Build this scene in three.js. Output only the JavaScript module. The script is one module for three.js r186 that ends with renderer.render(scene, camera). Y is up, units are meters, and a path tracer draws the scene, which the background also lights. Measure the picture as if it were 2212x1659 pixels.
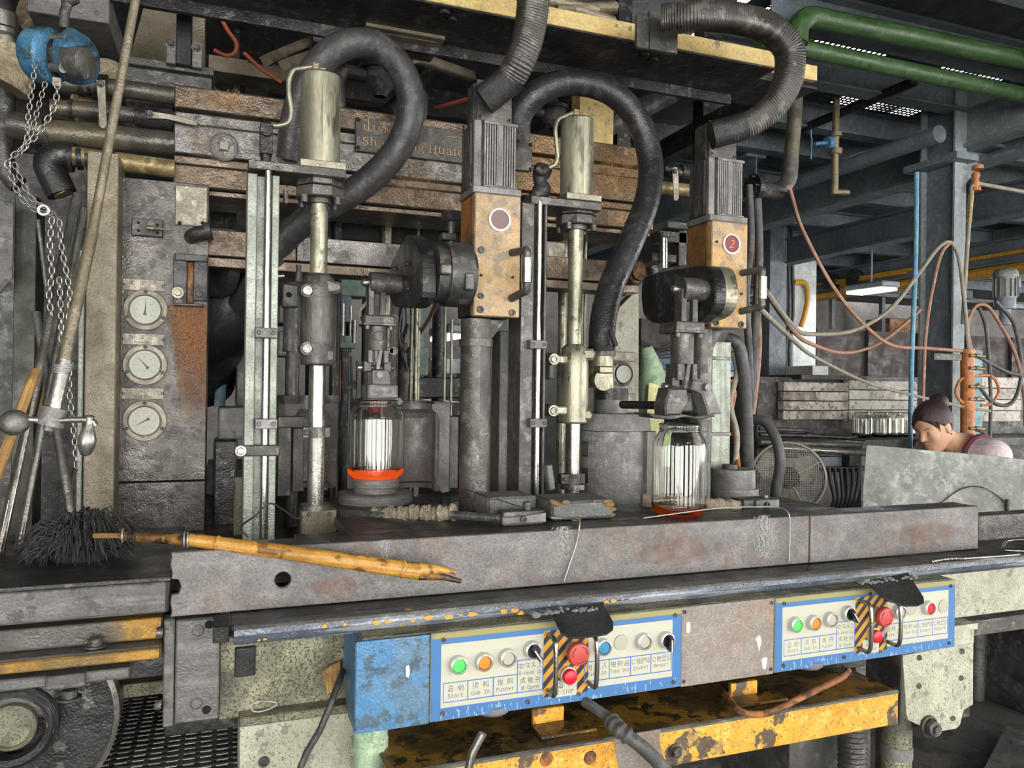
import * as THREE from 'three';
import { RoundedBoxGeometry } from 'three/addons/geometries/RoundedBoxGeometry.js';
import { mergeGeometries, mergeVertices } from 'three/addons/utils/BufferGeometryUtils.js';
import { MarchingCubes } from 'three/addons/objects/MarchingCubes.js';
import { RectAreaLightUniformsLib } from 'three/addons/lights/RectAreaLightUniformsLib.js';

// ---------- camera, sky, lights, exposure ----------
const W = 2212, H = 1659, F = 1661, V3 = THREE.Vector3;
const scene = new THREE.Scene();
const EYE = new V3(0, 1.5, 0);
const camera = new THREE.PerspectiveCamera(2 * Math.atan(H / 2 / F) * 180 / Math.PI, W / H, 0.05, 80);
camera.position.copy(EYE);
camera.rotation.order = 'YXZ';
const D2R = Math.PI / 180;
camera.rotation.set(0.13 * D2R, -20.475 * D2R, 0.77 * D2R);
camera.updateMatrixWorld();
scene.background = new THREE.Color().setRGB(11.8, 11.6, 11.3);
const renderer = new THREE.WebGLRenderer({ antialias: true });
renderer.toneMapping = THREE.LinearToneMapping;
renderer.toneMappingExposure = 1.0;
renderer.shadowMap.enabled = true;
RectAreaLightUniformsLib.init();

// ---------- helpers: pixels of the photograph to points ----------
const ray = (u, v) => new V3((u - W / 2) / F, -(v - H / 2) / F, -1).applyQuaternion(camera.quaternion);
const P = (u, v, d) => { const r = ray(u, v); return r.multiplyScalar(-d / r.z).add(EYE); };        // on the plane z = -d
const PY = (u, v, y) => { const r = ray(u, v); return r.multiplyScalar((y - EYE.y) / r.y).add(EYE); };
const PX = (u, v, x) => { const r = ray(u, v); return r.multiplyScalar(x / r.x).add(EYE); };
const FWD = new V3(0, 0, -1).applyQuaternion(camera.quaternion);
const mpp = p => p.clone().sub(EYE).dot(FWD) / F;                                                    // metres for one pixel there
const v3 = (x, y, z) => new V3(x, y, z);
let seed = 7;
const rnd = (a = 0, b = 1) => { seed = (seed * 1664525 + 1013904223) >>> 0; return a + (b - a) * seed / 4294967296; };

// ---------- helpers: geometries in world metres ----------
function fix(g) {
  for (const k of Object.keys(g.attributes)) if (!['position', 'normal', 'uv'].includes(k)) g.deleteAttribute(k);
  if (!g.attributes.normal) g.computeVertexNormals();
  const n = g.attributes.position.count;
  if (!g.attributes.uv) g.setAttribute('uv', new THREE.BufferAttribute(new Float32Array(n * 2), 2));
  if (!g.index) g.setIndex([...Array(n).keys()]);
  g.morphAttributes = {};
  return g;
}
function boxUV(g) {
  const p = g.attributes.position, n = g.attributes.normal, uv = g.attributes.uv;
  for (let i = 0; i < p.count; i++) {
    const ax = Math.abs(n.getX(i)), ay = Math.abs(n.getY(i)), az = Math.abs(n.getZ(i));
    if (ax >= ay && ax >= az) uv.setXY(i, p.getZ(i), p.getY(i));
    else if (ay >= az) uv.setXY(i, p.getX(i), p.getZ(i));
    else uv.setXY(i, p.getX(i), p.getY(i));
  }
  return g;
}
function bx(x0, x1, y0, y1, z0, z1, bev) {
  const w = Math.abs(x1 - x0), h = Math.abs(y1 - y0), d = Math.abs(z1 - z0), r = Math.min(bev ?? 0.002, w / 2.1, h / 2.1, d / 2.1);
  const g = r > 0.0001 ? new RoundedBoxGeometry(w, h, d, 1, r) : new THREE.BoxGeometry(w, h, d);
  fix(g); boxUV(g);
  return g.translate((x0 + x1) / 2, (y0 + y1) / 2, (z0 + z1) / 2);
}
// box whose front face spans pixels u0..u1, v0..v1 on the plane z = -d and goes back by dep
function fb(d, u0, v0, u1, v1, dep, bev) {
  const um = (u0 + u1) / 2, vm = (v0 + v1) / 2;
  return bx(P(u0, vm, d).x, P(u1, vm, d).x, P(um, v1, d).y, P(um, v0, d).y, -d - dep, -d, bev);
}
// long level bar: heights read at both ends
function bar(d, u0, va0, vb0, u1, va1, vb1, dep, bev) {
  const yt = (P(u0, va0, d).y + P(u1, va1, d).y) / 2, yb = (P(u0, vb0, d).y + P(u1, vb1, d).y) / 2;
  return bx(P(u0, (va0 + vb0) / 2, d).x, P(u1, (va1 + vb1) / 2, d).x, yb, yt, -d - dep, -d, bev);
}
const UPV = v3(0, 1, 0);
function orient(g, a, b) {   // a geometry along +y, centred, put from a to b
  const dir = b.clone().sub(a).normalize();
  g.applyQuaternion(new THREE.Quaternion().setFromUnitVectors(UPV, dir));
  const m = a.clone().add(b).multiplyScalar(0.5);
  return g.translate(m.x, m.y, m.z);
}
function cyl(a, b, r0, r1 = r0, seg = 24, open = false) {
  const L = a.distanceTo(b), g = fix(new THREE.CylinderGeometry(r1, r0, L, seg, 1, open));
  const uv = g.attributes.uv, no = g.attributes.normal, R = Math.max(r0, r1); for (let i = 0; i < uv.count; i++) if (Math.abs(no.getY(i)) > .9) uv.setXY(i, uv.getX(i) * 2 * R, uv.getY(i) * 2 * R); else uv.setXY(i, uv.getX(i) * 6.28 * R, uv.getY(i) * L);
  return orient(g, a, b);
}
function lathe(a, dir, prof, seg = 32) {   // prof: [radius, height along dir] from a
  const g = fix(new THREE.LatheGeometry(prof.map(p => new THREE.Vector2(Math.max(p[0], 1e-5), p[1])), seg));
  const n = prof.length, uv = g.attributes.uv, R = Math.max(...prof.map(p => p[0])), L = Math.abs(prof[n - 1][1] - prof[0][1]) + R;
  for (let i = 0; i < uv.count; i++) uv.setXY(i, uv.getX(i) * 6.28 * R, uv.getY(i) * L);
  g.applyQuaternion(new THREE.Quaternion().setFromUnitVectors(UPV, dir.clone().normalize()));
  return g.translate(a.x, a.y, a.z);
}
// hard-edged lathe: each profile step gets its own ring of normals
function turned(a, dir, prof, seg = 32) { const gs = []; for (let i = 0; i + 1 < prof.length; i++) gs.push(lathe(a, dir, [prof[i], prof[i + 1]], seg)); return mergeGeometries(gs); }
const vcyl = (u, v0, v1, d, rpx, seg) => { const p = P(u, (v0 + v1) / 2, d), r = rpx * mpp(p); return cyl(v3(p.x, P(u, v1, d).y, -d), v3(p.x, P(u, v0, d).y, -d), r, r, seg); };
function sweep(pts, r, o = {}) {
  const n = o.n || Math.max(8, pts.length * 8), m = o.m || 12, sq = o.sq || 2, curve = pts.isCurve ? pts : new THREE.CatmullRomCurve3(pts, !!o.closed, 'centripetal');
  const rf = typeof r === 'function' ? r : () => r, pos = [], uv = [], idx = [], len = curve.getLength();
  const fr = o.ref ? null : curve.computeFrenetFrames(n, !!o.closed);
  for (let i = 0; i <= n; i++) {
    const t = i / n, c = curve.getPointAt(t), tan = curve.getTangentAt(t);
    let N, B;
    if (o.ref) { B = o.ref.clone().addScaledVector(tan, -o.ref.dot(tan)).normalize(); N = B.clone().cross(tan).normalize(); } else { N = fr.normals[i]; B = fr.binormals[i]; }
    const R = rf(t), fx = o.fx || 1;
    for (let j = 0; j <= m; j++) {
      const a = j / m * Math.PI * 2, ca = Math.cos(a), sa = Math.sin(a);
      const k = sq === 2 ? 1 : Math.pow(Math.pow(Math.abs(ca), sq) + Math.pow(Math.abs(sa), sq), -1 / sq);
      const p = c.clone().addScaledVector(N, ca * k * R).addScaledVector(B, sa * k * R * fx);
      pos.push(p.x, p.y, p.z); uv.push(j / m * 6.28 * R, t * len);
    }
  }
  for (let i = 0; i < n; i++) for (let j = 0; j < m; j++) { const a = i * (m + 1) + j, b = a + m + 1; idx.push(a, a + 1, b, b, a + 1, b + 1); }
  const g = new THREE.BufferGeometry();
  g.setAttribute('position', new THREE.Float32BufferAttribute(pos, 3)); g.setAttribute('uv', new THREE.Float32BufferAttribute(uv, 2)); g.setIndex(idx); g.computeVertexNormals();
  if (o.closed || o.open) return fix(g);
  const caps = [];
  for (const e of [0, n]) {
    const c = curve.getPointAt(e / n), cp = [c.x, c.y, c.z], ci = [];
    for (let j = 0; j <= m; j++) { const k = (e * (m + 1) + j) * 3; cp.push(pos[k], pos[k + 1], pos[k + 2]); }
    for (let j = 1; j <= m; j++) ci.push(0, e ? j : j + 1, e ? j + 1 : j);
    const cg = new THREE.BufferGeometry(); cg.setAttribute('position', new THREE.Float32BufferAttribute(cp, 3)); cg.setIndex(ci); cg.computeVertexNormals(); caps.push(fix(cg));
  }
  return mergeGeometries([fix(g), ...caps]);
}
const pt = (d, list) => list.map(([u, v, dd]) => P(u, v, dd ?? d));
const seg = (pts, r, m = 10) => { const c = new THREE.CurvePath(); for (let i = 0; i + 1 < pts.length; i++) c.add(new THREE.LineCurve3(pts[i], pts[i + 1])); return mergeGeometries(pts.slice(0, -1).map((p, i) => cyl(p, pts[i + 1], r, r, m))); };
// polygon in the plane z = -d (pixel corners), extruded back by dep
function ex(d, uvs, dep, bev = 0.0015, holes = []) {
  const toS = l => l.map(([u, v]) => { const p = P(u, v, d); return new THREE.Vector2(p.x, p.y); });
  return exw(toS(uvs), -d - dep, dep, bev, holes.map(toS));
}
function exw(pts, z0, dep, bev = 0.0015, holes = []) {   // world xy polygon extruded from z0 to z0+dep
  const s = new THREE.Shape(pts.map(p => p.isVector2 ? p : new THREE.Vector2(p[0], p[1])));
  for (const h of holes) s.holes.push(new THREE.Path(h));
  const b = Math.min(bev, dep / 2.2);
  const g = fix(new THREE.ExtrudeGeometry(s, { depth: dep - 2 * b, bevelEnabled: b > 0.0001, bevelThickness: b, bevelSize: b, bevelOffset: -b, bevelSegments: 1, curveSegments: 16 }));
  return g.translate(0, 0, z0 + b);
}
// polygon given in (z, y) extruded along x
function exx(pts, x0, x1, bev = 0.0015) {
  const g = exw(pts.map(p => [-p[0], p[1]]), 0, x1 - x0, bev); g.rotateY(Math.PI / 2); return g.translate(x0, 0, 0);
}
const circ = (d, u, v, rpx, n = 20) => { const p = P(u, v, d), r = rpx * mpp(p); return [...Array(n)].map((_, i) => new THREE.Vector2(p.x + r * Math.cos(i / n * 6.2832), p.y - r * Math.sin(i / n * 6.2832))); };
const Z = v3(0, 0, 1), Xv = v3(1, 0, 0), Yv = v3(0, 1, 0);
const hexb = (p, dir, r, h) => mergeGeometries([turned(p, dir, [[r * 1.45, 0], [r * 1.45, h * .2], [0, h * .2]], 18), turned(p, dir, [[r, h * .2], [r, h * .9], [r * .85, h], [0, h]], 6)]);
const sock = (p, dir, r, h) => turned(p, dir, [[r, 0], [r, h * .9], [r * .9, h], [r * .55, h], [r * .5, h * .35], [0, h * .35]], 16);
const sph = (c, r, sx = 1, sy = 1, sz = 1, n = 18) => fix(new THREE.SphereGeometry(r, n, Math.round(n * .7)).scale(sx, sy, sz)).translate(c.x, c.y, c.z);
const rot = (g, c, ax, a) => g.translate(-c.x, -c.y, -c.z).applyQuaternion(new THREE.Quaternion().setFromAxisAngle(ax, a)).translate(c.x, c.y, c.z);

// ---------- helpers: things, parts, sub-parts ----------
const taken = {};
const numbered = n => { const k = taken[n] = (taken[n] ?? -1) + 1; return k ? n + '_' + String(k).padStart(3, '0') : n; };
function thing(name, label, category, group, kind) {
  const o = new THREE.Group(); o.name = numbered(name); scene.add(o); o.userData = { label, category };
  if (group) o.userData.group = group;
  if (kind) { o.userData.kind = kind; if (kind === 'structure') delete o.userData.category; }
  return o;
}
function part(o, name, m, geos, label) {
  geos = (Array.isArray(geos) ? geos : [geos]);
  const g = geos.length > 1 ? mergeGeometries(geos.map(fix)) : fix(geos[0]);
  const uv = g.attributes.uv; if (!m.userData.print) { const a = rnd(), b = rnd(); for (let i = 0; i < uv.count; i++) uv.setXY(i, uv.getX(i) + a, uv.getY(i) + b); }
  const me = new THREE.Mesh(g, m); me.name = name; me.castShadow = me.receiveShadow = true; o.add(me);
  if (label) me.userData.label = label;
  return me;
}
function one(name, label, category, m, geos, group, kind) {
  const h = { add(x) { this.m = x; } }; part(h, name, m, geos);
  const me = h.m; me.name = numbered(name); scene.add(me); me.userData = { label, category };
  if (group) me.userData.group = group;
  if (kind) { me.userData.kind = kind; if (kind === 'structure') delete me.userData.category; }
  return me;
}
function struct(name, m, geos) { return one(name, undefined, undefined, m, geos, null, 'structure'); }
// move the origin of every group to the base of its contents
function settle() {
  for (const o of scene.children) {
    if (o.isLight || o.isCamera || o.userData.placed) continue;
    const b = new THREE.Box3().setFromObject(o); if (b.isEmpty()) continue;
    const c = v3((b.min.x + b.max.x) / 2, b.min.y, (b.min.z + b.max.z) / 2), seen = new Set();
    o.traverse(k => { if (k.isMesh && !seen.has(k.geometry)) { seen.add(k.geometry); k.geometry.translate(-c.x, -c.y, -c.z); } });
    o.position.copy(c);
  }
}

// ---------- procedural materials ----------
const TS = 512;
function field(fx, fy, s, oct) {
  const out = new Float32Array(TS * TS); let amp = 1;
  for (let o = 0; o < oct; o++, fx *= 2, fy *= 2, amp *= .55) {
    const L = new Float32Array(fx * fy); let k = (s * 7919 + o * 104729 + 13) >>> 0;
    for (let i = 0; i < L.length; i++) { k = (k * 1664525 + 1013904223) >>> 0; L[i] = k / 4294967296; }
    for (let y = 0; y < TS; y++) {
      const gy = y / TS * fy, y0 = Math.floor(gy), ty = gy - y0, sy = ty * ty * (3 - 2 * ty), r0 = (y0 % fy) * fx, r1 = ((y0 + 1) % fy) * fx;
      for (let x = 0; x < TS; x++) {
        const gx = x / TS * fx, x0 = Math.floor(gx), tx = gx - x0, sx = tx * tx * (3 - 2 * tx), c0 = x0 % fx, c1 = (x0 + 1) % fx;
        const a = L[r0 + c0] + (L[r0 + c1] - L[r0 + c0]) * sx, b = L[r1 + c0] + (L[r1 + c1] - L[r1 + c0]) * sx;
        out[y * TS + x] += (a + (b - a) * sy) * amp;
      }
    }
    if (fx > 256 || fy > 256) break;
  }
  // rank-equalise, so that a threshold is a share of the surface
  const N = 4096, h = new Float32Array(N); let lo = 9, hi = -9; for (const v of out) { if (v < lo) lo = v; if (v > hi) hi = v; }
  const q = v => Math.min(N - 1, Math.floor((v - lo) / (hi - lo) * N)); for (const v of out) h[q(v)]++;
  let acc = 0; for (let i = 0; i < N; i++) { acc += h[i]; h[i] = acc / out.length; }
  for (let i = 0; i < out.length; i++) out[i] = h[q(out[i])];
  return out;
}
const FL = { b: field(3, 3, 1, 6), m: field(8, 8, 2, 5), f: field(26, 26, 3, 4), g: field(220, 220, 4, 2), v: field(64, 3, 5, 3), h: field(3, 64, 6, 3), s: field(200, 6, 7, 2) };
const hex = c => { const k = new THREE.Color(c); const o = {}; k.getRGB(o, THREE.SRGBColorSpace); return [o.r * 255, o.g * 255, o.b * 255]; };
let texCount = 0;
function mkTex(base, layers, vary) {
  const d = new Uint8Array(TS * TS * 4), c0 = hex(base), s0 = seed; seed = 1000 + 77 * texCount++;
  const ls = layers.map(([f, c, cover, soft, al]) => { if (soft >= .1 && 'bm'.includes(f)) { al = (al ?? 1) * .6; soft += .08; } return ({ f: FL[f], c: hex(c), e0: 1 - cover - soft, e1: 1 - cover + soft, al: al ?? 1, ox: rnd(0, TS) | 0, oy: rnd(0, TS) | 0 }); });
  const ox = rnd(0, TS) | 0; seed = s0;
  for (let y = 0; y < TS; y++) for (let x = 0; x < TS; x++) {
    const i = y * TS + x; let r = c0[0], g = c0[1], b = c0[2];
    for (const l of ls) {
      const v = l.f[((y + l.oy) % TS) * TS + (x + l.ox) % TS]; let t = (v - l.e0) / (l.e1 - l.e0 + 1e-6);
      if (t <= 0) continue; if (t > 1) t = 1; t = t * t * (3 - 2 * t) * l.al;
      r += (l.c[0] - r) * t; g += (l.c[1] - g) * t; b += (l.c[2] - b) * t;
    }
    const k = 1 + vary * (FL.g[((y + ox) % TS) * TS + x] * .6 + FL.f[y * TS + (x + ox) % TS] * .4 - .5) * 2;
    d[i * 4] = Math.max(0, Math.min(255, r * k)); d[i * 4 + 1] = Math.max(0, Math.min(255, g * k)); d[i * 4 + 2] = Math.max(0, Math.min(255, b * k)); d[i * 4 + 3] = 255;
  }
  const t = new THREE.DataTexture(d, TS, TS); t.colorSpace = THREE.SRGBColorSpace; return rep(t);
}
function rep(t, s = 1) { t.wrapS = t.wrapT = THREE.RepeatWrapping; t.magFilter = THREE.LinearFilter; t.minFilter = THREE.LinearMipmapLinearFilter; t.repeat.set(s, s); t.needsUpdate = true; return t; }
function greyTex(fn) { const d = new Uint8Array(TS * TS * 4); for (let i = 0; i < TS * TS; i++) { const v = Math.max(0, Math.min(255, fn(i) * 255)); d[i * 4] = d[i * 4 + 1] = d[i * 4 + 2] = v; d[i * 4 + 3] = 255; } return rep(new THREE.DataTexture(d, TS, TS), 1); }
const BUMP = greyTex(i => FL.f[i] * .5 + FL.g[i] * .35 + FL.m[i] * .15);
const GRUNGE = greyTex(i => .55 + .6 * (FL.m[i] * .5 + FL.f[i] * .3 + FL.g[i] * .2 - .5) + .12);
function clones(t, s) { const c = t.clone(); c.repeat.set(s, s); c.needsUpdate = true; return c; }
const texCache = {};
// tile: metres that one texture covers
function mat(base, layers = [], { rough = .6, metal = 0, vary = .12, bump = .0012, tile = .5, spec = 1 } = {}) {
  const t = mkTex(base, layers, vary); t.repeat.set(1 / tile, 1 / tile);
  const key = 'b' + tile; texCache[key] ??= [clones(BUMP, 1 / tile), clones(GRUNGE, 1 / tile)];
  const m = new (spec < 1 ? THREE.MeshPhysicalMaterial : THREE.MeshStandardMaterial)({ map: t, roughness: Math.min(1, rough * 1.5), roughnessMap: texCache[key][1], metalness: metal });
  if (bump) { m.bumpMap = texCache[key][0]; m.bumpScale = bump; }
  if (spec < 1) m.specularIntensity = spec;
  return m;
}
const flat = (c, rough = .6, metal = 0, o = {}) => new THREE.MeshStandardMaterial({ color: c, roughness: rough, metalness: metal, ...o });
const M = {
  dark: mat('#4a4947', [['m', '#2b2a29', .45, .25], ['f', '#6b6964', .15, .12, .7]], { rough: .5, metal: .35 }),
  oily: mat('#343332', [['m', '#1b1a1a', .5, .3], ['f', '#6e6c68', .1, .08, .6]], { rough: .38, metal: .4 }),
  black: mat('#262626', [['m', '#151515', .5, .3], ['g', '#4b4a48', .06, .05, .6]], { rough: .5, metal: 0, spec: .6 }),
  cast: mat('#787673', [['m', '#62605d', .4, .3], ['f', '#8f8d8a', .12, .1, .6], ['b', '#53514e', .15, .12, .6]], { rough: .58, metal: .3 }),
  castD: mat('#595752', [['m', '#403e3c', .45, .3], ['f', '#7b7974', .12, .1, .6]], { rough: .48, metal: .45 }),
  steel: mat('#87857f', [['m', '#68665f', .4, .3], ['v', '#a5a39c', .2, .2, .5]], { rough: .32, metal: .75, bump: .0004 }),
  chrome: mat('#9c9a93', [['m', '#6d6a61', .3, .25, .8], ['s', '#b5b3ab', .2, .2, .4]], { rough: .22, metal: .9, bump: .0002 }),
  zinc: mat('#95937f', [['m', '#706d5d', .35, .25], ['f', '#4d4a40', .12, .08, .7], ['b', '#aaa894', .25, .2, .6]], { rough: .36, metal: .6, bump: .0005 }),
  post: mat('#8f958b', [['b', '#7c8276', .4, .25], ['m', '#a9aea5', .25, .2, .6], ['g', '#5d5e55', .08, .06, .6], ['v', '#70745f', .2, .2, .6]], { rough: .48, metal: .35 }),
  column: mat('#746c5b', [['b', '#5d5440', .4, .3], ['m', '#877e69', .25, .2, .6], ['g', '#544e40', .1, .08, .6]], { rough: .5, metal: .3 }),
  panelG: mat('#5b5753', [['b', '#403d3a', .4, .3], ['m', '#746e67', .25, .2, .7], ['g', '#a39a8c', .03, .03, .7], ['f', '#322f2d', .2, .15, .5]], { rough: .42, metal: .4 }),
  rusty: mat('#6e4c28', [['m', '#a2601c', .4, .25], ['f', '#3d2c1c', .3, .2], ['g', '#d0a774', .05, .03, .7]], { rough: .6, metal: .1 }),
  header: mat('#6f6253', [['b', '#5a4835', .4, .25], ['m', '#857a6c', .3, .25, .8], ['f', '#45392b', .25, .18, .6], ['g', '#b5a68c', .03, .03, .5]], { rough: .36, metal: .4 }),
  headerO: mat('#6d573c', [['b', '#80592c', .4, .25], ['m', '#544636', .35, .25, .9], ['f', '#8a7758', .15, .12, .6], ['g', '#b5a584', .03, .03, .5]], { rough: .36, metal: .4 }),
  headerG: mat('#73706c', [['b', '#5e5a55', .4, .25], ['m', '#8d8a85', .25, .25, .8], ['f', '#494642', .25, .18, .6], ['g', '#b5ab98', .02, .02, .5]], { rough: .38, metal: .45 }),
  block: mat('#a58a63', [['b', '#b98845', .35, .25], ['m', '#857662', .35, .25, .9], ['f', '#6d675e', .18, .15, .6], ['g', '#c9baa0', .02, .02, .6]], { rough: .5, metal: .1 }),
  blockS: mat('#7a532a', [['b', '#a9702a', .35, .25], ['m', '#4f3c28', .4, .25], ['g', '#cda878', .04, .03, .7]], { rough: .5, metal: .1 }),
  rubber: mat('#3a3939', [['b', '#2c2b2b', .4, .3], ['f', '#55524f', .12, .1, .6], ['g', '#8a857d', .01, .01, .6]], { rough: .5, metal: 0 }),
  duct: mat('#2f2f30', [['b', '#232324', .4, .3], ['f', '#4a4a4b', .12, .1, .6]], { rough: .38, metal: .1 }),
  conduit: mat('#474440', [['m', '#2f2d2a', .4, .3], ['f', '#6f6b64', .2, .15, .7]], { rough: .38, metal: .35 }),
  pipe: mat('#5b574f', [['m', '#3b3833', .45, .3], ['b', '#7c7258', .2, .15, .8]], { rough: .38, metal: .45 }),
  pipeB: mat('#8d7d55', [['m', '#5b5038', .4, .3], ['f', '#c0b084', .15, .12, .7]], { rough: .4, metal: .4 }),
  green: mat('#33502a', [['b', '#263d1e', .4, .3], ['f', '#4d6b40', .12, .1, .6], ['m', '#4c4f44', .15, .1, .5]], { rough: .4, metal: 0 }),
  yBeam: mat('#bda56b', [['b', '#a88d55', .35, .25], ['m', '#cdb980', .25, .2, .6], ['f', '#6e6558', .025, .015, .9], ['g', '#8f7d52', .15, .1, .5]], { rough: .75 }),
  yellow: mat('#d59a35', [['b', '#c0841f', .3, .2], ['m', '#57493a', .22, .03], ['f', '#e5b45a', .2, .15, .6], ['g', '#4f4638', .07, .03, .8]], { rough: .5, metal: .05 }),
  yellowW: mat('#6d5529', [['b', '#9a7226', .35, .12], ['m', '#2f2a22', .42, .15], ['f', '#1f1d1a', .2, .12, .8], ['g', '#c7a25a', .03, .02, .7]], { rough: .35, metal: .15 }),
  yelSt: mat('#55524c', [['b', '#c88a1c', .42, .15, 1], ['m', '#3d3a36', .3, .2, .8]], { rough: .5, metal: .25 }),
  cream: mat('#a6a692', [['b', '#959480', .35, .25], ['g', '#46463e', .06, .04, .8], ['f', '#6b6a5c', .05, .04, .7], ['m', '#b3b3a1', .3, .2, .6]], { rough: .55, metal: 0 }),
  grimy: mat('#77755f', [['b', '#3f3e38', .5, .2], ['m', '#b3b18e', .25, .2, .9], ['g', '#33322c', .25, .12, .7]], { rough: .6, metal: 0 }),
  blue: mat('#46789f', [['b', '#3a678a', .35, .2], ['m', '#5c6a72', .3, .15, .9], ['f', '#3d4b52', .15, .1, .7], ['g', '#6f9cc0', .06, .04, .5]], { rough: .5, metal: 0 }),
  brownP: mat('#867e76', [['b', '#7a6f64', .4, .3], ['m', '#94725a', .1, .1, .6], ['g', '#b9b3aa', .04, .03, .6]], { rough: .6, metal: .15 }),
  beamF: mat('#716e6b', [['b', '#63605d', .4, .3], ['m', '#7d6559', .12, .15, .6], ['f', '#86827e', .2, .2, .4], ['g', '#565351', .2, .15, .5]], { rough: .58, metal: .2, bump: .0012 }),
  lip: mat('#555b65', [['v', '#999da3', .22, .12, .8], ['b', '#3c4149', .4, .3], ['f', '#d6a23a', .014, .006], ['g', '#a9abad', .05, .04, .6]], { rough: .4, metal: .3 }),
  tray: mat('#3d3c3b', [['b', '#2a2929', .4, .3], ['h', '#55524f', .2, .2, .5], ['f', '#6f6d6a', .06, .04, .6]], { rough: .4, metal: .3 }),
  spat: mat('#cfcfcd', [['f', '#7a7a7c', .3, .12, .8], ['g', '#f2f2f0', .25, .1]], { rough: .35, metal: .2, bump: .003 }),
  slab: mat('#605e5b', [['b', '#4c4a48', .4, .3], ['h', '#757370', .2, .2, .6], ['f', '#3c3a39', .12, .1, .6]], { rough: .55, metal: .25 }),
  galv: mat('#8f918b', [['m', '#757872', .4, .25], ['f', '#b0b1ab', .2, .14, .7], ['b', '#696c66', .25, .2, .7], ['g', '#bcbcb6', .05, .03, .5]], { rough: .5, metal: .3, bump: .0005 }),
  bluesteel: mat('#6f787f', [['b', '#5d666d', .4, .25], ['f', '#8e969b', .12, .1, .5], ['m', '#585f63', .2, .15, .6]], { rough: .6, metal: .1 }),
  lightsteel: mat('#8a9294', [['b', '#798184', .4, .25], ['f', '#a5acad', .12, .1, .5], ['g', '#5a6062', .06, .04, .6]], { rough: .55, metal: .1 }),
  roof: mat('#565a5e', [['b', '#42464a', .4, .3], ['m', '#6a6d70', .2, .2, .5]], { rough: .7, metal: .05 }),
  soot: mat('#1d1c1b', [['b', '#121211', .4, .3], ['f', '#2b2927', .15, .1, .6]], { rough: .8, spec: .2 }),
  floor: mat('#595653', [['b', '#444240', .4, .3], ['m', '#75706a', .2, .2, .6], ['f', '#35332f', .15, .1, .6]], { rough: .6, tile: 1.5 }),
  white: mat('#c9cfcc', [['b', '#cfd7d4', .35, .3], ['f', '#a8b0ac', .05, .04, .6]], { rough: .75, tile: 1 }),
  wallB: mat('#8b8784', [['b', '#716d6b', .4, .3], ['m', '#9e9996', .2, .2, .5]], { rough: .8, tile: 1.5 }),
  maroon: mat('#443b3a', [['b', '#372f2e', .4, .3], ['h', '#554a48', .15, .15, .6]], { rough: .7, tile: 1 }),
  wpanel: mat('#b7b2a8', [['b', '#8f8a80', .25, .2], ['m', '#cfcbc2', .3, .2, .7], ['f', '#6c675f', .1, .06, .7]], { rough: .7 }),
  spanel: mat('#aaa397', [['b', '#5d5349', .42, .2], ['m', '#c9c4ba', .2, .2, .7], ['f', '#514940', .15, .1, .7]], { rough: .7 }),
  bamboo: mat('#ad7f37', [['s', '#c2954a', .35, .3], ['m', '#85591f', .3, .25, .7], ['f', '#5a3c18', .08, .06, .7]], { rough: .4, bump: .0006 }),
  bambooD: mat('#4a3520', [['m', '#a2722a', .3, .15], ['f', '#241c14', .35, .2]], { rough: .5 }),
  brick: mat('#6d6c69', [['b', '#5b5a58', .4, .3], ['f', '#7f7e7b', .2, .15, .6], ['m', '#4a4948', .2, .15, .5]], { rough: .85, bump: .004 }),
  brickG: mat('#696a69', [['b', '#575857', .4, .3], ['f', '#7d7e7c', .2, .15, .6], ['m', '#c29a5e', .045, .015]], { rough: .85, bump: .004 }),
  jute: mat('#a39883', [['f', '#7c715c', .35, .2], ['g', '#cbc0aa', .3, .2, .7], ['m', '#857a66', .3, .2, .5]], { rough: .95, bump: .004, tile: .2 }),
  burlap: mat('#a3957a', [['f', '#7c6d52', .35, .2], ['g', '#c9bc9c', .3, .2, .7], ['b', '#5a5040', .25, .2, .6]], { rough: .95, bump: .004, tile: .2 }),
  yarn: mat('#373635', [['f', '#232322', .4, .25], ['g', '#5d5c5a', .2, .15, .6]], { rough: .85, tile: .1 }),
  hoist: mat('#3b6c8a', [['b', '#2d546e', .35, .25], ['m', '#6f8d9b', .2, .15, .9], ['f', '#2b3238', .15, .12, .7], ['g', '#9fabaf', .04, .04, .6]], { rough: .36, metal: .2 }),
  chain: flat('#8f8c86', .34, .75), wood: mat('#8a6a3c', [['s', '#a98650', .35, .3], ['m', '#5f4627', .3, .2]], { rough: .7 }),
  hoseG: mat('#8a8577', [['b', '#777263', .4, .3], ['f', '#a19b8b', .15, .1, .5]], { rough: .6 }),
  hoseR: mat('#96715c', [['b', '#855f4b', .4, .3], ['f', '#a98a76', .15, .1, .5]], { rough: .6 }),
  hoseD: mat('#4d4c4b', [['b', '#3b3a3a', .4, .3], ['f', '#656462', .15, .1, .5]], { rough: .55 }),
  orangeP: mat('#b8733a', [['b', '#a05e28', .4, .3], ['m', '#6d4526', .2, .15, .7], ['f', '#d29a62', .15, .1, .5], ['g', '#3d2f24', .08, .04, .7]], { rough: .55 }),
  teal: mat('#6f8f94', [['b', '#7d8f90', .4, .3], ['f', '#3f7f96', .3, .15, .6], ['m', '#a9b3b0', .2, .15, .6]], { rough: .55 }),
  bluePipe: mat('#4f7fa2', [['b', '#5f8d8d', .4, .3], ['f', '#6fa3c0', .2, .15, .6]], { rough: .5 }),
  crane: mat('#c8962e', [['b', '#b5831f', .4, .3], ['f', '#8a6a2c', .12, .1, .6]], { rough: .55 }),
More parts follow.
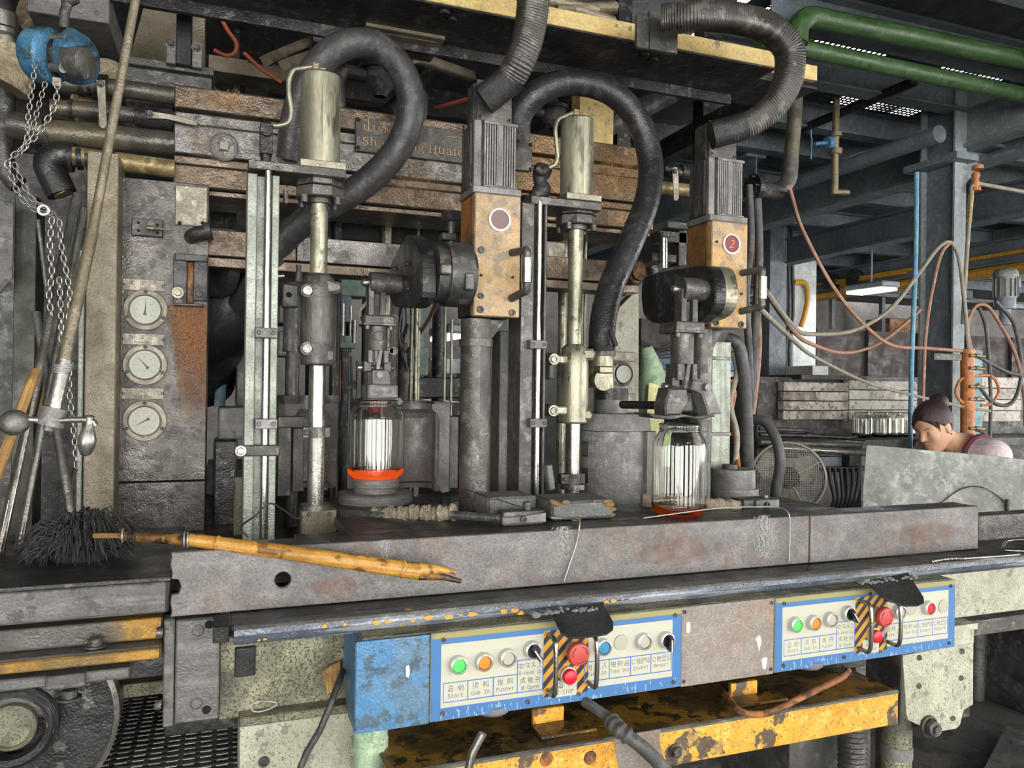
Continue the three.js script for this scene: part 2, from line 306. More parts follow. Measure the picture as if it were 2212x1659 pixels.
  grnMach: mat('#7d9486', [['b', '#64796d', .4, .3], ['m', '#4a5750', .2, .15, .7]], { rough: .6 }),
  mesh: flat('#8f8b82', .5, .5), motor: mat('#7d7e7c', [['b', '#656664', .4, .3], ['f', '#9a9b98', .15, .1, .5]], { rough: .5, metal: .2 }),
  tarp: mat('#9db497', [['b', '#86a081', .4, .3], ['m', '#b9c9a9', .25, .2, .6], ['f', '#6f8569', .12, .1, .6]], { rough: .8 }),
  tarpY: mat('#c6c38a', [['b', '#b3b27c', .4, .3], ['f', '#d6d3a2', .2, .15, .6]], { rough: .8 }),
  elec: mat('#c3c7bd', [['b', '#adb1a6', .35, .3], ['f', '#7f8379', .08, .05, .6]], { rough: .5 }),
  copper: mat('#8a4f2c', [['m', '#5c3a26', .4, .3], ['f', '#c07a48', .15, .1, .6]], { rough: .45, metal: .5 }),
  brass: mat('#857a60', [['m', '#675e48', .4, .3], ['f', '#a89d80', .15, .1, .6]], { rough: .42, metal: .5 }),
  plate: mat('#8f897b', [['m', '#6c675b', .4, .3], ['f', '#b5ae9e', .2, .15, .6], ['g', '#544f45', .1, .06, .6]], { rough: .42, metal: .4, bump: .0006 }),
  wire: flat('#a5a5a3', .4, .6), wireD: flat('#45443f', .5, .5),
  ring: flat('#c4c4c0', .35, .5), knobB: flat('#17191c', .35), knobRim: flat('#c9cac6', .3, .6),
  hole: flat('#0b0b0b', .9), ledG: flat('#4fe05a', .35, 0, { emissive: '#2fd040', emissiveIntensity: .35 }), ledO: flat('#e07b1c', .4), ledW: flat('#a39f90', .45), ledB: flat('#2f7aa0', .4), ledR: flat('#c01228', .4), estop: flat('#b0413c', .42),  // hole: near-black for discs that paint in the shade inside holes
  skin: flat('#c79a7c', .55), shirt: mat('#d8c8c8', [['b', '#c9b7b9', .4, .3], ['f', '#e6dada', .15, .1, .5]], { rough: .85, tile: .3 }), hair: mat('#2a1c1e', [['s', '#4a2f30', .3, .25]], { rough: .45, tile: .12 }), apron: flat('#5c1d2a', .7),
  glass: new THREE.MeshPhysicalMaterial({ color: '#ffffff', transmission: 1, roughness: .02, ior: 1.5, thickness: .004, attenuationColor: new THREE.Color('#d8d8a0'), attenuationDistance: .08 }),
  pane: new THREE.MeshPhysicalMaterial({ color: '#ffffff', transmission: 1, roughness: .05, ior: 1.45, thickness: 0 }),
  olive: mat('#43463c', [['b', '#35382f', .4, .3], ['f', '#565a4c', .15, .1, .6]], { rough: .6, metal: .1 }),
  lens: flat('#77777a', .2),
  yPaint: flat('#c8922e', .5),
  tan: mat('#b58f58', [['f', '#8f6d40', .3, .2]], { rough: .9 }),
  rust: mat('#7d4f2a', [['m', '#a8672c', .4, .3], ['f', '#4a3220', .3, .2]], { rough: .7 }),
};
// ---------- printed surfaces ----------
const HAN = {
  '山': '4048 14188884', '东': '1282 403575 535848 3628 6687', '一': '1585', '玻': '0232 0535 0838 2228 5393 9384 535639 7075 5585 856849 5789', '璃': '0232 0535 0838 2228 4292 7072 5585 5365 6583 46498949 9649 6658 5878 8667',
  '启': '4051 2282 8285 2585 222519 37378737 37398987', '动': '1242 0454 241747 3648 53938979 705549', '供': '2014 1319 4292 5056 7076 3696 5749 7789', '料': '1122 4132 0454 2029 2306 2546 6172 5463 5797 8089', '拨': '0343 202818 0747 5053 4393 7345 5585 856849 5689 8091', '瓶': '1021 4030 0242 0545 121509 32393 5292 62688 9286 6586 8799',
  '吹': '02070737 0232 3237 5044 53938485 653849 6689', '气': '2013 2282 2575 1787 7278 8998', '头': '3142 2354 1696 6056 5619 6689', '上': '5058 5484 0989', '成': '2292 2227 1909 2555 554746 6072 7072 508897 8565', '模': '0343 2029 2316 2546 4292 5153 7173 54548454 54578757 5585 4898 684 7 9', '开': '1282 0595 3238 0929 7279',
  '急': '4020 2252 5242 2484 8488 2686 2888 1718 37397959 5758 8789', '停': '3014 2329 5161 4292 54547476 4747 4797 4949 5585 686 9 59', '钳': '2014 1242 1545 2228 2847 4293 5159 8189 5585 5989 ', '入': '4051 415409 5489', '出': '5059 22263 22268682 8286 1619 19999996', '口': '22272888 2282 82882888', '翻': '0141 2028 0444 0626 06094948 06464 5184 8185 5356 7173 9195', '转': '0242 2024 1545 2529 0747 5292 4494 7055 5787 8769 6779', '返': '4090 9170 5053 5393 5344 8365 5689 0112 0333 333909 0999', '回': '11119191 91999 11191999 33337373 33377737',
  '当': '5053 2132 8172 24248488 2686 1888 ', '心': '1425 323788 5162 8294', '触': '2012 1242 11195 42494 1545 1747 55558589 5787 7079 4999', '电': '1373 13177 1373 7377 1777 1575 505898 4959',
  '高': '5051 1292 33337375 35753 5333 17178789 17199 45657547 46566', '压': '1191 1109 3484 5257 2898 7686', '低': '2014 1319 5040 4247 4767 4494 6299 7589',
};
function han(c, text, x, y, w, h, gap) {
  c.lineWidth = Math.max(1.2, w * .075); c.lineCap = 'round';
  for (const ch of text) {
    for (const s of (HAN[ch] || '').split(' ')) { const n = s.length >> 1; if (n < 2) continue; c.beginPath(); for (let i = 0; i < n; i++) { const px = x + (+s[2 * i]) / 9 * w, py = y + (+s[2 * i + 1]) / 9 * h; i ? c.lineTo(px, py) : c.moveTo(px, py); } c.stroke(); }
    x += w + gap;
  }
}
function canvasMat(w, h, draw, { transparent = false, rough = .55, metal = 0 } = {}) {
  const cv = document.createElement('canvas'); cv.width = w; cv.height = h; draw(cv.getContext('2d'));
  const t = new THREE.CanvasTexture(cv); t.colorSpace = THREE.SRGBColorSpace;
  const m = new THREE.MeshStandardMaterial({ map: t, roughness: rough, metalness: metal }); if (transparent) { m.transparent = true; m.polygonOffset = true; m.polygonOffsetFactor = -1; }
  m.userData.print = true; return m;
}
function planeXY(x0, x1, y0, y1, z) { const g = fix(new THREE.PlaneGeometry(x1 - x0, y1 - y0)); return g.translate((x0 + x1) / 2, (y0 + y1) / 2, z); }
function discXY(x, y, z, r) { const g = fix(new THREE.CircleGeometry(r, 32)); return g.translate(x, y, z); }
function gaugeFace(c) {
  const S = c.canvas.width, k = S / 256; c.fillStyle = '#b7baac'; c.fillRect(0, 0, S, S); c.fillStyle = c.strokeStyle = '#4a4c48'; c.lineWidth = 2 * k;
  for (let i = 0; i <= 30; i++) { const a = (225 - i * 9) * D2R, r0 = (i % 5 ? 92 : 84) * k, r1 = 100 * k; c.beginPath(); c.moveTo(S / 2 + r0 * Math.cos(a), S / 2 - r0 * Math.sin(a)); c.lineTo(S / 2 + r1 * Math.cos(a), S / 2 - r1 * Math.sin(a)); c.stroke(); }
  c.font = Math.round(17 * k) + 'px sans-serif'; c.textAlign = 'center'; ['0', '0.1', '0.2', '0.3', '0.4', '0.5', '0.6'].forEach((s, i) => { const a = (225 - i * 45) * D2R; c.fillText(s, S / 2 + 68 * k * Math.cos(a), S / 2 - 68 * k * Math.sin(a) + 6 * k); });
  c.font = Math.round(13 * k) + 'px sans-serif'; c.fillText('MPa', S / 2, S / 2 + 60 * k); c.textAlign = 'left';
}

// speckled stains: grains of colour that thin out towards a ragged outline
const stains = {};
function stainMat(w, h, n, cols, keep, size = 5, key, al = .4) { return stains[key ?? cols[0] + n] ??= canvasMat(w, h, c => { c.clearRect(0, 0, w, h); let k = 11 + n; const r = () => (k = (k * 16807) % 2147483647) / 2147483647; for (let i = 0; i < n; i++) { const x = r(), y = r(), q = keep(x, y); if (r() > q) continue; c.globalAlpha = al * (.4 + .6 * r()); c.fillStyle = cols[Math.floor(r() * cols.length)]; const a = size * (.3 + r()); c.beginPath(); c.ellipse(x * w, y * h, a, a * (.5 + r() * .8), r() * 3, 0, 6.3); c.fill(); } }, { transparent: true, rough: .65 }); }
const fall = (x, y, cx, cy, rx, ry) => { const q = Math.hypot((x - cx) / rx, (y - cy) / ry); return q > 1 ? 0 : q < .35 ? 1 : (1 - q) / .65; };
const DIAL = canvasMat(256, 256, c => gaugeFace(c), { rough: .6 });
// ---------- the hall ----------
const RY = 6.4;
struct('floor', M.floor, [bx(-9, 18, -.15, 0, -19, 6.2, 0)]);
{ // roof with two long skylight openings over the far bays and one over the aisle
  const roof = thing('ceiling', undefined, undefined, null, 'structure');
  const holes = [[6, 13, -12, -7]];
  part(roof, 'roof_sheet', M.roof, [bx(-9, 18, RY, RY + .15, -19, -12, 0), bx(-9, 18, RY, RY + .15, -7, 6.2, 0),
    bx(-9, 6, RY, RY + .15, -12, -7, 0), bx(13, 18, RY, RY + .15, -12, -7, 0)]);
  for (const [x0, x1, z0, z1] of holes) { part(roof, 'skylight_bar', M.roof, bx(x0, x1, RY - .02, RY + .1, (z0 + z1) / 2 - .04, (z0 + z1) / 2 + .04)); for (let x = x0 + 1.6; x < x1 - .5; x += 1.6) part(roof, 'skylight_bar', M.roof, bx(x - .03, x + .03, RY - .02, RY + .1, z0, z1)); }
}
{ // far wall with a strip of windows high up
  const w = thing('wall_back', undefined, undefined, null, 'structure');
  part(w, 'lower_wall', M.wallB, bx(-9, 18, 0, 4.3, -19, -18.8, 0)); part(w, 'upper_wall', M.wallB, bx(-9, 18, 5.9, RY, -19, -18.8, 0));
  for (let x = -9; x <= 18; x += 1.5) part(w, 'window_post', M.white, bx(x - .09, x + .09, 4.3, 5.9, -18.98, -18.82, 0));
  part(w, 'window_rail', M.white, bx(-9, 18, 5.05, 5.13, -18.98, -18.82, 0));
}
struct('wall_left', M.wallB, [bx(-9.2, -9, 0, RY, -19, 6.2, 0)]);
{ // the right wall is open along the aisle, closed further in
  const w = thing('wall_right', undefined, undefined, null, 'structure');
  part(w, 'far_wall', M.wallB, bx(18, 18.2, 0, RY, -19, -4, 0)); part(w, 'gate_lintel', M.wallB, bx(18, 18.2, 3.9, RY, -4, 5, 0)); part(w, 'near_wall', M.wallB, bx(18, 18.2, 0, RY, 5, 6.2, 0));
}
{ // the long side behind the photographer: open gateways between pillars
  const w = thing('wall_front', undefined, undefined, null, 'structure');
  part(w, 'lintel', M.wallB, bx(-9, 18, 3.9, RY, 6, 6.2, 0));
  for (let i = 0; i < 11; i++) part(w, 'pillar', M.wallB, bx(-9 + i * 2.6, -8.1 + i * 2.6, 0, 3.9, 6, 6.2, 0));
}

// ---------- far bays, seen to the side of the machine ----------
{ // white concrete pillar
  const t = thing('concrete_pillar', undefined, undefined, null, 'structure');
  const a = P(1712, 700, 7), b = P(1764, 700, 7); part(t, 'shaft', M.white, bx(a.x, b.x, 0, 4.6, -7.5, -7, .02));
}
one('crane_girder', 'long yellow crane girder running above the white pillar', 'crane beam', M.crane, (() => { const a = P(1705, 640, 9), b = PX(2230, 574, a.x); return [bx(a.x, a.x + .12, a.y - .05, a.y + .07, a.z - 3, b.z, .004), bx(a.x - .08, a.x + .2, a.y - .1, a.y - .05, a.z - 3, b.z, .004), bx(a.x - .08, a.x + .2, a.y + .07, a.y + .11, a.z - 3, b.z, .004)]; })());
one('crane_rail', 'pale grey rail beam carried above the yellow crane girder', 'rail beam', M.lightsteel, (() => { const a = P(1705, 612, 9.2), b = PX(2230, 540, a.x); return [bx(a.x, a.x + .2, a.y - .06, a.y + .22, a.z - 3, b.z, .004)]; })());
{ const t = thing('cable_trolley', 'small trolley with two wheels hanging on the yellow crane girder', 'trolley'), z = -7.6;
  const c = PX(1832, 603, P(1705, 640, 9).x - .05); for (const k of [-.28, .12]) part(t, 'wheel', M.dark, cyl(v3(c.x - .05, c.y, c.z + k), v3(c.x + .05, c.y, c.z + k), .11, .11, 18));
  part(t, 'frame', M.crane, [bx(c.x - .03, c.x + .03, c.y - .05, c.y - .01, c.z - .4, c.z + .9), bx(c.x - .04, c.x + .04, c.y - .2, c.y - .02, c.z - .1, c.z)]); }
function highBay(u, v, d, wpx, dpt, label, power, stem) {
  const c = P(u, v, d), w = wpx * mpp(c), t = thing('high_bay_lamp', label, 'lamp', 'high bay lamps');
  part(t, 'housing', M.lightsteel, [bx(c.x - w * .55, c.x + w * .55, c.y + .03, c.y + .1, c.z - dpt * .55, c.z + dpt * .55, .02), cyl(v3(c.x, c.y + .1, c.z), v3(c.x, stem, c.z), .012)]);
  part(t, 'glowing_panel', new THREE.MeshStandardMaterial({ color: '#ffffff', emissive: '#eef4ff', emissiveIntensity: 7 }), bx(c.x - w / 2, c.x + w / 2, c.y, c.y + .03, c.z - dpt / 2, c.z + dpt / 2, .01));
  const l = new THREE.RectAreaLight('#eef4ff', power, w, dpt); l.position.set(c.x, c.y - .01, c.z); l.lookAt(c.x, c.y - 1, c.z); l.name = 'high_bay_light'; scene.add(l);
}
highBay(1882, 632, 6.6, 46, .5, 'bright high bay lamp glowing below the yellow crane girder', 25, 3.25);
highBay(962, 735, 5.2, 30, .5, 'bright lamp shining behind the machine between thin steel rods', 25, RY);
for (const [x, z, a] of [[-1.9, 1.7, 'under the walkway beside the bench end'], [1.5, 1.7, 'under the walkway behind the photographer'], [5.2, 1.5, 'under the walkway by the woman']]) {  // unseen lamps added for light from above and in front of the machine
  const t = thing('high_bay_lamp', 'added unseen strip lamp hung ' + a, 'lamp', 'added strip lamps');
  part(t, 'housing', M.lightsteel, [bx(x - .64, x + .64, 3.2, 3.27, z - .09, z + .09, .02), cyl(v3(x, 3.27, z), v3(x, 3.6, z), .012)]);
  part(t, 'glowing_panel', new THREE.MeshStandardMaterial({ color: '#ffffff', emissive: '#fff8ee', emissiveIntensity: 6 }), bx(x - .6, x + .6, 3.17, 3.2, z - .07, z + .07, .01));
  const l = new THREE.RectAreaLight('#fff6ea', 30, 1.2, .14); l.position.set(x, 3.16, z); l.lookAt(x, 0, z); l.name = 'added_strip_light'; scene.add(l);
}
{ // walkway deck over the aisle in front of the machine, on slim columns
  const t = thing('walkway_deck', undefined, undefined, null, 'structure');
  part(t, 'deck_plate', M.roof, bx(-9, 12, 3.6, 3.63, -1.0, 2.4, 0)); for (const z of [-.95, .7, 2.35]) part(t, 'main_beam', M.bluesteel, bx(-9, 12, 3.36, 3.6, z - .06, z + .06));
  for (const x of [-8, 11]) for (const z of [-.95, 2.35]) part(t, 'leg', M.bluesteel, bx(x - .1, x + .1, 0, 3.36, z - .1, z + .1));
}
// low ceiling of the mezzanine with its beams
{ const t = thing('mezzanine_deck', undefined, undefined, null, 'structure');
  const y = 3.25, x0 = 2.2, zb = -10.5, zf = -2.6;
  for (const z of [-2.2, -2.74, -3.22, -3.78, -4.25, -5.1, -6.0, -6.9, -7.8, -8.7, -9.6]) part(t, 'purlin', M.bluesteel, [bx(x0, 12, y - .16, y - .145, z - .05, z + .05), bx(x0, 12, y - .145, y - .015, z - .004, z + .004), bx(x0, 12, y - .015, y, z - .05, z + .05)]);
  for (const [x, zn] of [[2.6, -4.6], [3.35, -4.3], [4.15, -2.6], [5.6, -2.6], [7.6, -2.6]]) part(t, 'main_beam', M.bluesteel, [bx(x - .08, x + .08, y - .42, y - .4, zb, zn), bx(x - .006, x + .006, y - .4, y - .18, zb, zn), bx(x - .08, x + .08, y - .18, y - .16, zb, zn)]);
  const bays = [[2.3, 3.22, -3.16, -2.8], [3.6, 4.07, -3.16, -2.8], [3.42, 4.07, -3.72, -3.28], [3.42, 4.07, -4.18, -3.84]];
  const solid = [[x0, 18, -2.8, -2.1], [x0, 18, -3.28, -3.16], [x0, 18, -3.84, -3.72], [x0, 18, zb, -4.18], [x0, 2.3, -3.16, -2.8], [3.22, 3.6, -3.16, -2.8], [4.07, 18, -3.16, -2.8], [x0, 3.42, -3.72, -3.28], [4.07, 18, -3.72, -3.28], [x0, 3.42, -4.18, -3.84], [4.07, 18, -4.18, -3.84]];
  for (const [a, b, c, d] of solid) part(t, 'deck_plate', M.roof, bx(a, b, y, y + .006, c, d, 0));
  for (const [a, b, c, d] of bays) { const gs = []; for (let x = a; x <= b; x += .034) gs.push(bx(x - .006, x + .006, y, y + .003, c, d, 0)); for (let z = c; z <= d; z += .03) gs.push(bx(a, b, y, y + .003, z - .006, z + .006, 0)); part(t, 'open_grating', M.oily, gs).userData.kind = 'stuff'; }
}
{ // grey H column with cap bracket
  const t = thing('steel_column', undefined, undefined, null, 'structure'), d = 3.2;
  const xa = P(2060, 600, d).x, xb = P(2085, 600, d).x, xm = (xa + xb) / 2, yt = 3.25;
  part(t, 'flange', M.lightsteel, bx(xa, xb, 0, yt, -d - .014, -d)); part(t, 'flange', M.lightsteel, bx(xa, xb, 0, yt, -d - .235, -d - .22));
  part(t, 'web', M.bluesteel, bx(xm - .006, xm + .006, 0, yt, -d - .22, -d - .014));
  const yb = P(2060, 345, d).y;
  part(t, 'bracket_beam', M.bluesteel, [bx(xa - .06, xb + .02, yb - .01, yb + .03, -d - .3, -d + .06), bx(xb - .02, xb + .26, yb + .08, yb + .1, -d - .1, -d + .08)]);
  part(t, 'gusset', M.bluesteel, exw([[xb, yb + .08], [xb + .22, yb + .08], [xb + .0, yb - .16]], -d - .05, .012));
  const s0 = P(2078, 318, d).y, s1 = P(2078, 236, d).y; part(t, 'side_beam', M.lightsteel, [bx(xb, xb + .016, s0 + .014, s1 - .014, -d - .2, -d + 1.3), bx(xb - .03, xb + .1, s1 - .014, s1, -d - .2, -d + 1.3), bx(xb - .03, xb + .1, s0, s0 + .014, -d - .2, -d + 1.3)]);
}
// ---------- far storage walls and the dark bay ----------
one('bay_partition', 'dark maroon panelled partition behind the hanging hoses', 'partition', M.maroon, (() => { const a = P(1765, 740, 8), b = P(2400, 740, 8), gs = [bx(a.x, b.x, .2, P(1900, 716, 8).y, -8.2, -8, 0)]; for (let x = a.x + .8; x < b.x; x += .9) gs.push(bx(x, x + .06, .2, P(1900, 716, 8).y, -8, -7.94)); gs.push(bx(a.x, b.x, 1.55, 1.6, -8, -7.96)); return gs; })());
{ const t = thing('storage_shelf', 'dim shelf unit with boxes above the maroon partition', 'shelf', null), a = P(1790, 690, 8.4), b = P(2000, 690, 8.4);
  part(t, 'shelf_board', M.roof, [bx(a.x, b.x + 2, a.y - .3, a.y - .26, -9, -8.3), bx(a.x, b.x + 2, a.y + .35, a.y + .39, -9, -8.3)]);
  for (const x of [a.x, (a.x + b.x) / 2, b.x]) part(t, 'upright', M.roof, bx(x, x + .06, 0, a.y + .39, -8.4, -8.34)); }
one('cardboard_box', 'brown cardboard box on the dim shelf unit', 'box', M.rusty, (() => { const a = P(1922, 718, 8.35), b = P(1990, 690, 8.35); return bx(a.x, b.x, a.y, b.y, -8.8, -8.35, .01); })());
one('rear_partition', 'dark partition wall far behind the machine', 'partition', M.wallB, [bx(-9, 3.0, 0, 6.4, -9.2, -9, 0), bx(3.0, 5.6, 0, 3.2, -9.2, -9, 0)]);
// ---------- machine frame ----------
const DH = 2.0;   // distance of the header's face
{ // header beam: a stack of castings with grooves
  const t = thing('machine_header', 'wide oily brown header casting across the machine with a name plate', 'machine beam');
  const y = v => v, L = 375, R = 1413;
  const rows = [[182, 312, 232, 348, M.header, 0], [235, 350, 262, 372, M.headerG, -.012], [264, 373, 330, 420, M.headerG, 0], [332, 421, 352, 438, M.header, -.006], [353, 439, 400, 498, M.header, 0]];
  for (const [a0, a1, b0, b1, m, off] of rows) {
    const yt = P(L, a0, DH).y, yb = P(L, b0, DH).y;
    part(t, 'casting_strip', m, bx(P(L, 300, DH).x, P(1000, 340, DH).x, yb + .0015, yt, -DH - .22, -DH + off, .003));
    part(t, 'casting_strip', m === M.headerG ? M.headerO : M.headerO, bx(P(1000, 340, DH).x + .001, P(R, 400, DH).x, yb + .0015, yt, -DH - .22, -DH + off, .003));
  }
  part(t, 'back_core', M.dark, bx(P(L, 300, DH).x + .01, P(R, 400, DH).x - .01, P(L, 398, DH).y, P(L, 184, DH).y, -DH - .24, -DH - .03));
  for (const [u0, v0, u1, v1, o] of [[420, 190, 560, 245, 1], [740, 330, 1000, 440, 0], [1280, 330, 1400, 420, 1], [390, 262, 520, 350, 0]]) part(t, 'rust_stain', stainMat(420, 200, 5200, o ? ['#8a5a22', '#a06a28', '#6b4a26', '#c9a868'] : ['#6b5238', '#86694a', '#b59a70', '#4a3a2a'], (x, y) => fall(x, y, .5, .5, .5, .5) * .8, 5, 'hdr' + o, .22), planeXY(P(u0, v0, DH).x, P(u1, v1, DH).x, P((u0 + u1) / 2, v1, DH).y, P((u0 + u1) / 2, v0, DH).y, -DH + .0006), 'brown rust stain');
  const pc = P(484, 319, DH); part(t, 'plug', M.headerG, turned(v3(pc.x, pc.y, -DH), Z, [[.034, 0], [.034, .008], [.03, .011], [.024, .011], [.0235, .008], [0, .008]], 32)); part(t, 'plug_square', M.plate, rot(bx(pc.x - .0105, pc.x + .0105, pc.y - .0105, pc.y + .0105, -DH + .006, -DH + .018), v3(pc.x, pc.y, -DH), Z, -.1));
  part(t, 'lower_lip', M.header, bx(P(L, 300, DH).x, P(R, 400, DH).x, P(L, 412, DH).y, P(L, 400, DH).y, -DH - .2, -DH - .02));
  part(t, 'top_ledge', M.dark, bx(P(L, 300, DH).x - .04, P(R, 400, DH).x, P(L, 182, DH).y, P(L, 168, DH).y, -DH - .24, -DH - .04));
  const np = part(t, 'name_plate', M.castD, bar(DH - .012, 768, 250, 325, 1150, 305, 372, .008, .002));
  const sgn = canvasMat(512, 110, (c) => { c.clearRect(0, 0, 512, 110); c.fillStyle = '#a58a62'; c.strokeStyle = '#a58a62'; han(c, '山东', 20, 8, 34, 40, 8); han(c, '一玻璃', 250, 8, 34, 40, 8); c.font = '36px serif'; c.fillText('Shandong Huafeng Glass', 18, 92, 470); }, { transparent: true, metal: .2 });
  const a = P(768, 250, DH - .0125), b = P(1150, 372, DH - .0125), ya = (P(768, 250, DH).y + P(1150, 305, DH).y) / 2, yb = (P(768, 325, DH).y + P(1150, 372, DH).y) / 2;
  part(np, 'lettering', sgn, planeXY(a.x, b.x, yb, ya, -DH + .0128));
  for (const [u, v] of [[774, 259], [774, 319], [1146, 313], [1146, 366]]) { const p = P(u, v, DH - .012); part(np, 'bolt', M.dark, sph(v3(p.x, p.y, p.z), .0055)); }
}
{ // mid rail
  const t = thing('cross_rail', 'brown oily cross rail below the header with a pipe elbow', 'machine beam'), d = 2.0;
  const yt = P(372, 489, d).y, yb = P(372, 546, d).y, xa = P(372, 520, d).x, xb = P(1386, 590, d).x, xm = P(640, 540, d).x;
  part(t, 'rail', M.header, bx(xa, xm, yb, yt, -d - .1, -d)); part(t, 'rail', M.headerG, bx(xm + .001, P(1180, 570, d).x, yb, yt, -d - .1, -d)); part(t, 'rail', M.header, bx(P(1180, 570, d).x + .001, xb, yb, yt, -d - .1, -d));
  part(t, 'under_flange', M.header, bx(xa, xb, yb - .026, yb - .002, -d - .1, -d - .012));
  const c = P(416, 515, d); part(t, 'pipe_elbow', M.dark, [turned(v3(c.x, c.y, -d), Z, [[.026, 0], [.026, .006], [.02, .006]], 24), sweep([v3(c.x, c.y, -d), v3(c.x, c.y, -d + .03), v3(c.x + .012, c.y + .004, -d + .045), v3(c.x + .04, c.y + .012, -d + .05)], .017, { n: 16, m: 18 }), cyl(v3(c.x + .03, c.y + .009, -d + .049), v3(c.x + .042, c.y + .0125, -d + .05), .022)]);
  const e = P(1378, 593, d); part(t, 'end_socket', M.rusty, [cyl(v3(e.x - .02, e.y, -d), v3(e.x - .02, e.y, -d + .035), .032), cyl(v3(e.x - .02, e.y, -d + .03), v3(e.x - .02, e.y, -d + .05), .024)]);
}
{ // left column and its side strip
  const t = thing('frame_column', 'broad brown-grey steel column beside the gauge panel', 'column', null), d = 1.9;
  const xa = P(183, 700, d).x, xb = P(252, 700, d).x;
  part(t, 'shaft', M.column, bx(xa, xb, 0, P(220, 330, d).y, -d - .12, -d, .003));
  part(t, 'seam_plate', M.column, bx(xa + .002, xb - .002, P(220, 515, d).y, P(220, 330, d).y, -d, -d + .0015, 0));
  part(t, 'edge_strip', M.post, bx(xa - .012, xa - .001, .3, P(180, 540, d).y, -d - .1, -d + .004));
}
{ // gauge panel
  const t = thing('gauge_panel', 'tall dark stained steel panel with three round pressure gauges', 'control panel'), d = 1.98;
  const xa = P(258, 700, d).x, xb = P(448, 700, d).x, ys = P(350, 1040, d).y;
  part(t, 'panel_plate', M.panelG, bx(xa, xb, ys + .001, P(350, 390, d).y, -d - .15, -d)); part(t, 'panel_plate', M.panelG, bx(xa, xb, .3, ys - .001, -d - .15, -d));
  part(t, 'rust_patch', stainMat(256, 700, 60000, ['#85531f', '#a0621c', '#6b4421', '#5a3a1f', '#8f5a1e'], (x, y) => Math.min(1, Math.max(0, 1.25 - y * 1.45 - Math.max(0, .35 - x) * 2.2 * (1 + y))), 3.4, 'panel', .26), planeXY(P(362, 700, d).x, P(447, 700, d).x, P(400, 960, d).y, P(400, 660, d).y, -d + .0008), 'orange rust patch');
  part(t, 'scratch_marks', stainMat(256, 512, 2600, ['#b09a80', '#8a7560', '#d0bda0'], (x, y) => Math.abs(x - .35 - .45 * y * y) < .08 ? .8 : .05, 1.6), planeXY(P(400, 800, d).x, P(446, 800, d).x, P(420, 960, d).y, P(420, 700, d).y, -d + .0011), 'pale scratches');
  const names = [['高压', 'P.   pressure'], ['低压', 'P. pressure'], ['', 'Front  Blow']];
  [[315, 670, 616, .06], [314, 788, 733, -.7], [313, 909, 850, -2.1]].forEach(([u, v, vp, ang], i) => {
    const p = P(u, v, d), r = 44 * mpp(p), z = -d;
    const g = part(t, 'gauge', M.plate, turned(v3(p.x, p.y, z), Z, [[r, 0], [r, .006], [r * .97, .008], [r * .76, .009], [r * .75, .016], [r * .71, .018], [r * .68, .014]], 40));
    part(g, 'dial', DIAL, discXY(p.x, p.y, z + .0125, r * .7));
    part(g, 'lens', M.pane, discXY(p.x, p.y, z + .0155, r * .7));
    const nx = -Math.sin(-ang), ny = Math.cos(ang), nl = r * .55; part(g, 'needle', M.knobB, exw([[p.x + nx * nl, p.y + ny * nl], [p.x + ny * .0016 - nx * .004, p.y - nx * .0016 - ny * .004], [p.x - nx * r * .25 + ny * .004, p.y - ny * r * .25 - nx * .004], [p.x - nx * r * .25 - ny * .004, p.y - ny * r * .25 + nx * .004], [p.x - ny * .0016 - nx * .004, p.y + nx * .0016 - ny * .004]], z + .0132, .0008, 0));
    for (const a of [90, 205, 335]) part(g, 'screw', M.dark, sock(v3(p.x + Math.cos(a * D2R) * r * .87, p.y + Math.sin(a * D2R) * r * .87, z + .0075), Z, .0042, .003));
    const q = P(u - 4, vp, d), w = 41 * mpp(q), h = 12 * mpp(q), lp = part(t, 'label_plate', M.plate, bx(q.x - w, q.x + w, q.y - h, q.y + h, z, z + .002, .0008));
    part(lp, 'lettering', canvasMat(256, 72, c => { c.clearRect(0, 0, 256, 72); c.fillStyle = c.strokeStyle = '#4a463c'; if (names[i][0]) { han(c, names[i][0][0], 38, 8, 28, 28, 3); han(c, names[i][0][1], 105, 8, 28, 28, 3); } c.font = '20px serif'; c.fillText(names[i][1], 70, 62); }, { transparent: true }), planeXY(q.x - w, q.x + w, q.y - h, q.y + h, z + .0024));
    for (const s of [-1, 1]) part(lp, 'screw', M.chrome, sph(v3(q.x + s * w * .93, q.y, z + .002), .0035));
  });
  // connection plate with a fitting
  const cp = part(t, 'connection_plate', M.dark, fb(d - .012, 284, 472, 352, 510, .012, .002));
  for (const [u, v] of [[299, 481], [299, 498], [340, 486], [340, 503]]) { const p = P(u, v, d - .012); part(cp, 'hole', M.hole, cyl(v3(p.x, p.y, p.z - .004), v3(p.x, p.y, p.z + .0006), .0034, .0034, 12)); }  // black discs painted in place of drilled depth
  const q = P(318, 492, d - .03), q2 = P(374, 497, d - .02); part(cp, 'tube_fitting', M.brass, [cyl(q, P(332, 493, d - .03), .0055, .0055, 6), cyl(P(330, 493, d - .03), q2, .0022)]);
  // slide bracket above the rust
  const s = part(t, 'slide_bracket', M.dark, [fb(d - .02, 374, 548, 404, 658, .02), fb(d - .02, 418, 556, 448, 650, .006), fb(d - .028, 378, 549, 448, 564, .03), fb(d - .022, 374, 655, 440, 661, .02)]);
  part(s, 'rusty_bar', M.rusty, fb(d - .014, 404, 566, 418, 655, .014)); for (const [u, v, m] of [[384, 632, M.zinc], [430, 635, M.dark]]) { const p = P(u, v, d - .02); part(s, 'bolt', m, hexb(v3(p.x, p.y, p.z), Z, .009, .009)); }
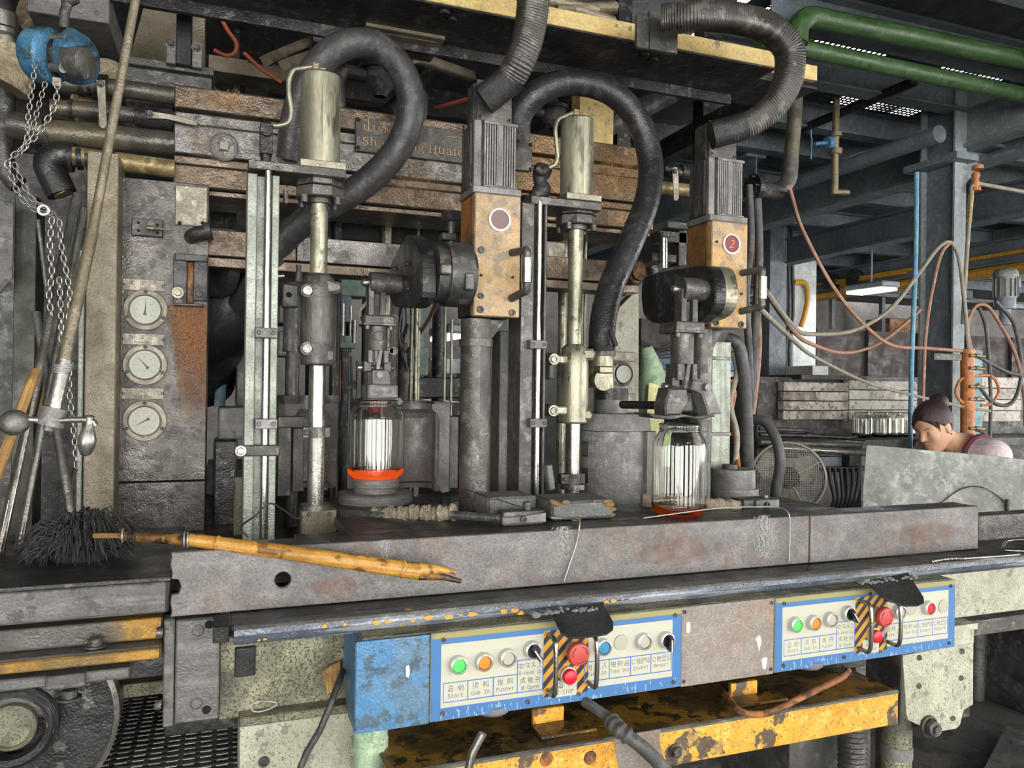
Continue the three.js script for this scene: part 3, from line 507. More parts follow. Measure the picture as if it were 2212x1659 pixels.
  part(t, 'upper_plate', M.plate, fb(d - .004, 378, 402, 448, 488, .1)); for (const u of [388, 438]) { const p = P(u, 482, d - .004); part(t, 'bolt_hole_disc', M.hole, cyl(v3(p.x, p.y, p.z - .004), v3(p.x, p.y, p.z + .0006), .0045)); }  // bolt holes are black discs, their shade is only colour
}
// lower machine body behind the deck
one('machine_core', 'dark cast core of the machine behind the moulds', 'machine frame', M.dark, [bx(P(450, 700, 2.6).x, P(640, 700, 2.6).x, .2, P(520, 1010, 2.6).y, -2.9, -2.6), bx(-.1, 1.62, .76, .998, -2.35, -1.6)]);
one('duct_elbow', 'large black welded duct elbow behind the tall grooved post', 'duct', M.duct, [sweep(pt(2.25, [[640, 500], [560, 600], [480, 680], [440, 760, 2.4], [430, 820, 2.5]]), .105, { n: 30, m: 24 }), (() => { const c = P(466, 590, 2.1); return cyl(v3(c.x - .005, c.y, -2.1), v3(c.x + .02, c.y, -2.12), .06, .06, 24); })()]);
// pipes from the left into the header
function pipeRun(name, label, uvs, d, r, m, extras) { const t = thing(name, label, 'pipe', 'pipes entering the header'); part(t, 'pipe_run', m, sweep(pt(d, uvs), r, { n: 30, m: 18 })); extras && extras(t); return t; }
const coup = (d, u0, v0, u1, v1, r, n = 24) => cyl(P(u0, v0, d), P(u1, v1, d), r, r, n);
function lever(t, d, list, piv, m = M.plate) { const l = part(t, 'lever_handle', m, ex(d, list, .005, .0012)); const p = P(piv[0], piv[1], d); part(t, 'valve_stem', M.dark, [cyl(v3(p.x, p.y, p.z - .03), p, .008), hexb(p, Z, .006, .006)]); }
pipeRun('steel_pipe', 'uppermost pipe into the header with a ball valve and hanging lever', [[130, 181], [260, 192], [378, 208]], 2.02, .021, M.pipe, t => { part(t, 'ball_valve', M.oily, [coup(2.02, 166, 184, 180, 185, .027, 6), coup(2.02, 186, 187, 200, 188, .023, 6), coup(2.02, 200, 188, 236, 191, .03)]); lever(t, 1.98, [[207, 172], [227, 172], [229, 215], [231, 268], [226, 278], [218, 277], [213, 268], [211, 215]], [217, 181]); });
pipeRun('steel_pipe', 'second pipe with a ball valve and lever pointing along it', [[110, 232], [210, 240], [310, 252], [378, 259]], 2.02, .019, M.pipe, t => { part(t, 'ball_valve', M.oily, [coup(2.02, 292, 250, 308, 252, .025, 6), coup(2.02, 308, 252, 372, 260, .026)]); part(t, 'weld_collar', M.oily, coup(2.02, 150, 235, 158, 236, .023)); lever(t, 1.98, [[313, 238], [340, 242], [366, 246], [404, 254], [427, 264], [425, 272], [400, 267], [360, 257], [318, 255]], [323, 246]); });
pipeRun('steel_pipe', 'thick bare pipe between two valved pipes', [[20, 268], [100, 285], [200, 294], [378, 312]], 2.02, .03, M.pipe, t => part(t, 'weld_collar', M.oily, coup(2.02, 98, 285, 104, 285, .033)));
pipeRun('steel_pipe', 'lowest pipe into the header with an elbow and hex couplings', [[140, 420], [118, 385], [108, 345], [140, 338], [250, 349], [378, 366]], 2.0, .022, M.pipeB, t => { part(t, 'elbow_fitting', M.oily, [sweep(pt(2.0, [[134, 420], [115, 380], [106, 350], [128, 336], [150, 339]]), .032, { n: 16, m: 18 }), coup(2.0, 148, 339, 158, 340, .034)]); part(t, 'hex_coupling', M.oily, [coup(2.0, 166, 342, 178, 343, .027, 6), coup(2.0, 186, 344, 198, 345, .026, 6), coup(2.0, 236, 348, 249, 350, .028, 6), coup(2.0, 198, 345, 236, 348, .022)]); });
{ const t = thing('riser_pipe', 'vertical grey pipe with a union at the hoist side', 'pipe'); part(t, 'pipe_run', M.dark, sweep(pt(2.1, [[8, -40], [8, 60], [10, 140], [10, 250], [8, 340], [20, 380], [40, 400]]), .022, { n: 30, m: 16 })); part(t, 'union', M.steel, [coup(2.08, 8, 30, 9, 62, .03, 6), coup(2.08, 9, 64, 10, 75, .026, 6), coup(2.1, 9, 75, 10, 105, .024)]); part(t, 'burlap_wrap', M.burlap, [sweep(pt(2.05, [[4, 100], [10, 130], [16, 165], [6, 185]]), t => .035 + .02 * t, { n: 12, m: 14 })]); }
one('burlap_sack', 'pale burlap lagging wrapped round a pipe behind the hoist', 'lagging', M.burlap, [sweep(pt(2.3, [[60, 10], [110, 40], [150, 90], [190, 125], [215, 170]]), t => .055 + .015 * Math.sin(t * 9), { n: 24, m: 16 })]);
one('burlap_rag', 'dirty burlap rag hanging between the valved pipes', 'rag', M.burlap, [sweep(pt(2.12, [[215, 140], [225, 200], [205, 240], [240, 270]]), t => .045 + .012 * Math.sin(t * 12), { n: 24, m: 12 })]);
one('corner_bracket', 'grey steel plate above the chain hoist', 'plate', M.slab, [fb(1.95, 58, -30, 237, 38, .3)]);
// upper black box and stays
one('valve_box', 'dark grey steel cover box behind the header top', 'box', M.dark, [fb(2.1, 268, 146, 458, 200, .4), fb(2.08, 266, 132, 462, 150, .44), fb(2.12, 268, 200, 376, 300, .3)]);
one('guide_plate', 'tall tan painted plate rising above the header behind a dark bar', 'plate', M.column, [ex(2.3, [[322, -30], [443, -30], [443, 145], [268, 145], [285, 105]], .05)]);
{ const t = thing('hanger_bar', 'black square bar bolted to two angle cleats above the header', 'bar'); part(t, 'bar', M.black, fb(2.06, 381, -30, 414, 140, .05)); for (const [u, v] of [[368, 92], [424, 101]]) { const c = part(t, 'cleat', M.slab, fb(2.06, u - 9, v - 10, u + 12, v + 45, .02)); const p = P(u, v + 2, 2.06); part(c, 'bolt', M.dark, hexb(v3(p.x, p.y, p.z), Z, .008, .01)); } }
// overhead channel with yellow face
{ const t = thing('overhead_channel', 'dusty yellow overhead channel beam carrying the flexible conduits', 'beam'), d = 1.75;
  const a = P(700, -8, d), b = P(1676, 134, d), xa = P(560, 0, d).x, xb = P(1676, 140, d).x, yt = P(1676, 112, d).y, yb = P(1676, 146, d).y;
  part(t, 'face', M.yBeam, bx(xa - .8, xb, yb, yt, -d - .012, -d)); part(t, 'under_plate', M.oily, bx(xa - .8, xb, yb - .006, yb, -d - .2, -d)); part(t, 'rear_flange', M.oily, bx(xa - .8, xb, yb - .035, yb - .002, -d - .215, -d - .2)); part(t, 'top_plate', M.yBeam, bx(xa - .8, xb, yt - .006, yt, -d - .2, -d - .013));
  for (const [u, v] of [[960, 25], [975, 40], [1392, 116], [1410, 127]]) { const p = PY(u, v, yb - .006); part(t, 'bolt_head', M.black, cyl(v3(p.x, p.y - .008, p.z), v3(p.x, p.y + .001, p.z), .014, .014, 6)); }
}
{ const d = 1.95, t = thing('rear_channel', 'second pale channel end behind the overhead channel', 'beam'); part(t, 'face', M.yBeam, bar(d, 1600, 118, 150, 1766, 134, 168, .02)); part(t, 'under_plate', M.oily, bar(d, 1500, 160, 166, 1766, 168, 174, .2)); }
// yellow uprights behind the header
one('painted_upright', 'chipped cream upright plate behind the second hose', 'upright', M.yBeam, [fb(2.2, 1252, 120, 1326, 326, .06)]);
one('painted_upright', 'cream lower upright carrying a single gauge beside the second mould', 'upright', M.cream, [ex(2.12, [[1312, 690], [1380, 622], [1380, 1000], [1300, 1000]], .04)]);
{ const t = thing('side_gauge', 'round gauge on the cream upright beside the second mould', 'gauge'), d = 2.1; const p = P(1343, 808, d), r = 27 * mpp(p);
  part(t, 'case', M.steel, turned(v3(p.x, p.y, -d), Z, [[r, 0], [r, .008], [r * .8, .011], [r * .76, .02], [r * .68, .014]], 32)); part(t, 'dial', DIAL, discXY(p.x, p.y, -d + .013, r * .72));
  part(t, 'label_plate', M.plate, fb(d, 1322, 760, 1372, 780, .01)); part(t, 'label_plate', M.plate, fb(d, 1325, 850, 1375, 870, .01)); }
one('diagonal_brace', 'dark diagonal brace behind the second hose', 'brace', M.oily, [cyl(P(1240, 300, 2.24), P(1545, 150, 2.92), .05, .05, 4)]); one('diagonal_brace', 'thin dark brace crossing behind the first hose loop', 'brace', M.oily, [cyl(P(840, 245, 2.7), P(960, 120, 2.9), .03, .03, 4)]);
{ // cast valve bodies in the dark above the header
  for (const [u, v, s, lab] of [[822, 165, 1, 'dark cast valve body inside the first hose loop'], [1195, 245, .8, 'dark cast valve body beside the second finned motor']]) {
    const t = thing('cast_valve', lab, 'valve'), d = 2.25, c = P(u, v, d), k = s * .055;
    part(t, 'body', M.dark, [lathe(v3(c.x, c.y - k * 1.1, c.z), Yv, [[k * .3, 0], [k * .5, k * .3], [k * .9, k * .8], [k * .95, k * 1.3], [k * .5, k * 1.7], [k * .25, k * 2.2]], 20), cyl(v3(c.x - k * 1.9, c.y, c.z), v3(c.x + k * 1.9, c.y - k * .3, c.z), k * .38), sweep([v3(c.x - k * 1.9, c.y, c.z), v3(c.x - k * 2.2, c.y - k * .4, c.z), v3(c.x - k * 2.2, c.y - k * 2, c.z)], k * .4, { n: 12, m: 12 }), sweep([v3(c.x + k * 1.8, c.y - k * .3, c.z), v3(c.x + k * 2.3, c.y - k * .6, c.z), v3(c.x + k * 2.3, c.y - k * 2, c.z)], k * .25, { n: 12, m: 12 })]);
    part(t, 'flange', M.oily, [cyl(v3(c.x, c.y + k * .2, c.z), v3(c.x, c.y + k * .45, c.z), k * 1.15)]);
    part(t, 'lever_handle', M.slab, [bx(c.x - k * 2.4, c.x - k * 2, c.y - k * 3.6, c.y - k * 1.8, c.z + k * .4, c.z + k * .5)]); }
}
{ const t = thing('flange_head', 'dark round flange on a pedestal above the first air cylinder', 'flange'), d = 2.15, c = P(712, 50, d); part(t, 'disc', M.oily, [cyl(v3(c.x, c.y, c.z), v3(c.x, c.y + .012, c.z), .05), cyl(v3(c.x, c.y - .05, c.z), v3(c.x, c.y, c.z), .008)]); part(t, 'pedestal', M.slab, [fb(d - .02, 676, 70, 750, 96, .1), fb(d - .02, 681, 96, 693, 112, .08)]); }
one('slat_tray', 'stack of thin tan strips hung under the overhead channel', 'strips', M.column, [bar(1.9, 790, 44, 53, 962, 79, 89, .15), bar(1.92, 802, 53, 65, 946, 84, 96, .12)]);
// dark voids and light beams of the upper structure behind
one('upper_cross_beam', 'pale dusty beam crossing behind the header top', 'beam', M.column, [bar(2.8, 450, 122, 158, 640, 140, 172, .1)]);
for (const [a, b, c, d, r, l] of [[492, 62, 512, 110, .006, 'orange cable hanging in a loop above the header'], [0, 0, 0, 0, 0, '']]) if (r) one('orange_cable', l, 'cable', flat('#94482a', .6), [sweep(pt(2.3, [[478, 40], [492, 66], [511, 96], [506, 114], [490, 120], [462, 108]]), r, { n: 30, m: 8 }), sweep(pt(2.3, [[527, 114], [560, 145], [608, 178]]), r, { n: 16, m: 8 })]);
one('orange_cable', 'straight orange cable beside the finned motor', 'cable', flat('#94482a', .6), [cyl(P(940, 234, 2.05), P(1014, 213, 1.7), .005)]);
for (const [u, w, lab] of [[511, 14, 'slim black hanger strip in the gap above the header'], [1540, 40, 'dark upright seen between the channel and the second conduit'], [1350, 30, 'dark upright standing behind the second hose top']]) one('dark_upright', lab, 'upright', M.oily, [fb(2.9, u - w / 2, -30, u + w / 2, 330, .08)]);
{ // added deck that darkens the space above the header: plates on joists
  const t = thing('added_shade_deck', undefined, undefined, null, 'structure'), y = 2.8, x0 = -2.6, x1 = 2.1; for (let i = 0; i < 5; i++) part(t, 'deck_plate', M.roof, bx(x0, x1, y, y + .01, -2.5 - (i + 1) * .8, -2.502 - i * .8, 0)); for (let i = 0; i < 6; i++) part(t, 'joist', M.oily, bx(x0, x1, y - .1, y - .001, -2.56 - i * .78, -2.5 - i * .78)); for (const x of [-2.5, -1.2, .1, 1.3, 2.0]) part(t, 'bearer', M.oily, bx(x - .04, x + .04, y - .2, y - .101, -6.4, -2.5));
  for (const x of [-2.5, 2.0]) part(t, 'leg', M.oily, bx(x - .05, x + .05, 0, y - .2, -6.4, -6.3)); }
for (const [u0, v0, u1, v1, lab] of [[575, 130, 670, 88, 'grey angle strut in the dark above the header'], [615, 140, 700, 110, 'thin grey strut next to the angle strut'], [900, 125, 1020, 165, 'slanted grey angle behind the first hose top']]) one('angle_strut', lab, 'strut', M.column, [cyl(P(u0, v0, 2.5), P(u1, v1, 2.9), .022, .022, 4)]);
{ const t = thing('lath_bundle', 'timber offcuts lying on the overhead channel', 'offcuts'), d = 1.9; for (const [a, b, c, e] of [[1240, 20, 1325, 48], [1200, 20, 1330, 15], [1150, -5, 1290, 22]]) part(t, 'offcut', M.column, cyl(P(a, b, d), P(c, e, d), .02, .02, 4)); }
// ---------- the two stations ----------
one('machine_deck', 'dark oily deck plate that the moulds stand on', 'deck', M.oily, [bx(-.3, P(1640, 1050, 1.9).x, 1.0, 1.145, -2.62, -1.42, .004)]);
function station(o) {
  const d = o.d, dp = o.dp;
  { // grooved post with its guide rod
    const t = thing('guide_post', o.postLabel, 'post'), [uA, uB, uC, uD, vT, vB] = o.post;
    const x = u => P(u, 700, dp).x, yT = P(uA, vT, dp).y, yB = 1.145;
    part(t, 'post_body', o.postMat, [bx(x(uA), x(uB), yB, yT, -dp - .08, -dp), bx(x(uC), x(uD), yB, yT, -dp - .08, -dp), bx(x(uB) - .001, x(uC) + .001, yB, yT, -dp - .08, -dp - .016)]);
    const rx = P(o.rod[0], 700, dp).x, rr = o.rod[1] * mpp(P(o.rod[0], 700, dp)); part(t, 'guide_rod', M.chrome, cyl(v3(rx, yB, -dp - .002), v3(rx, P(o.rod[0], o.rod[2], dp).y, -dp - .002), rr));
    for (const [v, w] of o.rodClamps) { const p = P(o.rod[0], v, dp - .02), k = mpp(p), c = part(t, 'rod_clamp', M.cast, bx(p.x - 23 * w * k, p.x + 23 * w * k, p.y - 11 * w * k, p.y + 11 * w * k, -dp - .004, -dp + .022)); for (const s of [-1, 1]) part(c, 'socket_bolt', M.dark, sock(v3(p.x + s * 15 * w * k, p.y, -dp + .0195), Z, 5 * w * k, .004)); }
    if (o.strap) { const [u0, v0, u1, v1, ub] = o.strap, s = part(t, 'strap', M.castD, fb(dp - .012, u0, v0, u1, v1, .012, .003)); const p = P(ub, (v0 + v1) / 2, dp - .012); part(s, 'bolt', M.steel, hexb(p, Z, .0075, .008)); }
  }
  const u = o.u, C = v => P(u, v, d), x = C(600).x, k = mpp(C(600)), z = -d, Y = v => C(v).y;
  { const t = thing('air_cylinder', o.cylLabel, 'air cylinder'), R = o.R * k;
    part(t, 'arm_plate', M.castD, bar(d - R - .02, ...o.arm, R * 2 + .03));
    part(t, 'base_plate', M.zinc, bar(d - R - .012, ...o.base, R * 2 + .02));
    part(t, 'barrel', M.zinc, lathe(v3(x, Y(o.v[1]), z), Yv, [[0, 0], [R * .97, 0], [R, .002], [R, Y(o.v[0]) - Y(o.v[1]) - .006], [R * .96, Y(o.v[0]) - Y(o.v[1]) - .001], [R * .5, Y(o.v[0]) - Y(o.v[1])], [0, Y(o.v[0]) - Y(o.v[1])]], 48));
    for (const [a, b] of o.flanges) { const f = []; const r = o.R * 1.22 * k, c = .35; for (let i = 0; i < 8; i++) { const an = (i + .5) / 8 * 6.2832; f.push([x + r * Math.cos(an), r * Math.sin(an)]); } const g = exw(f.map(q => [q[0] - x, q[1]]), 0, Y(a) - Y(b) - .001, .002); g.rotateX(-Math.PI / 2); part(t, 'flange', M.castD, g.translate(x, Y(b), z)); }
    const vb = o.flanges[1][1]; part(t, 'collar', M.castD, cyl(v3(x, Y(vb) - .01, z), v3(x, Y(vb) + .002, z), R * .66)); for (const [sx, sz] of [[-1, 1], [1, 1], [1, -1], [-1, -1]]) part(t, 'bolt', M.castD, cyl(v3(x + sx * R * .82, Y(vb) - .014, z + sz * R * .7), v3(x + sx * R * .82, Y(vb) + .001, z + sz * R * .7), R * .18, R * .18, 10));
    const top = Y(o.v[0]); const fit = part(t, 'top_fitting', M.brass, [bx(x - R * .5, x - R * .15, top, top + R * .42, z + R * .2, z + R * .6), cyl(v3(x - R * .2, top + R * .2, z + R * .4), v3(x + R * .15, top + R * .2, z + R * .4), R * .1)]);
    part(fit, 'air_tube', M.zinc, sweep([v3(x - R * .4, top + R * .25, z + R * .4), ...pt(d - R * .4, o.tube)], R * .13, { n: 40, m: 10 }));
    if (o.valve) { const [vu, vv] = o.valve, p = P(vu, vv, d - .03); part(t, 'flow_valve', M.oily, [bx(p.x - .013, p.x + .013, p.y - .035, p.y + .03, p.z - .013, p.z + .013), cyl(v3(p.x, p.y + .012, p.z), v3(p.x, p.y + .012, p.z + .026), .012), cyl(v3(p.x, p.y - .05, p.z), v3(p.x, p.y - .03, p.z), .012, .012, 6)]); part(t, 'hex_fitting', M.zinc, cyl(P(o.tubeEnd[0], o.tubeEnd[1], d - R * .4), P(o.tubeEnd[0] - 14, o.tubeEnd[1] - 1, d - R * .4), .007, .007, 6)); }
    part(t, 'piston_rod', o.rodMat || M.zinc, cyl(v3(x, Y(o.rodTop), z), v3(x, Y(o.sleeve[0]) - .01, z), o.rr * k));
    // sleeve casting
    const [s0, s1] = o.sleeve, r = o.sr * k, Hs = Y(s0) - Y(s1), s = part(t, 'sleeve_casting', o.sMat, [lathe(v3(x, Y(s1), z), Yv, [[r * .5, 0], [r * .92, .001], [r * .96, .006], [r * .96, Hs * .2], [r, Hs * .25], [r, Hs * .72], [r * .96, Hs * .82], [r * .9, Hs * .95], [r * .6, Hs], [r * .4, Hs]], 32), ...o.lugs.map(l => exw(l.map(([a, b]) => { const p = P(a, b, d - r * .75); return [p.x, p.y]; }), z + r * .2, r * .62, .006))]);
    for (const [bu, bv] of o.bosses) { const p = P(bu, bv, d - r * .8); const b = part(s, 'clamp_boss', o.sMat, [cyl(v3(p.x, p.y, z - r * .3), v3(p.x, p.y, z + r * .85), r * .42, r * .38, 16), bx(p.x, x, p.y - r * .3, p.y + r * .3, z - r * .2, z + r * .55, .005)]); part(b, 'socket_bolt', M.steel, sock(v3(p.x, p.y, z + r * .84), Z, r * .27, .006)); }
    part(t, 'lower_rod', M.chrome, cyl(v3(x, Y(o.clampV[1]) , z), v3(x, Y(s1) + .005, z), o.rr * k * .98));
    const [c0, c1, cu0, cu1] = o.clampV; const cl = part(t, 'stop_collar', M.castD, [cyl(v3(x, Y(c1), z), v3(x, Y(c0), z), o.rr * k * 1.3, o.rr * k * 1.3, 6), bx(P(cu0, c0, d).x, P(cu1, c0, d).x, Y(c1), Y(c0), z - .008, z + .014, .002)]); part(cl, 'bolt', M.dark, hexb(v3(P(cu0 + 8, c0, d).x, (Y(c0) + Y(c1)) / 2, z + .013), Z, .006, .006));
    part(t, 'rod_end', M.steel, [cyl(v3(x, 1.145, z), v3(x, Y(c1), z), o.rr * k * .95), cyl(v3(x, Y(o.footV) - .004, z), v3(x, Y(o.footV) + .008, z), o.rr * k * 1.7)]);
    if (o.foot) { const [a, b, c, e] = o.foot, f = part(t, 'foot_block', M.column, bx(P(a, b, d - .03).x, P(c, b, d - .03).x, 1.145, P(a, b, d - .03).y, z - .03, z + .03, .003)); for (const q of e) { const p = P(q[0], q[1], d - .03); part(f, 'bolt', M.steel, sph(v3(p.x, p.y, p.z), .005)); } }
  }
}
station({ d: 1.72, dp: 1.66, u: 688, R: 42, v: [163, 362], post: [530, 552, 584, 600, 372, 1165], rod: [575, 7.5, 368], postMat: M.post, rodClamps: [[719, 1], [916, 1]], strap: [506, 962, 605, 986, 520], postLabel: 'tall green-grey grooved post with a bright guide rod by the first air cylinder',
  cylLabel: 'grey-gold air cylinder and piston rod standing before the first open mould', arm: [536, 343, 362, 748, 366, 386], base: [648, 339, 356, 748, 353, 370], flanges: [[382, 407], [408, 432]], tube: [[650, 148], [634, 152], [625, 170], [624, 200], [629, 240], [622, 264], [600, 272], [590, 273]], valve: [575, 300], tubeEnd: [600, 272], rodTop: 432, rr: 18.5,
  sleeve: [592, 790], sr: 37, sMat: M.castD, lugs: [[[690, 602], [706, 600], [738, 612], [742, 622], [735, 632], [706, 636], [690, 640]], [[695, 752], [725, 754], [725, 782], [700, 784]]], bosses: [[664, 628], [663, 753]], clampV: [922, 945, 653, 712], footV: 1096, foot: [650, 1104, 728, [[668, 1111], [712, 1110]]] });
station({ d: 1.72, dp: 1.66, u: 1243, R: 36, v: [258, 431], post: [1124, 1152, 1174, 1180, 436, 1060], rod: [1163, 6.5, 436], postMat: M.castD, rodClamps: [[744, .85], [914, .85]], postLabel: 'dark grey grooved post with a guide rod by the second air cylinder',
  cylLabel: 'grey-gold air cylinder with a pale cast sleeve before the closed mould', arm: [1147, 422, 440, 1300, 437, 455], base: [1224, 414, 428, 1300, 422, 437], flanges: [[450, 468], [469, 489]], tube: [[1220, 251], [1206, 258], [1200, 275], [1202, 310], [1204, 340], [1197, 356], [1185, 362]], rodTop: 489, rr: 16,
  sleeve: [744, 915], sr: 31, sMat: M.zinc, lugs: [[[1245, 752], [1282, 753], [1289, 763], [1283, 778], [1250, 778]], [[1245, 882], [1276, 884], [1283, 896], [1278, 908], [1250, 908]]], bosses: [[1197, 776], [1196, 887]], clampV: [1022, 1044, 1207, 1259], footV: 1052, foot: null });
one('rag_bundle', 'black oily rag tied over a fitting beside the second air cylinder', 'rag', M.rubber, [sweep(pt(1.76, [[1176, 360], [1166, 385], [1170, 410], [1150, 432], [1138, 440]]), t => .02 + .004 * Math.sin(t * 14), { n: 24, m: 12 }), sweep(pt(1.74, [[1182, 362], [1170, 372], [1158, 362]]), .011, { n: 12, m: 8 })]);
// thick black hoses
function hose(label, uvs, r, m, bands) { const t = thing('blow_hose', label, 'hose', 'thick black air hoses'), pts = uvs.map(([u, v, d]) => P(u, v, d)); part(t, 'hose_tube', m, sweep(pts, r, { n: 120, m: 22 })); const c = new THREE.CatmullRomCurve3(pts, false, 'centripetal'); for (const b of bands) { const p = c.getPointAt(b), q = c.getPointAt(b + .006); part(t, 'band', m, cyl(p, q, r * 1.018, r * 1.018, 22)); } return t; }
{ const t = hose('thick black hose looping over the first air cylinder', [[628, 345, 1.95], [640, 250, 1.92], [680, 150, 1.88], [745, 98, 1.86], [815, 100, 1.86], [872, 160, 1.87], [888, 240, 1.88], [860, 320, 1.9], [790, 395, 1.93], [700, 450, 1.96], [620, 510, 2.0], [575, 580, 2.05], [520, 660, 2.15]], .0345, M.rubber, [.3, .5, .56, .62, .7]);
  part(t, 'pipe_nipple', M.pipe, [vcyl(628, 290, 345, 1.95, 18), vcyl(628, 284, 292, 1.95, 21)]); }
{ const t = hose('thick black hose arching over the second air cylinder to the closed mould', [[1118, 300, 1.95], [1122, 250, 1.93], [1170, 195, 1.9], [1240, 178, 1.89], [1320, 200, 1.88], [1378, 260, 1.87], [1405, 350, 1.86], [1398, 430, 1.84], [1360, 530, 1.82], [1320, 620, 1.8], [1302, 700, 1.78], [1300, 752, 1.77]], .0345, M.duct, [.45, .5, .55, .62, .68, .75, .82, .9]);
  part(t, 'tape_wrap', M.black, [vcyl(1300, 738, 757, 1.77, 27), sweep(pt(1.72, [[1318, 712], [1326, 735], [1330, 748]]), .007, { n: 8, m: 8 })]); }
// drive units
function drive(o) {
  const d = 1.6, t = thing('drive_unit', o.label, 'drive unit'), [u0, u1] = o.u, x0 = P(u0, o.v[0], d).x, x1 = P(u1, o.v[0], d).x, yT = P((u0 + u1) / 2, o.v[0], d).y, yB = P((u0 + u1) / 2, o.v[1], d).y, yS = P(u0, o.vs, d).y, z = -d, D = .11;
  part(t, 'front_cover', M.block, bx(x0, x1, yB, yT, z - .02, z, .003)); part(t, 'side_cover', M.blockS, bx(x0 + .001, x1 - .001, yS, yT, z - D, z - .0205, .003)); part(t, 'gear_case', M.oily, bx(x0 - .004, x1 - .002, yB + .002, yS - .001, z - D, z - .0205, .003));
  const q = (fx, fy) => v3(x0 + (x1 - x0) * fx, yB + (yT - yB) * fy, z);
  const b = q(o.badge[0], o.badge[1]), R = .0255, bd = part(t, 'number_badge', M.ring, turned(b, Z, [[R, -.002], [R, .004], [R * .84, .0045], [R * .82, .002]], 36)); part(bd, 'number_face', canvasMat(128, 128, c => { c.fillStyle = o.n ? '#6e2f2c' : '#6f5a57'; c.fillRect(0, 0, 128, 128); if (o.n) { c.fillStyle = '#d9764e'; c.font = 'italic 84px sans-serif'; c.textAlign = 'center'; c.fillText(o.n, 64, 94); } else { c.fillStyle = '#84746e'; for (let i = 0; i < 70; i++) c.fillRect((i * 53) % 128, (i * 37) % 128, 5, 2); } }), discXY(b.x, b.y, b.z + .0025, R * .84));
  for (const [fx, fy, s] of o.bolts) { const p = q(fx, fy); part(t, 'socket_bolt', M.dark, sock(v3(p.x, p.y, p.z - .002), Z, s, .006)); }
  // handle
  const h0 = P(...o.handle[0], d), h1 = P(...o.handle[3], d), ho = P(...o.handle[1], d - .05), h2 = P(...o.handle[2], d - .05); const hd = part(t, 'handle_bar', M.castD, sweep([h0, h0.clone().lerp(ho, .75), ho, ho.clone().lerp(h2, .18), ho.clone().lerp(h2, .82), h2, h2.clone().lerp(h1, .25), h1], .0085, { n: 50, m: 14 })); part(hd, 'grip_sleeve', M.chrome, cyl(ho.clone().lerp(h2, .2), ho.clone().lerp(h2, .8), .0125));
  // motor
  const mt = part(t, 'motor_base', M.cast, bx(x0 - .004, x1 + .002, yT, yT + .016, z - D + .005, z - .004)), ym = P(u0, o.vm, d).y, mx0 = x0 + .004, mx1 = x1 - .004; part(t, 'motor_body', M.castD, [bx(mx0, mx1, yT + .016, ym, z - D + .012, z - .024, .004)]);
  const nf = 13; for (let i = 0; i < nf; i++) { const xx = mx0 + .022 + (mx1 - mx0 - .03) * i / (nf - 1); if (i === 6) continue; part(t, 'cooling_fin', M.cast, bx(xx - .0018, xx + .0018, yT + .02, ym - .008, z - .026, z - .012, 0)); }
  part(t, 'fin_plate', M.cast, [bx(mx0 + .018, mx1, ym - .01, ym - .002, z - .03, z - .01), bx(mx0 + .018, mx1, yT + .016, yT + .021, z - .03, z - .01), bx((mx0 + mx1) / 2 + .001, (mx0 + mx1) / 2 + .013, yT + .02, ym - .006, z - .03, z - .011), bx(mx0 - .002, mx0 + .016, yT + .016, ym, z - .03, z - .018)]);
  for (let i = 0; i < 10; i++) { const zz = z - .035 - i * .0068; part(t, 'cooling_fin', M.dark, bx(mx0 - .006, mx0 + .002, yT + .02, ym - .006, zz - .0014, zz + .0014, 0)); }
  const jt = ym + .09; part(t, 'junction_box', M.dark, [bx(mx0 + .002, mx1 - .01, ym, jt, z - D + .02, z - .04, .004)]); part(t, 'face_plate', M.castD, bx(mx0 + .008, mx1 - .008, ym + .004, jt + .006, z - .04, z - .034));
  for (const [sx, sy] of [[.016, .012], [.085, .012], [.016, .086], [.085, .086]]) part(t, 'socket_bolt', M.dark, sock(v3(mx0 + sx, ym + sy, z - .035), Z, .004, .004));
  return { t, x0, x1, yB, z, D, jt, ym, mx0, mx1 };
}
const d1 = drive({ label: 'orange-brown drive unit with a blank round badge and finned motor', u: [1026, 1126], v: [419, 685], vs: 520, vm: 250, badge: [.53, .79], bolts: [[.15, .535, .0078], [.15, .165, .007], [.145, .055, .0078], [.83, .042, .0078], [.15, .33, .003], [.83, .33, .003]], handle: [[1106, 546], [1138, 540], [1137, 628], [1104, 645]] });
const d2 = drive({ label: 'orange-brown drive unit with a red number two badge and finned motor', n: '2', u: [1538, 1616], v: [479, 709], vs: 575, vm: 332, badge: [.53, .79], bolts: [[.14, .045, .0078], [.83, .04, .0078], [.15, .33, .003], [.83, .33, .003], [.13, .8, .003]], handle: [[1602, 590], [1646, 582], [1645, 662], [1600, 673]] });
// ribbed conduits
function conduit(label, pts, extra) { const t = thing('flexible_conduit', label, 'conduit', 'ribbed flexible conduits'), c = new THREE.CatmullRomCurve3(pts, false, 'centripetal'), L = c.getLength(), nr = Math.round(L / .0062);
  part(t, 'ribbed_sleeve', M.conduit, sweep(pts, s => .031 * (1 + .03 * Math.sin(s * nr * 6.2832)), { n: nr * 4, m: 20, sq: 4, ref: Z })); const a = pts[0], b = pts[1].clone().sub(a).normalize(); part(t, 'end_collar', M.black, sweep([a.clone().addScaledVector(b, -.01), a.clone().addScaledVector(b, .04), a.clone().addScaledVector(b, .075)], .0325, { n: 8, m: 20, sq: 4, ref: Z })); extra && extra(t); }
conduit('ribbed conduit rising from the first finned motor past the yellow channel', pt(1.55, [[1052, 212, 1.6], [1095, 178, 1.58], [1124, 130], [1142, 75], [1150, 20], [1152, -60], [1152, -160]]));
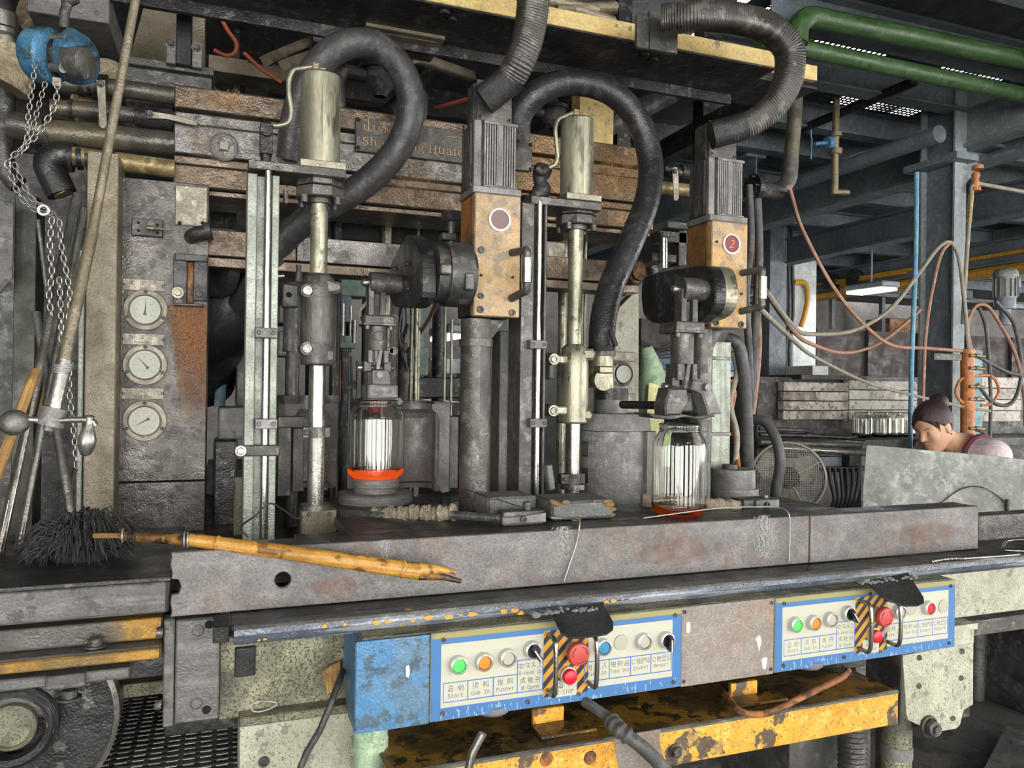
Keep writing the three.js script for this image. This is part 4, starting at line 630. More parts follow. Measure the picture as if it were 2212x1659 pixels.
conduit('ribbed conduit looping from the second finned motor onto the yellow channel', [[1545, 290, 1.6], [1610, 272, 1.57], [1668, 232], [1702, 170], [1704, 110], [1668, 66], [1600, 42], [1510, 34], [1430, 44, 1.6]].map(([u, v, d]) => P(u, v, d ?? 1.55)), t => { const p = P(1422, 62, 1.64); part(t, 'mount_plate', M.castD, [bx(p.x - .02, p.x + .06, p.y - .05, p.y + .045, p.z - .02, p.z - .006), bx(p.x - .055, p.x - .02, p.y - .05, p.y + .03, p.z - .02, p.z - .008)]); });
// swing arms: crank plates turning on a shaft along x, each with a gripper
function crank(t, X, w, uvs, lug) { const poly = uvs.map(([u, v]) => { const p = PX(u, v, X); return [p.z, p.y]; }); const cv = new THREE.CatmullRomCurve3(poly.map(p => v3(p[0], p[1], 0)), true, 'centripetal').getSpacedPoints(72); cv.pop(); return exx(cv.map(p => [p.x, p.y]), X, X + w, .003); }
{ const t = thing('swing_arm', 'dark egg-shaped swing arm reaching back over the first mould', 'swing arm'), X = .385;
  const sy = P(1010, 596, 1.62).y, sz = -1.62;
  const pl = part(t, 'crank_plate', M.oily, crank(t, X, .034, [[875, 509], [858, 542], [843, 577], [840, 610], [840, 636], [847, 657], [868, 664], [890, 664], [902, 655], [909, 643], [911, 600], [909, 555], [902, 532], [890, 514]]));
  for (const [u, v] of [[882, 570], [855, 581], [882, 624], [856, 630]]) { const p = PX(u, v, X); part(pl, 'screw', M.dark, sock(p, v3(-1, 0, 0), .005, .006)); }
  part(t, 'shaft_hub', M.dark, [cyl(v3(X + .034, sy, sz), v3(X + .06, sy, sz), .062, .062, 32), cyl(v3(X + .058, sy, sz), v3(X + .11, sy, sz), .07, .07, 36), cyl(v3(X + .1, sy, sz), v3(d1.x0, sy, sz), .055, .055, 24)]);
  part(t, 'lock_collar', M.castD, bx(X + .085, X + .105, sy - .04, sy - .004, sz + .05, sz + .075, .003)); part(t, 'lug', M.castD, bx(X + .03, X + .055, sy - .012, sy + .012, sz + .06, sz + .08, .006));
}
{ const t = thing('swing_arm', 'dark crank plate with a grey rim swung out over the clear jar', 'swing arm'), X = 1.0; const sy = P(1510, 628, 1.62).y, sz = -1.62;
  part(t, 'crank_plate', M.oily, crank(t, X, .03, [[1389, 602], [1410, 592], [1470, 580], [1520, 573], [1535, 580], [1543, 600], [1546, 640], [1540, 668], [1520, 688], [1500, 700], [1470, 702], [1440, 700], [1405, 695], [1390, 680], [1385, 640]]));
  part(t, 'rim_plate', M.zinc, crank(t, X + .031, .06, [[1410, 598], [1520, 573], [1538, 580], [1546, 605], [1548, 640], [1541, 668], [1510, 690], [1420, 690]]));
  part(t, 'shaft_hub', M.dark, [cyl(v3(X + .09, sy, sz), v3(d2.x0, sy, sz), .06, .06, 32)]);
}
function gripper(o) {
  const d = o.d, t = thing('gripper', o.label, 'gripper'), c = P(...o.hub, d), k = mpp(c) * o.s, Q = (u, v) => { const p = P(u, v, d); return [p.x, p.y]; }, z = -d;
  part(t, 'pivot_boss', M.castD, [cyl(v3(c.x - 16 * k, c.y, z), v3(c.x + 30 * k, c.y, z), 27 * k, 27 * k, 28), cyl(v3(c.x + 28 * k, c.y, z), v3(o.armX, c.y, z), 24 * k, 24 * k, 24)]);
  part(t, 'acorn_nut', M.chrome, [cyl(v3(c.x - 28 * k, c.y, z), v3(c.x - 14 * k, c.y, z), 11 * k, 11 * k, 6), sph(v3(c.x - 28 * k, c.y, z), 9 * k)]);
  const yb = P(c.x, 0, d), Yp = v => P(o.hub[0], v, d).y;
  for (const s of [-14, 14]) part(t, 'yoke_arm', M.castD, bx(c.x + (s - 7) * k, c.x + (s + 7) * k, Yp(o.block[0]), c.y, z - 12 * k, z + 16 * k, .002));
  part(t, 'yoke_web', M.dark, bx(c.x - 12 * k, c.x + 12 * k, Yp(o.block[0]), c.y - 20 * k, z - 8 * k, z + 4 * k, .002));
  const bc = P(o.bu, o.block[0], d).x; part(t, 'head_block', M.castD, [bx(bc - 36 * k, bc + 36 * k, Yp(o.block[1]), Yp(o.block[0]), z - 32 * k, z + 32 * k, .003), bx(bc - 38 * k, bc + 38 * k, Yp(o.block[1]) + .001, Yp(o.block[1]) + .007, z - 34 * k, z + 34 * k, .001)]);
  for (const s of [-1, 1]) part(t, 'bolt', M.cast, cyl(v3(bc + s * 28 * k, Yp(o.block[1]) - 8 * k, z + 26 * k), v3(bc + s * 28 * k, Yp(o.block[1]), z + 26 * k), 5 * k, 5 * k, 8));
  const r = 25 * k, y0 = Yp(o.cyl[1]), y1 = Yp(o.block[1]), body = part(t, 'grip_cylinder', M.castD, [cyl(v3(bc, y0 + (y1 - y0) * .35, z), v3(bc, y1, z), r, r, 32), bx(bc - r, bc - r * .5, y0, y0 + (y1 - y0) * .36, z - r, z + r * .9, .002), bx(bc + r * .5, bc + r, y0, y0 + (y1 - y0) * .36, z - r, z + r * .9, .002)]);
  for (const v of o.lugs || []) { const y = Yp(v); part(body, 'lug', M.castD, [bx(bc + r * .8, bc + r * 1.6, y - 8 * k, y + 8 * k, z - 5 * k, z + 8 * k, .002), cyl(v3(bc + r * 1.6, y, z - 5 * k), v3(bc + r * 1.6, y, z + 8 * k), 10 * k)]); }
  part(t, 'plunger_link', M.cast, [rot(bx(bc - 5 * k, bc + 5 * k, Yp(o.jaw[0]) - 4 * k, y0 + (y1 - y0) * .4, z + 6 * k, z + 12 * k), v3(bc, y0, z), Z, .12), rot(bx(bc - 3 * k, bc + 7 * k, Yp(o.jaw[0]) - 4 * k, y0 + (y1 - y0) * .38, z + 14 * k, z + 18 * k), v3(bc, y0, z), Z, -.16)]);
  const jy = Yp(o.jaw[0]); part(t, 'hinge_block', M.castD, [bx(bc - 34 * k, bc - 14 * k, jy - 10 * k, y0 + 6 * k, z - 14 * k, z + 16 * k, .003), bx(bc + 14 * k, bc + 34 * k, jy - 10 * k, y0 + 6 * k, z - 14 * k, z + 16 * k, .003), cyl(v3(bc - 40 * k, jy, z), v3(bc + 40 * k, jy, z), 7 * k)]); part(t, 'hinge_nut', M.chrome, cyl(v3(bc - 46 * k, jy, z), v3(bc - 36 * k, jy, z), 10 * k, 10 * k, 6));
  return { t, c, k, bc, Yp, Q, z };
}
{ const g = gripper({ label: 'grey cast gripper with an embossed JF mark holding the hot jar', d: 1.79, hub: [813, 612], s: .9, armX: .39, block: [683, 706], bu: 815, cyl: [775], lugs: [687, 757], jaw: [795, 830], cyl: [706, 785] });
  const { t, k, bc, Yp, Q, z } = g, y = Yp(727), r = 25 * k;
  const em = part(t, 'emblem', M.cast, [fix(new THREE.TorusGeometry(11 * k, 1.2 * k, 6, 28)).scale(1.25, .95, 1).translate(bc + 1 * k, y, z + r * .98), ...[[[-7, 6], [-7, -4], [-10, -6]], [[-10, 6], [-4, 6]], [[1, -7], [1, 6], [8, 6]], [[1, 0], [7, 0]]].map(l => seg(l.map(([a, b]) => v3(bc + a * k, y + b * k, z + r * 1.0)), 1.3 * k, 6))]);
  part(t, 'jaw_plate', M.cast, [exw([Q(800, 800), Q(836, 800), Q(840, 834), Q(800, 834)], z + 14 * k, .012), cyl(v3(bc + 2 * k, Yp(810), z + 20 * k), v3(bc + 2 * k, Yp(810), z + 34 * k), 8 * k)]);
  const nb = part(t, 'neck_clamp', M.cast, [bx(P(793, 850, 1.75).x, P(860, 850, 1.75).x, P(826, 862, 1.75).y, P(826, 830, 1.75).y, -1.83, -1.745, .006)]);
  part(nb, 'scratched_mark', canvasMat(256, 96, c => { c.clearRect(0, 0, 256, 96); c.strokeStyle = '#4c4b49'; c.lineWidth = 2; c.font = 'italic 34px serif'; c.fillStyle = '#4c4b49'; c.fillText('01-26-148', 48, 60); }, { transparent: true }), planeXY(P(796, 850, 1.75).x, P(857, 850, 1.75).x, P(826, 859, 1.75).y, P(826, 834, 1.75).y, -1.7445));
  part(t, 'neck_skirt', M.dark, [ex(1.8, [[770, 868], [790, 856], [866, 856], [876, 868], [868, 878], [778, 880]], .05, .004)]); }
{ const g = gripper({ label: 'grey cast gripper with open jaws above the clear jar', d: 1.46, hub: [1482, 626], s: 1, armX: 1.0, block: [697, 722], bu: 1474, jaw: [836, 870], cyl: [722, 822] });
  const { t, k, bc, Yp, Q, z } = g;
  part(t, 'jaw_plate', M.cast, [exw([Q(1480, 822), Q(1506, 826), Q(1524, 848), Q(1540, 892), Q(1512, 896), Q(1498, 850), Q(1476, 840)], z - .01, .045, .004), cyl(v3(P(1502, 836, 1.46).x, Yp(836), z + .02), v3(P(1502, 836, 1.46).x, Yp(836), z + .05), 8 * k)]);
  part(t, 'jaw_plate', M.castD, [exw([Q(1428, 838), Q(1466, 838), Q(1470, 868), Q(1452, 896), Q(1420, 896), Q(1418, 878)], z - .015, .05, .004)]);
  part(t, 'jaw_link', M.castD, [sph(v3(P(1447, 832, 1.46).x, Yp(850), z + .01), .018, 1.2, 1, 1), exw([Q(1466, 842), Q(1496, 846), Q(1500, 890), Q(1470, 890)], z - .03, .03, .004)]);
  part(t, 'neck_skirt', M.dark, [ex(1.47, [[1398, 892], [1440, 897], [1470, 893], [1500, 899], [1545, 892], [1545, 900], [1512, 906], [1480, 901], [1450, 907], [1412, 903]], .06, .002)]); }
one('black_rod', 'short black round rod beside the open gripper jaws', 'rod', M.black, [cyl(P(1344, 874, 1.62), P(1440, 876, 1.47), .0095)]);
const YT = 1.227, DB = 1.335, YB = 1.1245, DL = 1.238, YL = 1.127;
// ---------- moulds and jars ----------
function shell(c, prof, phi0, len, n = 80) {
  const g = [fix(new THREE.LatheGeometry([...prof, prof[0]].map(p => new THREE.Vector2(p[0], p[1])), n, phi0, len))];
  for (const ph of [phi0, phi0 + len]) { const s = fix(new THREE.ShapeGeometry(new THREE.Shape(prof.map(p => new THREE.Vector2(p[0], p[1]))))); s.rotateY(ph - Math.PI / 2); g.push(s); }
  const m = mergeGeometries(g.map(q => { const n2 = q.toNonIndexed(); n2.computeVertexNormals(); return fix(n2); })); boxUV(m); return m.translate(c.x, c.y, c.z);
}
const mouldProf = (ri, ro, h) => [[ro, 0], [ri + .004, 0], [ri + .004, .012], [ri - .004, .018], [ri - .004, .03], [ri, .04], [ri, h - .04], [ri - .006, h - .025], [ri - .02, h - .014], [ri - .02, h], [ro, h]];
{ const d = 1.92, c = P(897, 1060, d), k = mpp(c), h = P(897, 872, d).y - c.y; const t = thing('open_mould_half', 'open cast mould half with a smooth hollow beside the hot jar', 'mould', 'open mould halves');
  part(t, 'mould_shell', M.cast, shell(v3(c.x, c.y, c.z), mouldProf(52 * k, 74 * k, h), (-30 + 90) * D2R, Math.PI));
  part(t, 'hinge_rib', M.cast, [fb(d - .03, 965, 900, 990, 1055, .05), fb(d - .02, 940, 872, 960, 1062, .03)]); part(t, 'top_rim', M.castD, [shell(v3(c.x, c.y + h, c.z), [[76 * k, 0], [40 * k, 0], [40 * k, .006], [76 * k, .006]], (-30 + 90) * D2R, Math.PI)]); }
{ const d = 1.95, c = P(672, 1060, d), k = mpp(c), h = P(672, 872, d).y - c.y; const t = thing('open_mould_half', 'open cast mould half standing behind the first piston rod', 'mould', 'open mould halves');
  part(t, 'mould_shell', M.cast, shell(v3(c.x, c.y, c.z), mouldProf(52 * k, 72 * k, h), (35 + 90) * D2R, Math.PI));
  part(t, 'mould_holder', M.castD, [fb(d - .1, 600, 922, 628, 1072, .03), fb(d - .12, 600, 900, 657, 924, .04), fb(d - .06, 632, 925, 656, 1062, .02)]); part(t, 'top_rim', M.castD, shell(v3(c.x, c.y + h, c.z), [[75 * k, 0], [40 * k, 0], [40 * k, .02], [75 * k, .02]], (35 + 90) * D2R, Math.PI)); }
function mouldStack() { // closed mould under the second blow head
  const d = 1.8, x = P(1318, 990, d).x, k = mpp(P(1318, 990, d)), Y = v => P(1318, v, d).y, z = -d, C = v => v3(x, Y(v), z);
  const t = thing('closed_mould', 'grey closed cast mould with pocket holes and scratched number 2250', 'mould'), R = 88 * k;
  const ang = [0.0, .62, 1.24, 1.86, 2.48, 3.1, 3.72, 4.34, 4.96, 5.58];
  part(t, 'mould_body', M.cast, [cyl(C(1078), C(926), R * .8, R * .8, 40), cyl(C(1090), C(1076), R * .85, R * .85, 40)]);
  const slab = (a0, a1, v0, v1, r0, r1) => shell(v3(x, Y(v1), z), [[r0, 0], [r0, Y(v0) - Y(v1)], [r1, Y(v0) - Y(v1)], [r1, 0]].reverse(), a0, a1 - a0, 10);
  part(t, 'jacket_segment', M.cast, slab(.42, .95, 928, 1074, R * .8, R * 1.1)); part(t, 'jacket_segment', M.cast, slab(-.02, .42, 928, 1078, R * .8, R * .98)); const pk = [1280, 1244, 1205].map(u => Math.asin(Math.max(-.97, (P(u, 990, d - R * .9).x - x) / (R * 1.02)))), hw = .13, cuts = pk.map(a => [a - hw, a + hw]).sort((a, b) => a[0] - b[0]);
  for (const [v0, v1, open] of [[928, 950, 0], [950, 981, 1], [981, 1005, 0], [1005, 1036, 1], [1036, 1078, 0]]) { let a = -1.5; for (const [c0, c1] of open ? cuts : []) { if (c0 > a) part(t, 'jacket_segment', M.cast, slab(a, c0, v0, v1, R * .8, R * 1.02)); a = Math.max(a, c1); } part(t, 'jacket_segment', M.cast, slab(a, -.04, v0, v1, R * .8, R * 1.02)); }
  part(t, 'neck_ring', M.cast, [cyl(C(927), C(892), R * .98, R * .94, 40)]); part(t, 'upper_collar', M.cast, cyl(C(893), C(862), 36 * k, 36 * k, 32)); part(t, 'steel_band', M.oily, cyl(C(863), C(838), 37 * k, 37 * k, 32));
  part(t, 'scratched_number', canvasMat(128, 256, c => { c.clearRect(0, 0, 128, 256); c.fillStyle = '#55534f'; c.font = 'italic 54px serif'; c.translate(40, 40); c.rotate(Math.PI / 2); c.fillText('2250', 0, 0); }, { transparent: true }), (() => { const a = -.2, w = .022, g = fix(new THREE.PlaneGeometry(w, .055)); g.rotateY(a); return g.translate(x + Math.sin(a) * R * 1.022, Y(985), z + Math.cos(a) * R * 1.022); })());
  const b = thing('blow_nozzle', 'cream cast blow head on the closed mould below the second hose', 'blow head'), x2 = P(1297, 800, d).x, C2 = v => v3(x2, Y(v), z);
  part(b, 'body', M.zinc, [cyl(C2(839), C2(768), 31 * k, 27 * k, 28), bx(x2 - 24 * k, x2 + 8 * k, Y(808), Y(792), z + 10 * k, z + 44 * k, .004), cyl(v3(x2 - 10 * k, Y(822), z + 20 * k), v3(x2 - 10 * k, Y(822), z + 36 * k), 22 * k)]); part(b, 'flange', M.castD, [cyl(C2(770), C2(757), 32 * k, 32 * k, 24)]);
  for (let i = 0; i < 6; i++) part(b, 'bolt', M.dark, cyl(v3(x2 + Math.cos(i * 1.047 + .3) * 26 * k, Y(760), z + Math.sin(i * 1.047 + .3) * 26 * k), v3(x2 + Math.cos(i * 1.047 + .3) * 26 * k, Y(752), z + Math.sin(i * 1.047 + .3) * 26 * k), 5 * k, 5 * k, 6));
}
mouldStack();
function jarGeo(c, R, h, rn, base) { const w = .004; const o = [[0, 0], [R * .6, 0], [R * .82, .002], [R * .95, .008], [R, .02], [R, h * .72], [R * .98, h * .79], [R * .9, h * .85], [rn * 1.05, h * .905], [rn, h * .925], [rn * 1.06, h * .935], [rn * 1.06, h * .945], [rn, h * .95], [rn, h * .962], [rn * 1.04, h * .97], [rn * 1.05, h * .985], [rn, h]]; const i = [[rn - w, h], [rn - w, h * .93], [rn - w * .8, h * .91], [R * .9 - w, h * .845], [R * .98 - w, h * .785], [R - w, h * .72], [R - w, .026], [R * .93, .014], [R * .7, base], [0, base]]; return lathe(c, Yv, [...o, ...i], 64); }
const hotMat = (c, k) => new THREE.MeshStandardMaterial({ color: '#401004', emissive: c, emissiveIntensity: k, roughness: .4 });
const c2 = PY(1466, 1111, YT), J2 = 59 * mpp(P(1466, 1000, -c2.z));
{ const t = thing('glass_jar', 'clear glass jar with a cooling amber base standing on the bench plate', 'jar', null), h = P(1466, 915, -c2.z).y - c2.y; part(t, 'glass_wall', M.glass, jarGeo(v3(c2.x, YT + .0005, c2.z), J2, h, J2 * .72, .011)); part(t, 'warm_base', hotMat('#c23c08', .35), turned(v3(c2.x, YT + .0005 + .004, c2.z), Yv, [[J2 * .55, 0], [J2 * .72, .003], [J2 * .5, .005], [J2 * .45, .003]], 40), 'faintly glowing orange base'); }
{ const d = 1.79, c = P(811, 1032, d), R = 61 * mpp(c), h = P(811, 863, d).y - c.y, t = thing('glass_jar', 'clear hot glass jar with a glowing orange base held by the gripper', 'jar', null);
  part(t, 'glass_wall', M.glass, jarGeo(c, R, h, R * .72, .008)); part(t, 'glowing_base', hotMat('#ff5a1a', .85), turned(v3(c.x, c.y + .002, c.z), Yv, [[0, 0], [R * .76, .0006], [R * .82, .003], [R * .76, .0042], [0, .0034]], 48), 'glowing orange molten base');
  const l = new THREE.PointLight('#ff6a20', .1); l.position.set(c.x, c.y + .006, c.z); l.shadow.radius = .08; l.castShadow = true; l.name = 'jar_glow'; scene.add(l);
  const b = thing('bottom_plate', 'stepped round grey mould bottom under the hot jar', 'mould base'), k = mpp(c), Yv2 = v => P(811, v, d).y; part(b, 'top_disc', M.cast, turned(v3(c.x, Yv2(1062), c.z), Yv, [[46 * k, 0], [46 * k, .012], [51 * k, .014], [51 * k, c.y - Yv2(1062) - .002], [49 * k, c.y - Yv2(1062)], [0, c.y - Yv2(1062)]], 48)); part(b, 'drilled_disc', M.cast, turned(v3(c.x, Yv2(1084), c.z), Yv, [[78 * k, 0], [80 * k, .002], [80 * k, .02], [78 * k, Yv2(1062) - Yv2(1084)], [0, Yv2(1062) - Yv2(1084)]], 56)); part(b, 'ring_seat', M.dark, [cyl(v3(c.x, 1.145, c.z), v3(c.x, Yv2(1084), c.z), 120 * k, 118 * k, 48)]);
  for (let i = 0; i < 22; i++) { const a = i / 22 * 6.2832; part(b, 'drill_hole', M.steel, cyl(v3(c.x + Math.cos(a) * 70 * k, Yv2(1062) - .001, c.z + Math.sin(a) * 70 * k), v3(c.x + Math.cos(a) * 70 * k, Yv2(1062) + .0006, c.z + Math.sin(a) * 70 * k), 2.4 * k, 2.4 * k, 8)); } }
// ---------- front bench ----------

const jag = (u, v0, v1, n, a, s) => [...Array(n)].map((_, i) => { const v = v0 + (v1 - v0) * i / (n - 1); seed = (seed + 17) >>> 0; return [u + rnd(-a, a), v]; });
{ const X = (u, v) => P(u, v, DB).x;
  const t = thing('front_beam', 'long rough grey steel channel along the bench front', 'beam'); const hole = circ(DB, 611, 1253, 17, 20);
  const L = [[X(370, 1195), YT], [X(371, 1200), YT - .006], [X(368, 1215), YT - .02], [X(372, 1230), YT - .032], [X(370, 1240), YT - .042], [X(386, 1242), YT - .044], [X(391, 1258), YT - .055], [X(386, 1272), YT - .066], [X(370, 1276), YT - .068], [X(368, 1290), YT - .08], [X(371, 1310), YT - .094], [X(368, 1330), YB]].map(p => new THREE.Vector2(p[0], p[1]));
  const xs = X(1748, 1160); part(t, 'channel_face', M.beamF, exw([...L, new THREE.Vector2(xs, YB), new THREE.Vector2(xs, YT)], -DB - .012, .012, .0015, [hole]));
  part(t, 'top_flange', M.tray, bx(X(372, 1190), xs, YT - .01, YT - .0005, -DB - .07, -DB - .0125)); part(t, 'bottom_flange', M.tray, bx(X(372, 1190), xs, YB + .001, YB + .01, -DB - .07, -DB - .0125));
  const t2 = thing('end_beam', 'rust-tinged channel length continuing the bench front beyond a seam', 'beam'), xe = X(2113, 1140); part(t2, 'channel_face', M.beamF, bx(xs + .001, xe, YB, YT, -DB - .012, -DB + .001)); part(t2, 'top_flange', M.tray, bx(xs + .001, xe, YT - .01, YT - .0005, -DB - .07, -DB - .0125)); 
  for (const [u0, v0, u1, v1, n, cx, cy, rx, ry] of [[1180, 1136, 1256, 1222, 7000, .5, .35, .34, .62], [1618, 1112, 1682, 1222, 7000, .5, .45, .36, .6], [1026, 1224, 1112, 1274, 900, .5, .5, .45, .4], [800, 1165, 860, 1300, 500, .5, .5, .3, .5]]) part(t, 'scrape_mark', stainMat(220, 240, n, ['#9b9a96', '#a9a8a4', '#8f8d88', '#86847f'], (x, y) => fall(x + .06 * Math.sin(y * 21), y, cx, cy, rx, ry) * (Math.sin(x * 40 + 5 * Math.sin(y * 9)) > -.35 ? 1 : .2), 3.6, 'scrape', .4), planeXY(P(u0, v0, DB).x, P(u1, v0, DB).x, P((u0 + u1) / 2, v1, DB).y, P((u0 + u1) / 2, v0, DB).y, -DB + .0008), 'pale scraped patch');
  for (const [o, u0, v0, u1, v1, n] of [[t2, 1900, 1110, 2110, 1195, 1500], [t, 640, 1230, 820, 1300, 500], [t, 1330, 1140, 1600, 1240, 900]]) part(o, 'rust_tint', stainMat(420, 170, n, ['#7d5a48', '#8a5f4a', '#6b4c40'], (x, y) => fall(x, y, .5, .5, .42, .36) * .7, 14, 'tint', .1), planeXY(P(u0, v0, DB).x, P(u1, v1, DB).x, P((u0 + u1) / 2, v1, DB).y, P((u0 + u1) / 2, v0, DB).y, -DB + .0014), 'reddish rust tint');
}
one('bench_plate', 'black bench plate behind the front channel', 'bench top', M.tray, [bx(P(745, 1150, 1.45).x, P(1690, 1090, 1.6).x, YT - .02, YT - .001, -1.6, -DB - .071, .002), bx(P(640, 1150, 1.45).x, P(745, 1150, 1.45).x - .002, YT - .03, YT - .012, -1.5, -DB - .071, .002)]);
// tray with rounded nosing

{ const t = thing('bench_tray', 'narrow dark tray with a rounded chipped-paint nosing', 'tray'); const xa = P(505, 1375, DL).x, xe = 2.3, prof = [[-DL - .03, YL], [-DL - .004, YL], [-DL, YL - .003], [-DL + .003, YL - .012], [-DL, YL - .022], [-DL - .006, YL - .028], [-DL - .02, YL - .03], [-DL - .03, YL - .03]];
  part(t, 'nosing', M.lip, exx(prof, xa, xe, .0006)); part(t, 'worn_bright_edge', M.steel, exx([[-DL - .005, YL + .0004], [-DL - .001, YL + .0002], [-DL + .0012, YL - .0035], [-DL - .001, YL - .003]], xa, xe, 0));  // bare-metal strip for worn paint, also puts the edge highlight into the colour
  for (const [u, v, w] of [[560, 1380, 4], [572, 1378, 5], [702, 1350, 9], [745, 1346, 6], [815, 1343, 10], [838, 1340, 8], [892, 1338, 6], [925, 1331, 12], [970, 1330, 12], [995, 1326, 5], [1020, 1324, 14], [1088, 1318, 10], [1110, 1316, 12], [1126, 1322, 9], [1310, 1298, 8], [1325, 1295, 9], [1345, 1292, 4], [1362, 1290, 5]]) { const k = DL - .0042, q = []; for (let i = 0; i < 9; i++) { const a = i / 9 * 6.283, r = rnd(.55, 1.1); q.push([u + Math.cos(a) * w * r, v + 3 - Math.sin(a) * Math.min(6, w * .6) * r]); } part(t, 'paint_chip', M.yPaint, ex(k, q, .0008, 0)); }
  part(t, 'tray_floor', M.tray, bx(xa - .005, xe, YL - .014, YL - .004, -1.41, -DL - .03)); part(t, 'end_wall', M.black, exx([[-DL - .03, YL - .03], [-DL - .03, YL - .006], [-DB, YL - .004], [-DB, YL - .03]], xa - .03, xa - .006, .001)); }
// a plate lying on any plane: pixel corners are put on it
function onPlane(p0, n, uvs, th) { const o = uvs.map(([u, v]) => { const r = ray(u, v), s = p0.clone().sub(EYE).dot(n) / r.dot(n); return r.multiplyScalar(s).add(EYE); }); const e1 = o[1].clone().sub(o[0]).normalize(), e2 = n.clone().cross(e1).normalize(); const g = exw(o.map(p => { const q = p.clone().sub(o[0]); return [q.dot(e1), q.dot(e2)]; }), -th, th, Math.min(.001, th / 3)); g.applyMatrix4(new THREE.Matrix4().makeBasis(e1, e2, n.clone().normalize()).setPosition(o[0])); return fix(g); }
for (const [lab, A, B, uvs, sp] of [['black deflector tongue welded over the emergency stop beside the blue box', [1192, 1318], [1302, 1302], [[1192, 1318], [1302, 1300], [1314, 1322], [1326, 1345], [1325, 1360], [1312, 1370], [1290, 1374], [1250, 1378], [1228, 1377], [1213, 1368], [1202, 1345]], [1150, 1300]], ['black deflector tongue welded over the emergency stop of the far keypad', [1872, 1252], [1964, 1238], [[1872, 1254], [1962, 1236], [1978, 1262], [1996, 1290], [1997, 1302], [1985, 1308], [1955, 1309], [1930, 1300], [1910, 1292], [1892, 1275]], [1860, 1980]]]) {
  const t = thing('deflector_plate', lab, 'deflector plate'), a = PY(A[0], A[1], YL - .001), b = v3(a.x + .1, a.y, a.z), n = v3(0, 0, 1).applyAxisAngle(Xv, -48 * D2R);
  part(t, 'tongue', M.black, onPlane(a, n, uvs, .004)); const gs = []; for (let i = 0; i < 46; i++) { const p = PY(sp[0] + (sp[1] - sp[0]) * (i + rnd(-.5, .5)) / 45, A[1] - (sp[0] + (sp[1] - sp[0]) * i / 45 - A[0]) * .1 + rnd(-4, 5), YL); gs.push(sph(v3(p.x, YL - .002 + rnd(-.004, .001), p.z - .002), rnd(.0018, .0042), rnd(1, 2.2), .8, 1, 8)); } part(t, 'weld_bead', M.spat, gs); }
// control box and keypads
const DK = 1.2, KX = u => P(u, 1400, DK).x, KT = 1.099, KB = .9605;
{ const t = thing('control_box', 'long blue control box under the bench tray', 'control box'); const xa = KX(768), xb = KX(930);
  part(t, 'blue_end', M.blue, exx([[-DK, KT], [-DK, KB - .004], [-DK - .06, KB - .004], [-DK - .12, KB + .03], [-DK - .12, KT], [-DK - .06, KT + .004]], xa, xb, .002));
  part(t, 'box_body', M.slab, bx(xb + .001, KX(2058), KB, KT, -DK - .12, -DK - .003)); part(t, 'blank_cover', M.brownP, bx(KX(1471), KX(1671), KB - .004, KT + .003, -DK - .003, -DK + .0005, .001)); part(t, 'box_top', M.grimy, bx(xa + .01, KX(2058), KT + .0005, KT + .004, -DK - .12, -DK - .003));
  for (const [u, v] of [[1477, 1320], [1477, 1467], [1665, 1302], [1665, 1445]]) part(t, 'screw', M.dark, sock(v3(KX(u), v < 1400 ? KT - .006 : KB + .006, -DK), Z, .0035, .002));
  for (const g of [ex(DK - .001, [[1483, 1345], [1490, 1343], [1492, 1355], [1488, 1368], [1483, 1366]], .0004, 0), ex(DK - .001, [[876, 1440], [883, 1436], [886, 1448], [883, 1464], [877, 1462]], .0004, 0), ex(DK - .001, [[1632, 1378], [1642, 1372], [1645, 1385], [1640, 1408], [1637, 1395]], .0004, 0), ex(DK - .001, [[1645, 1425], [1650, 1420], [1658, 1420], [1654, 1445], [1648, 1445]], .0004, 0)]) part(t, 'paint_spot', M.white, g, 'white paint drip'); }
const kp = { x0: KX(930), x1: KX(1471) }, toS = u => (KX(u) - kp.x0) / (kp.x1 - kp.x0), toT = (u, v) => (KT - P(u, v, DK).y) / (KT - KB);
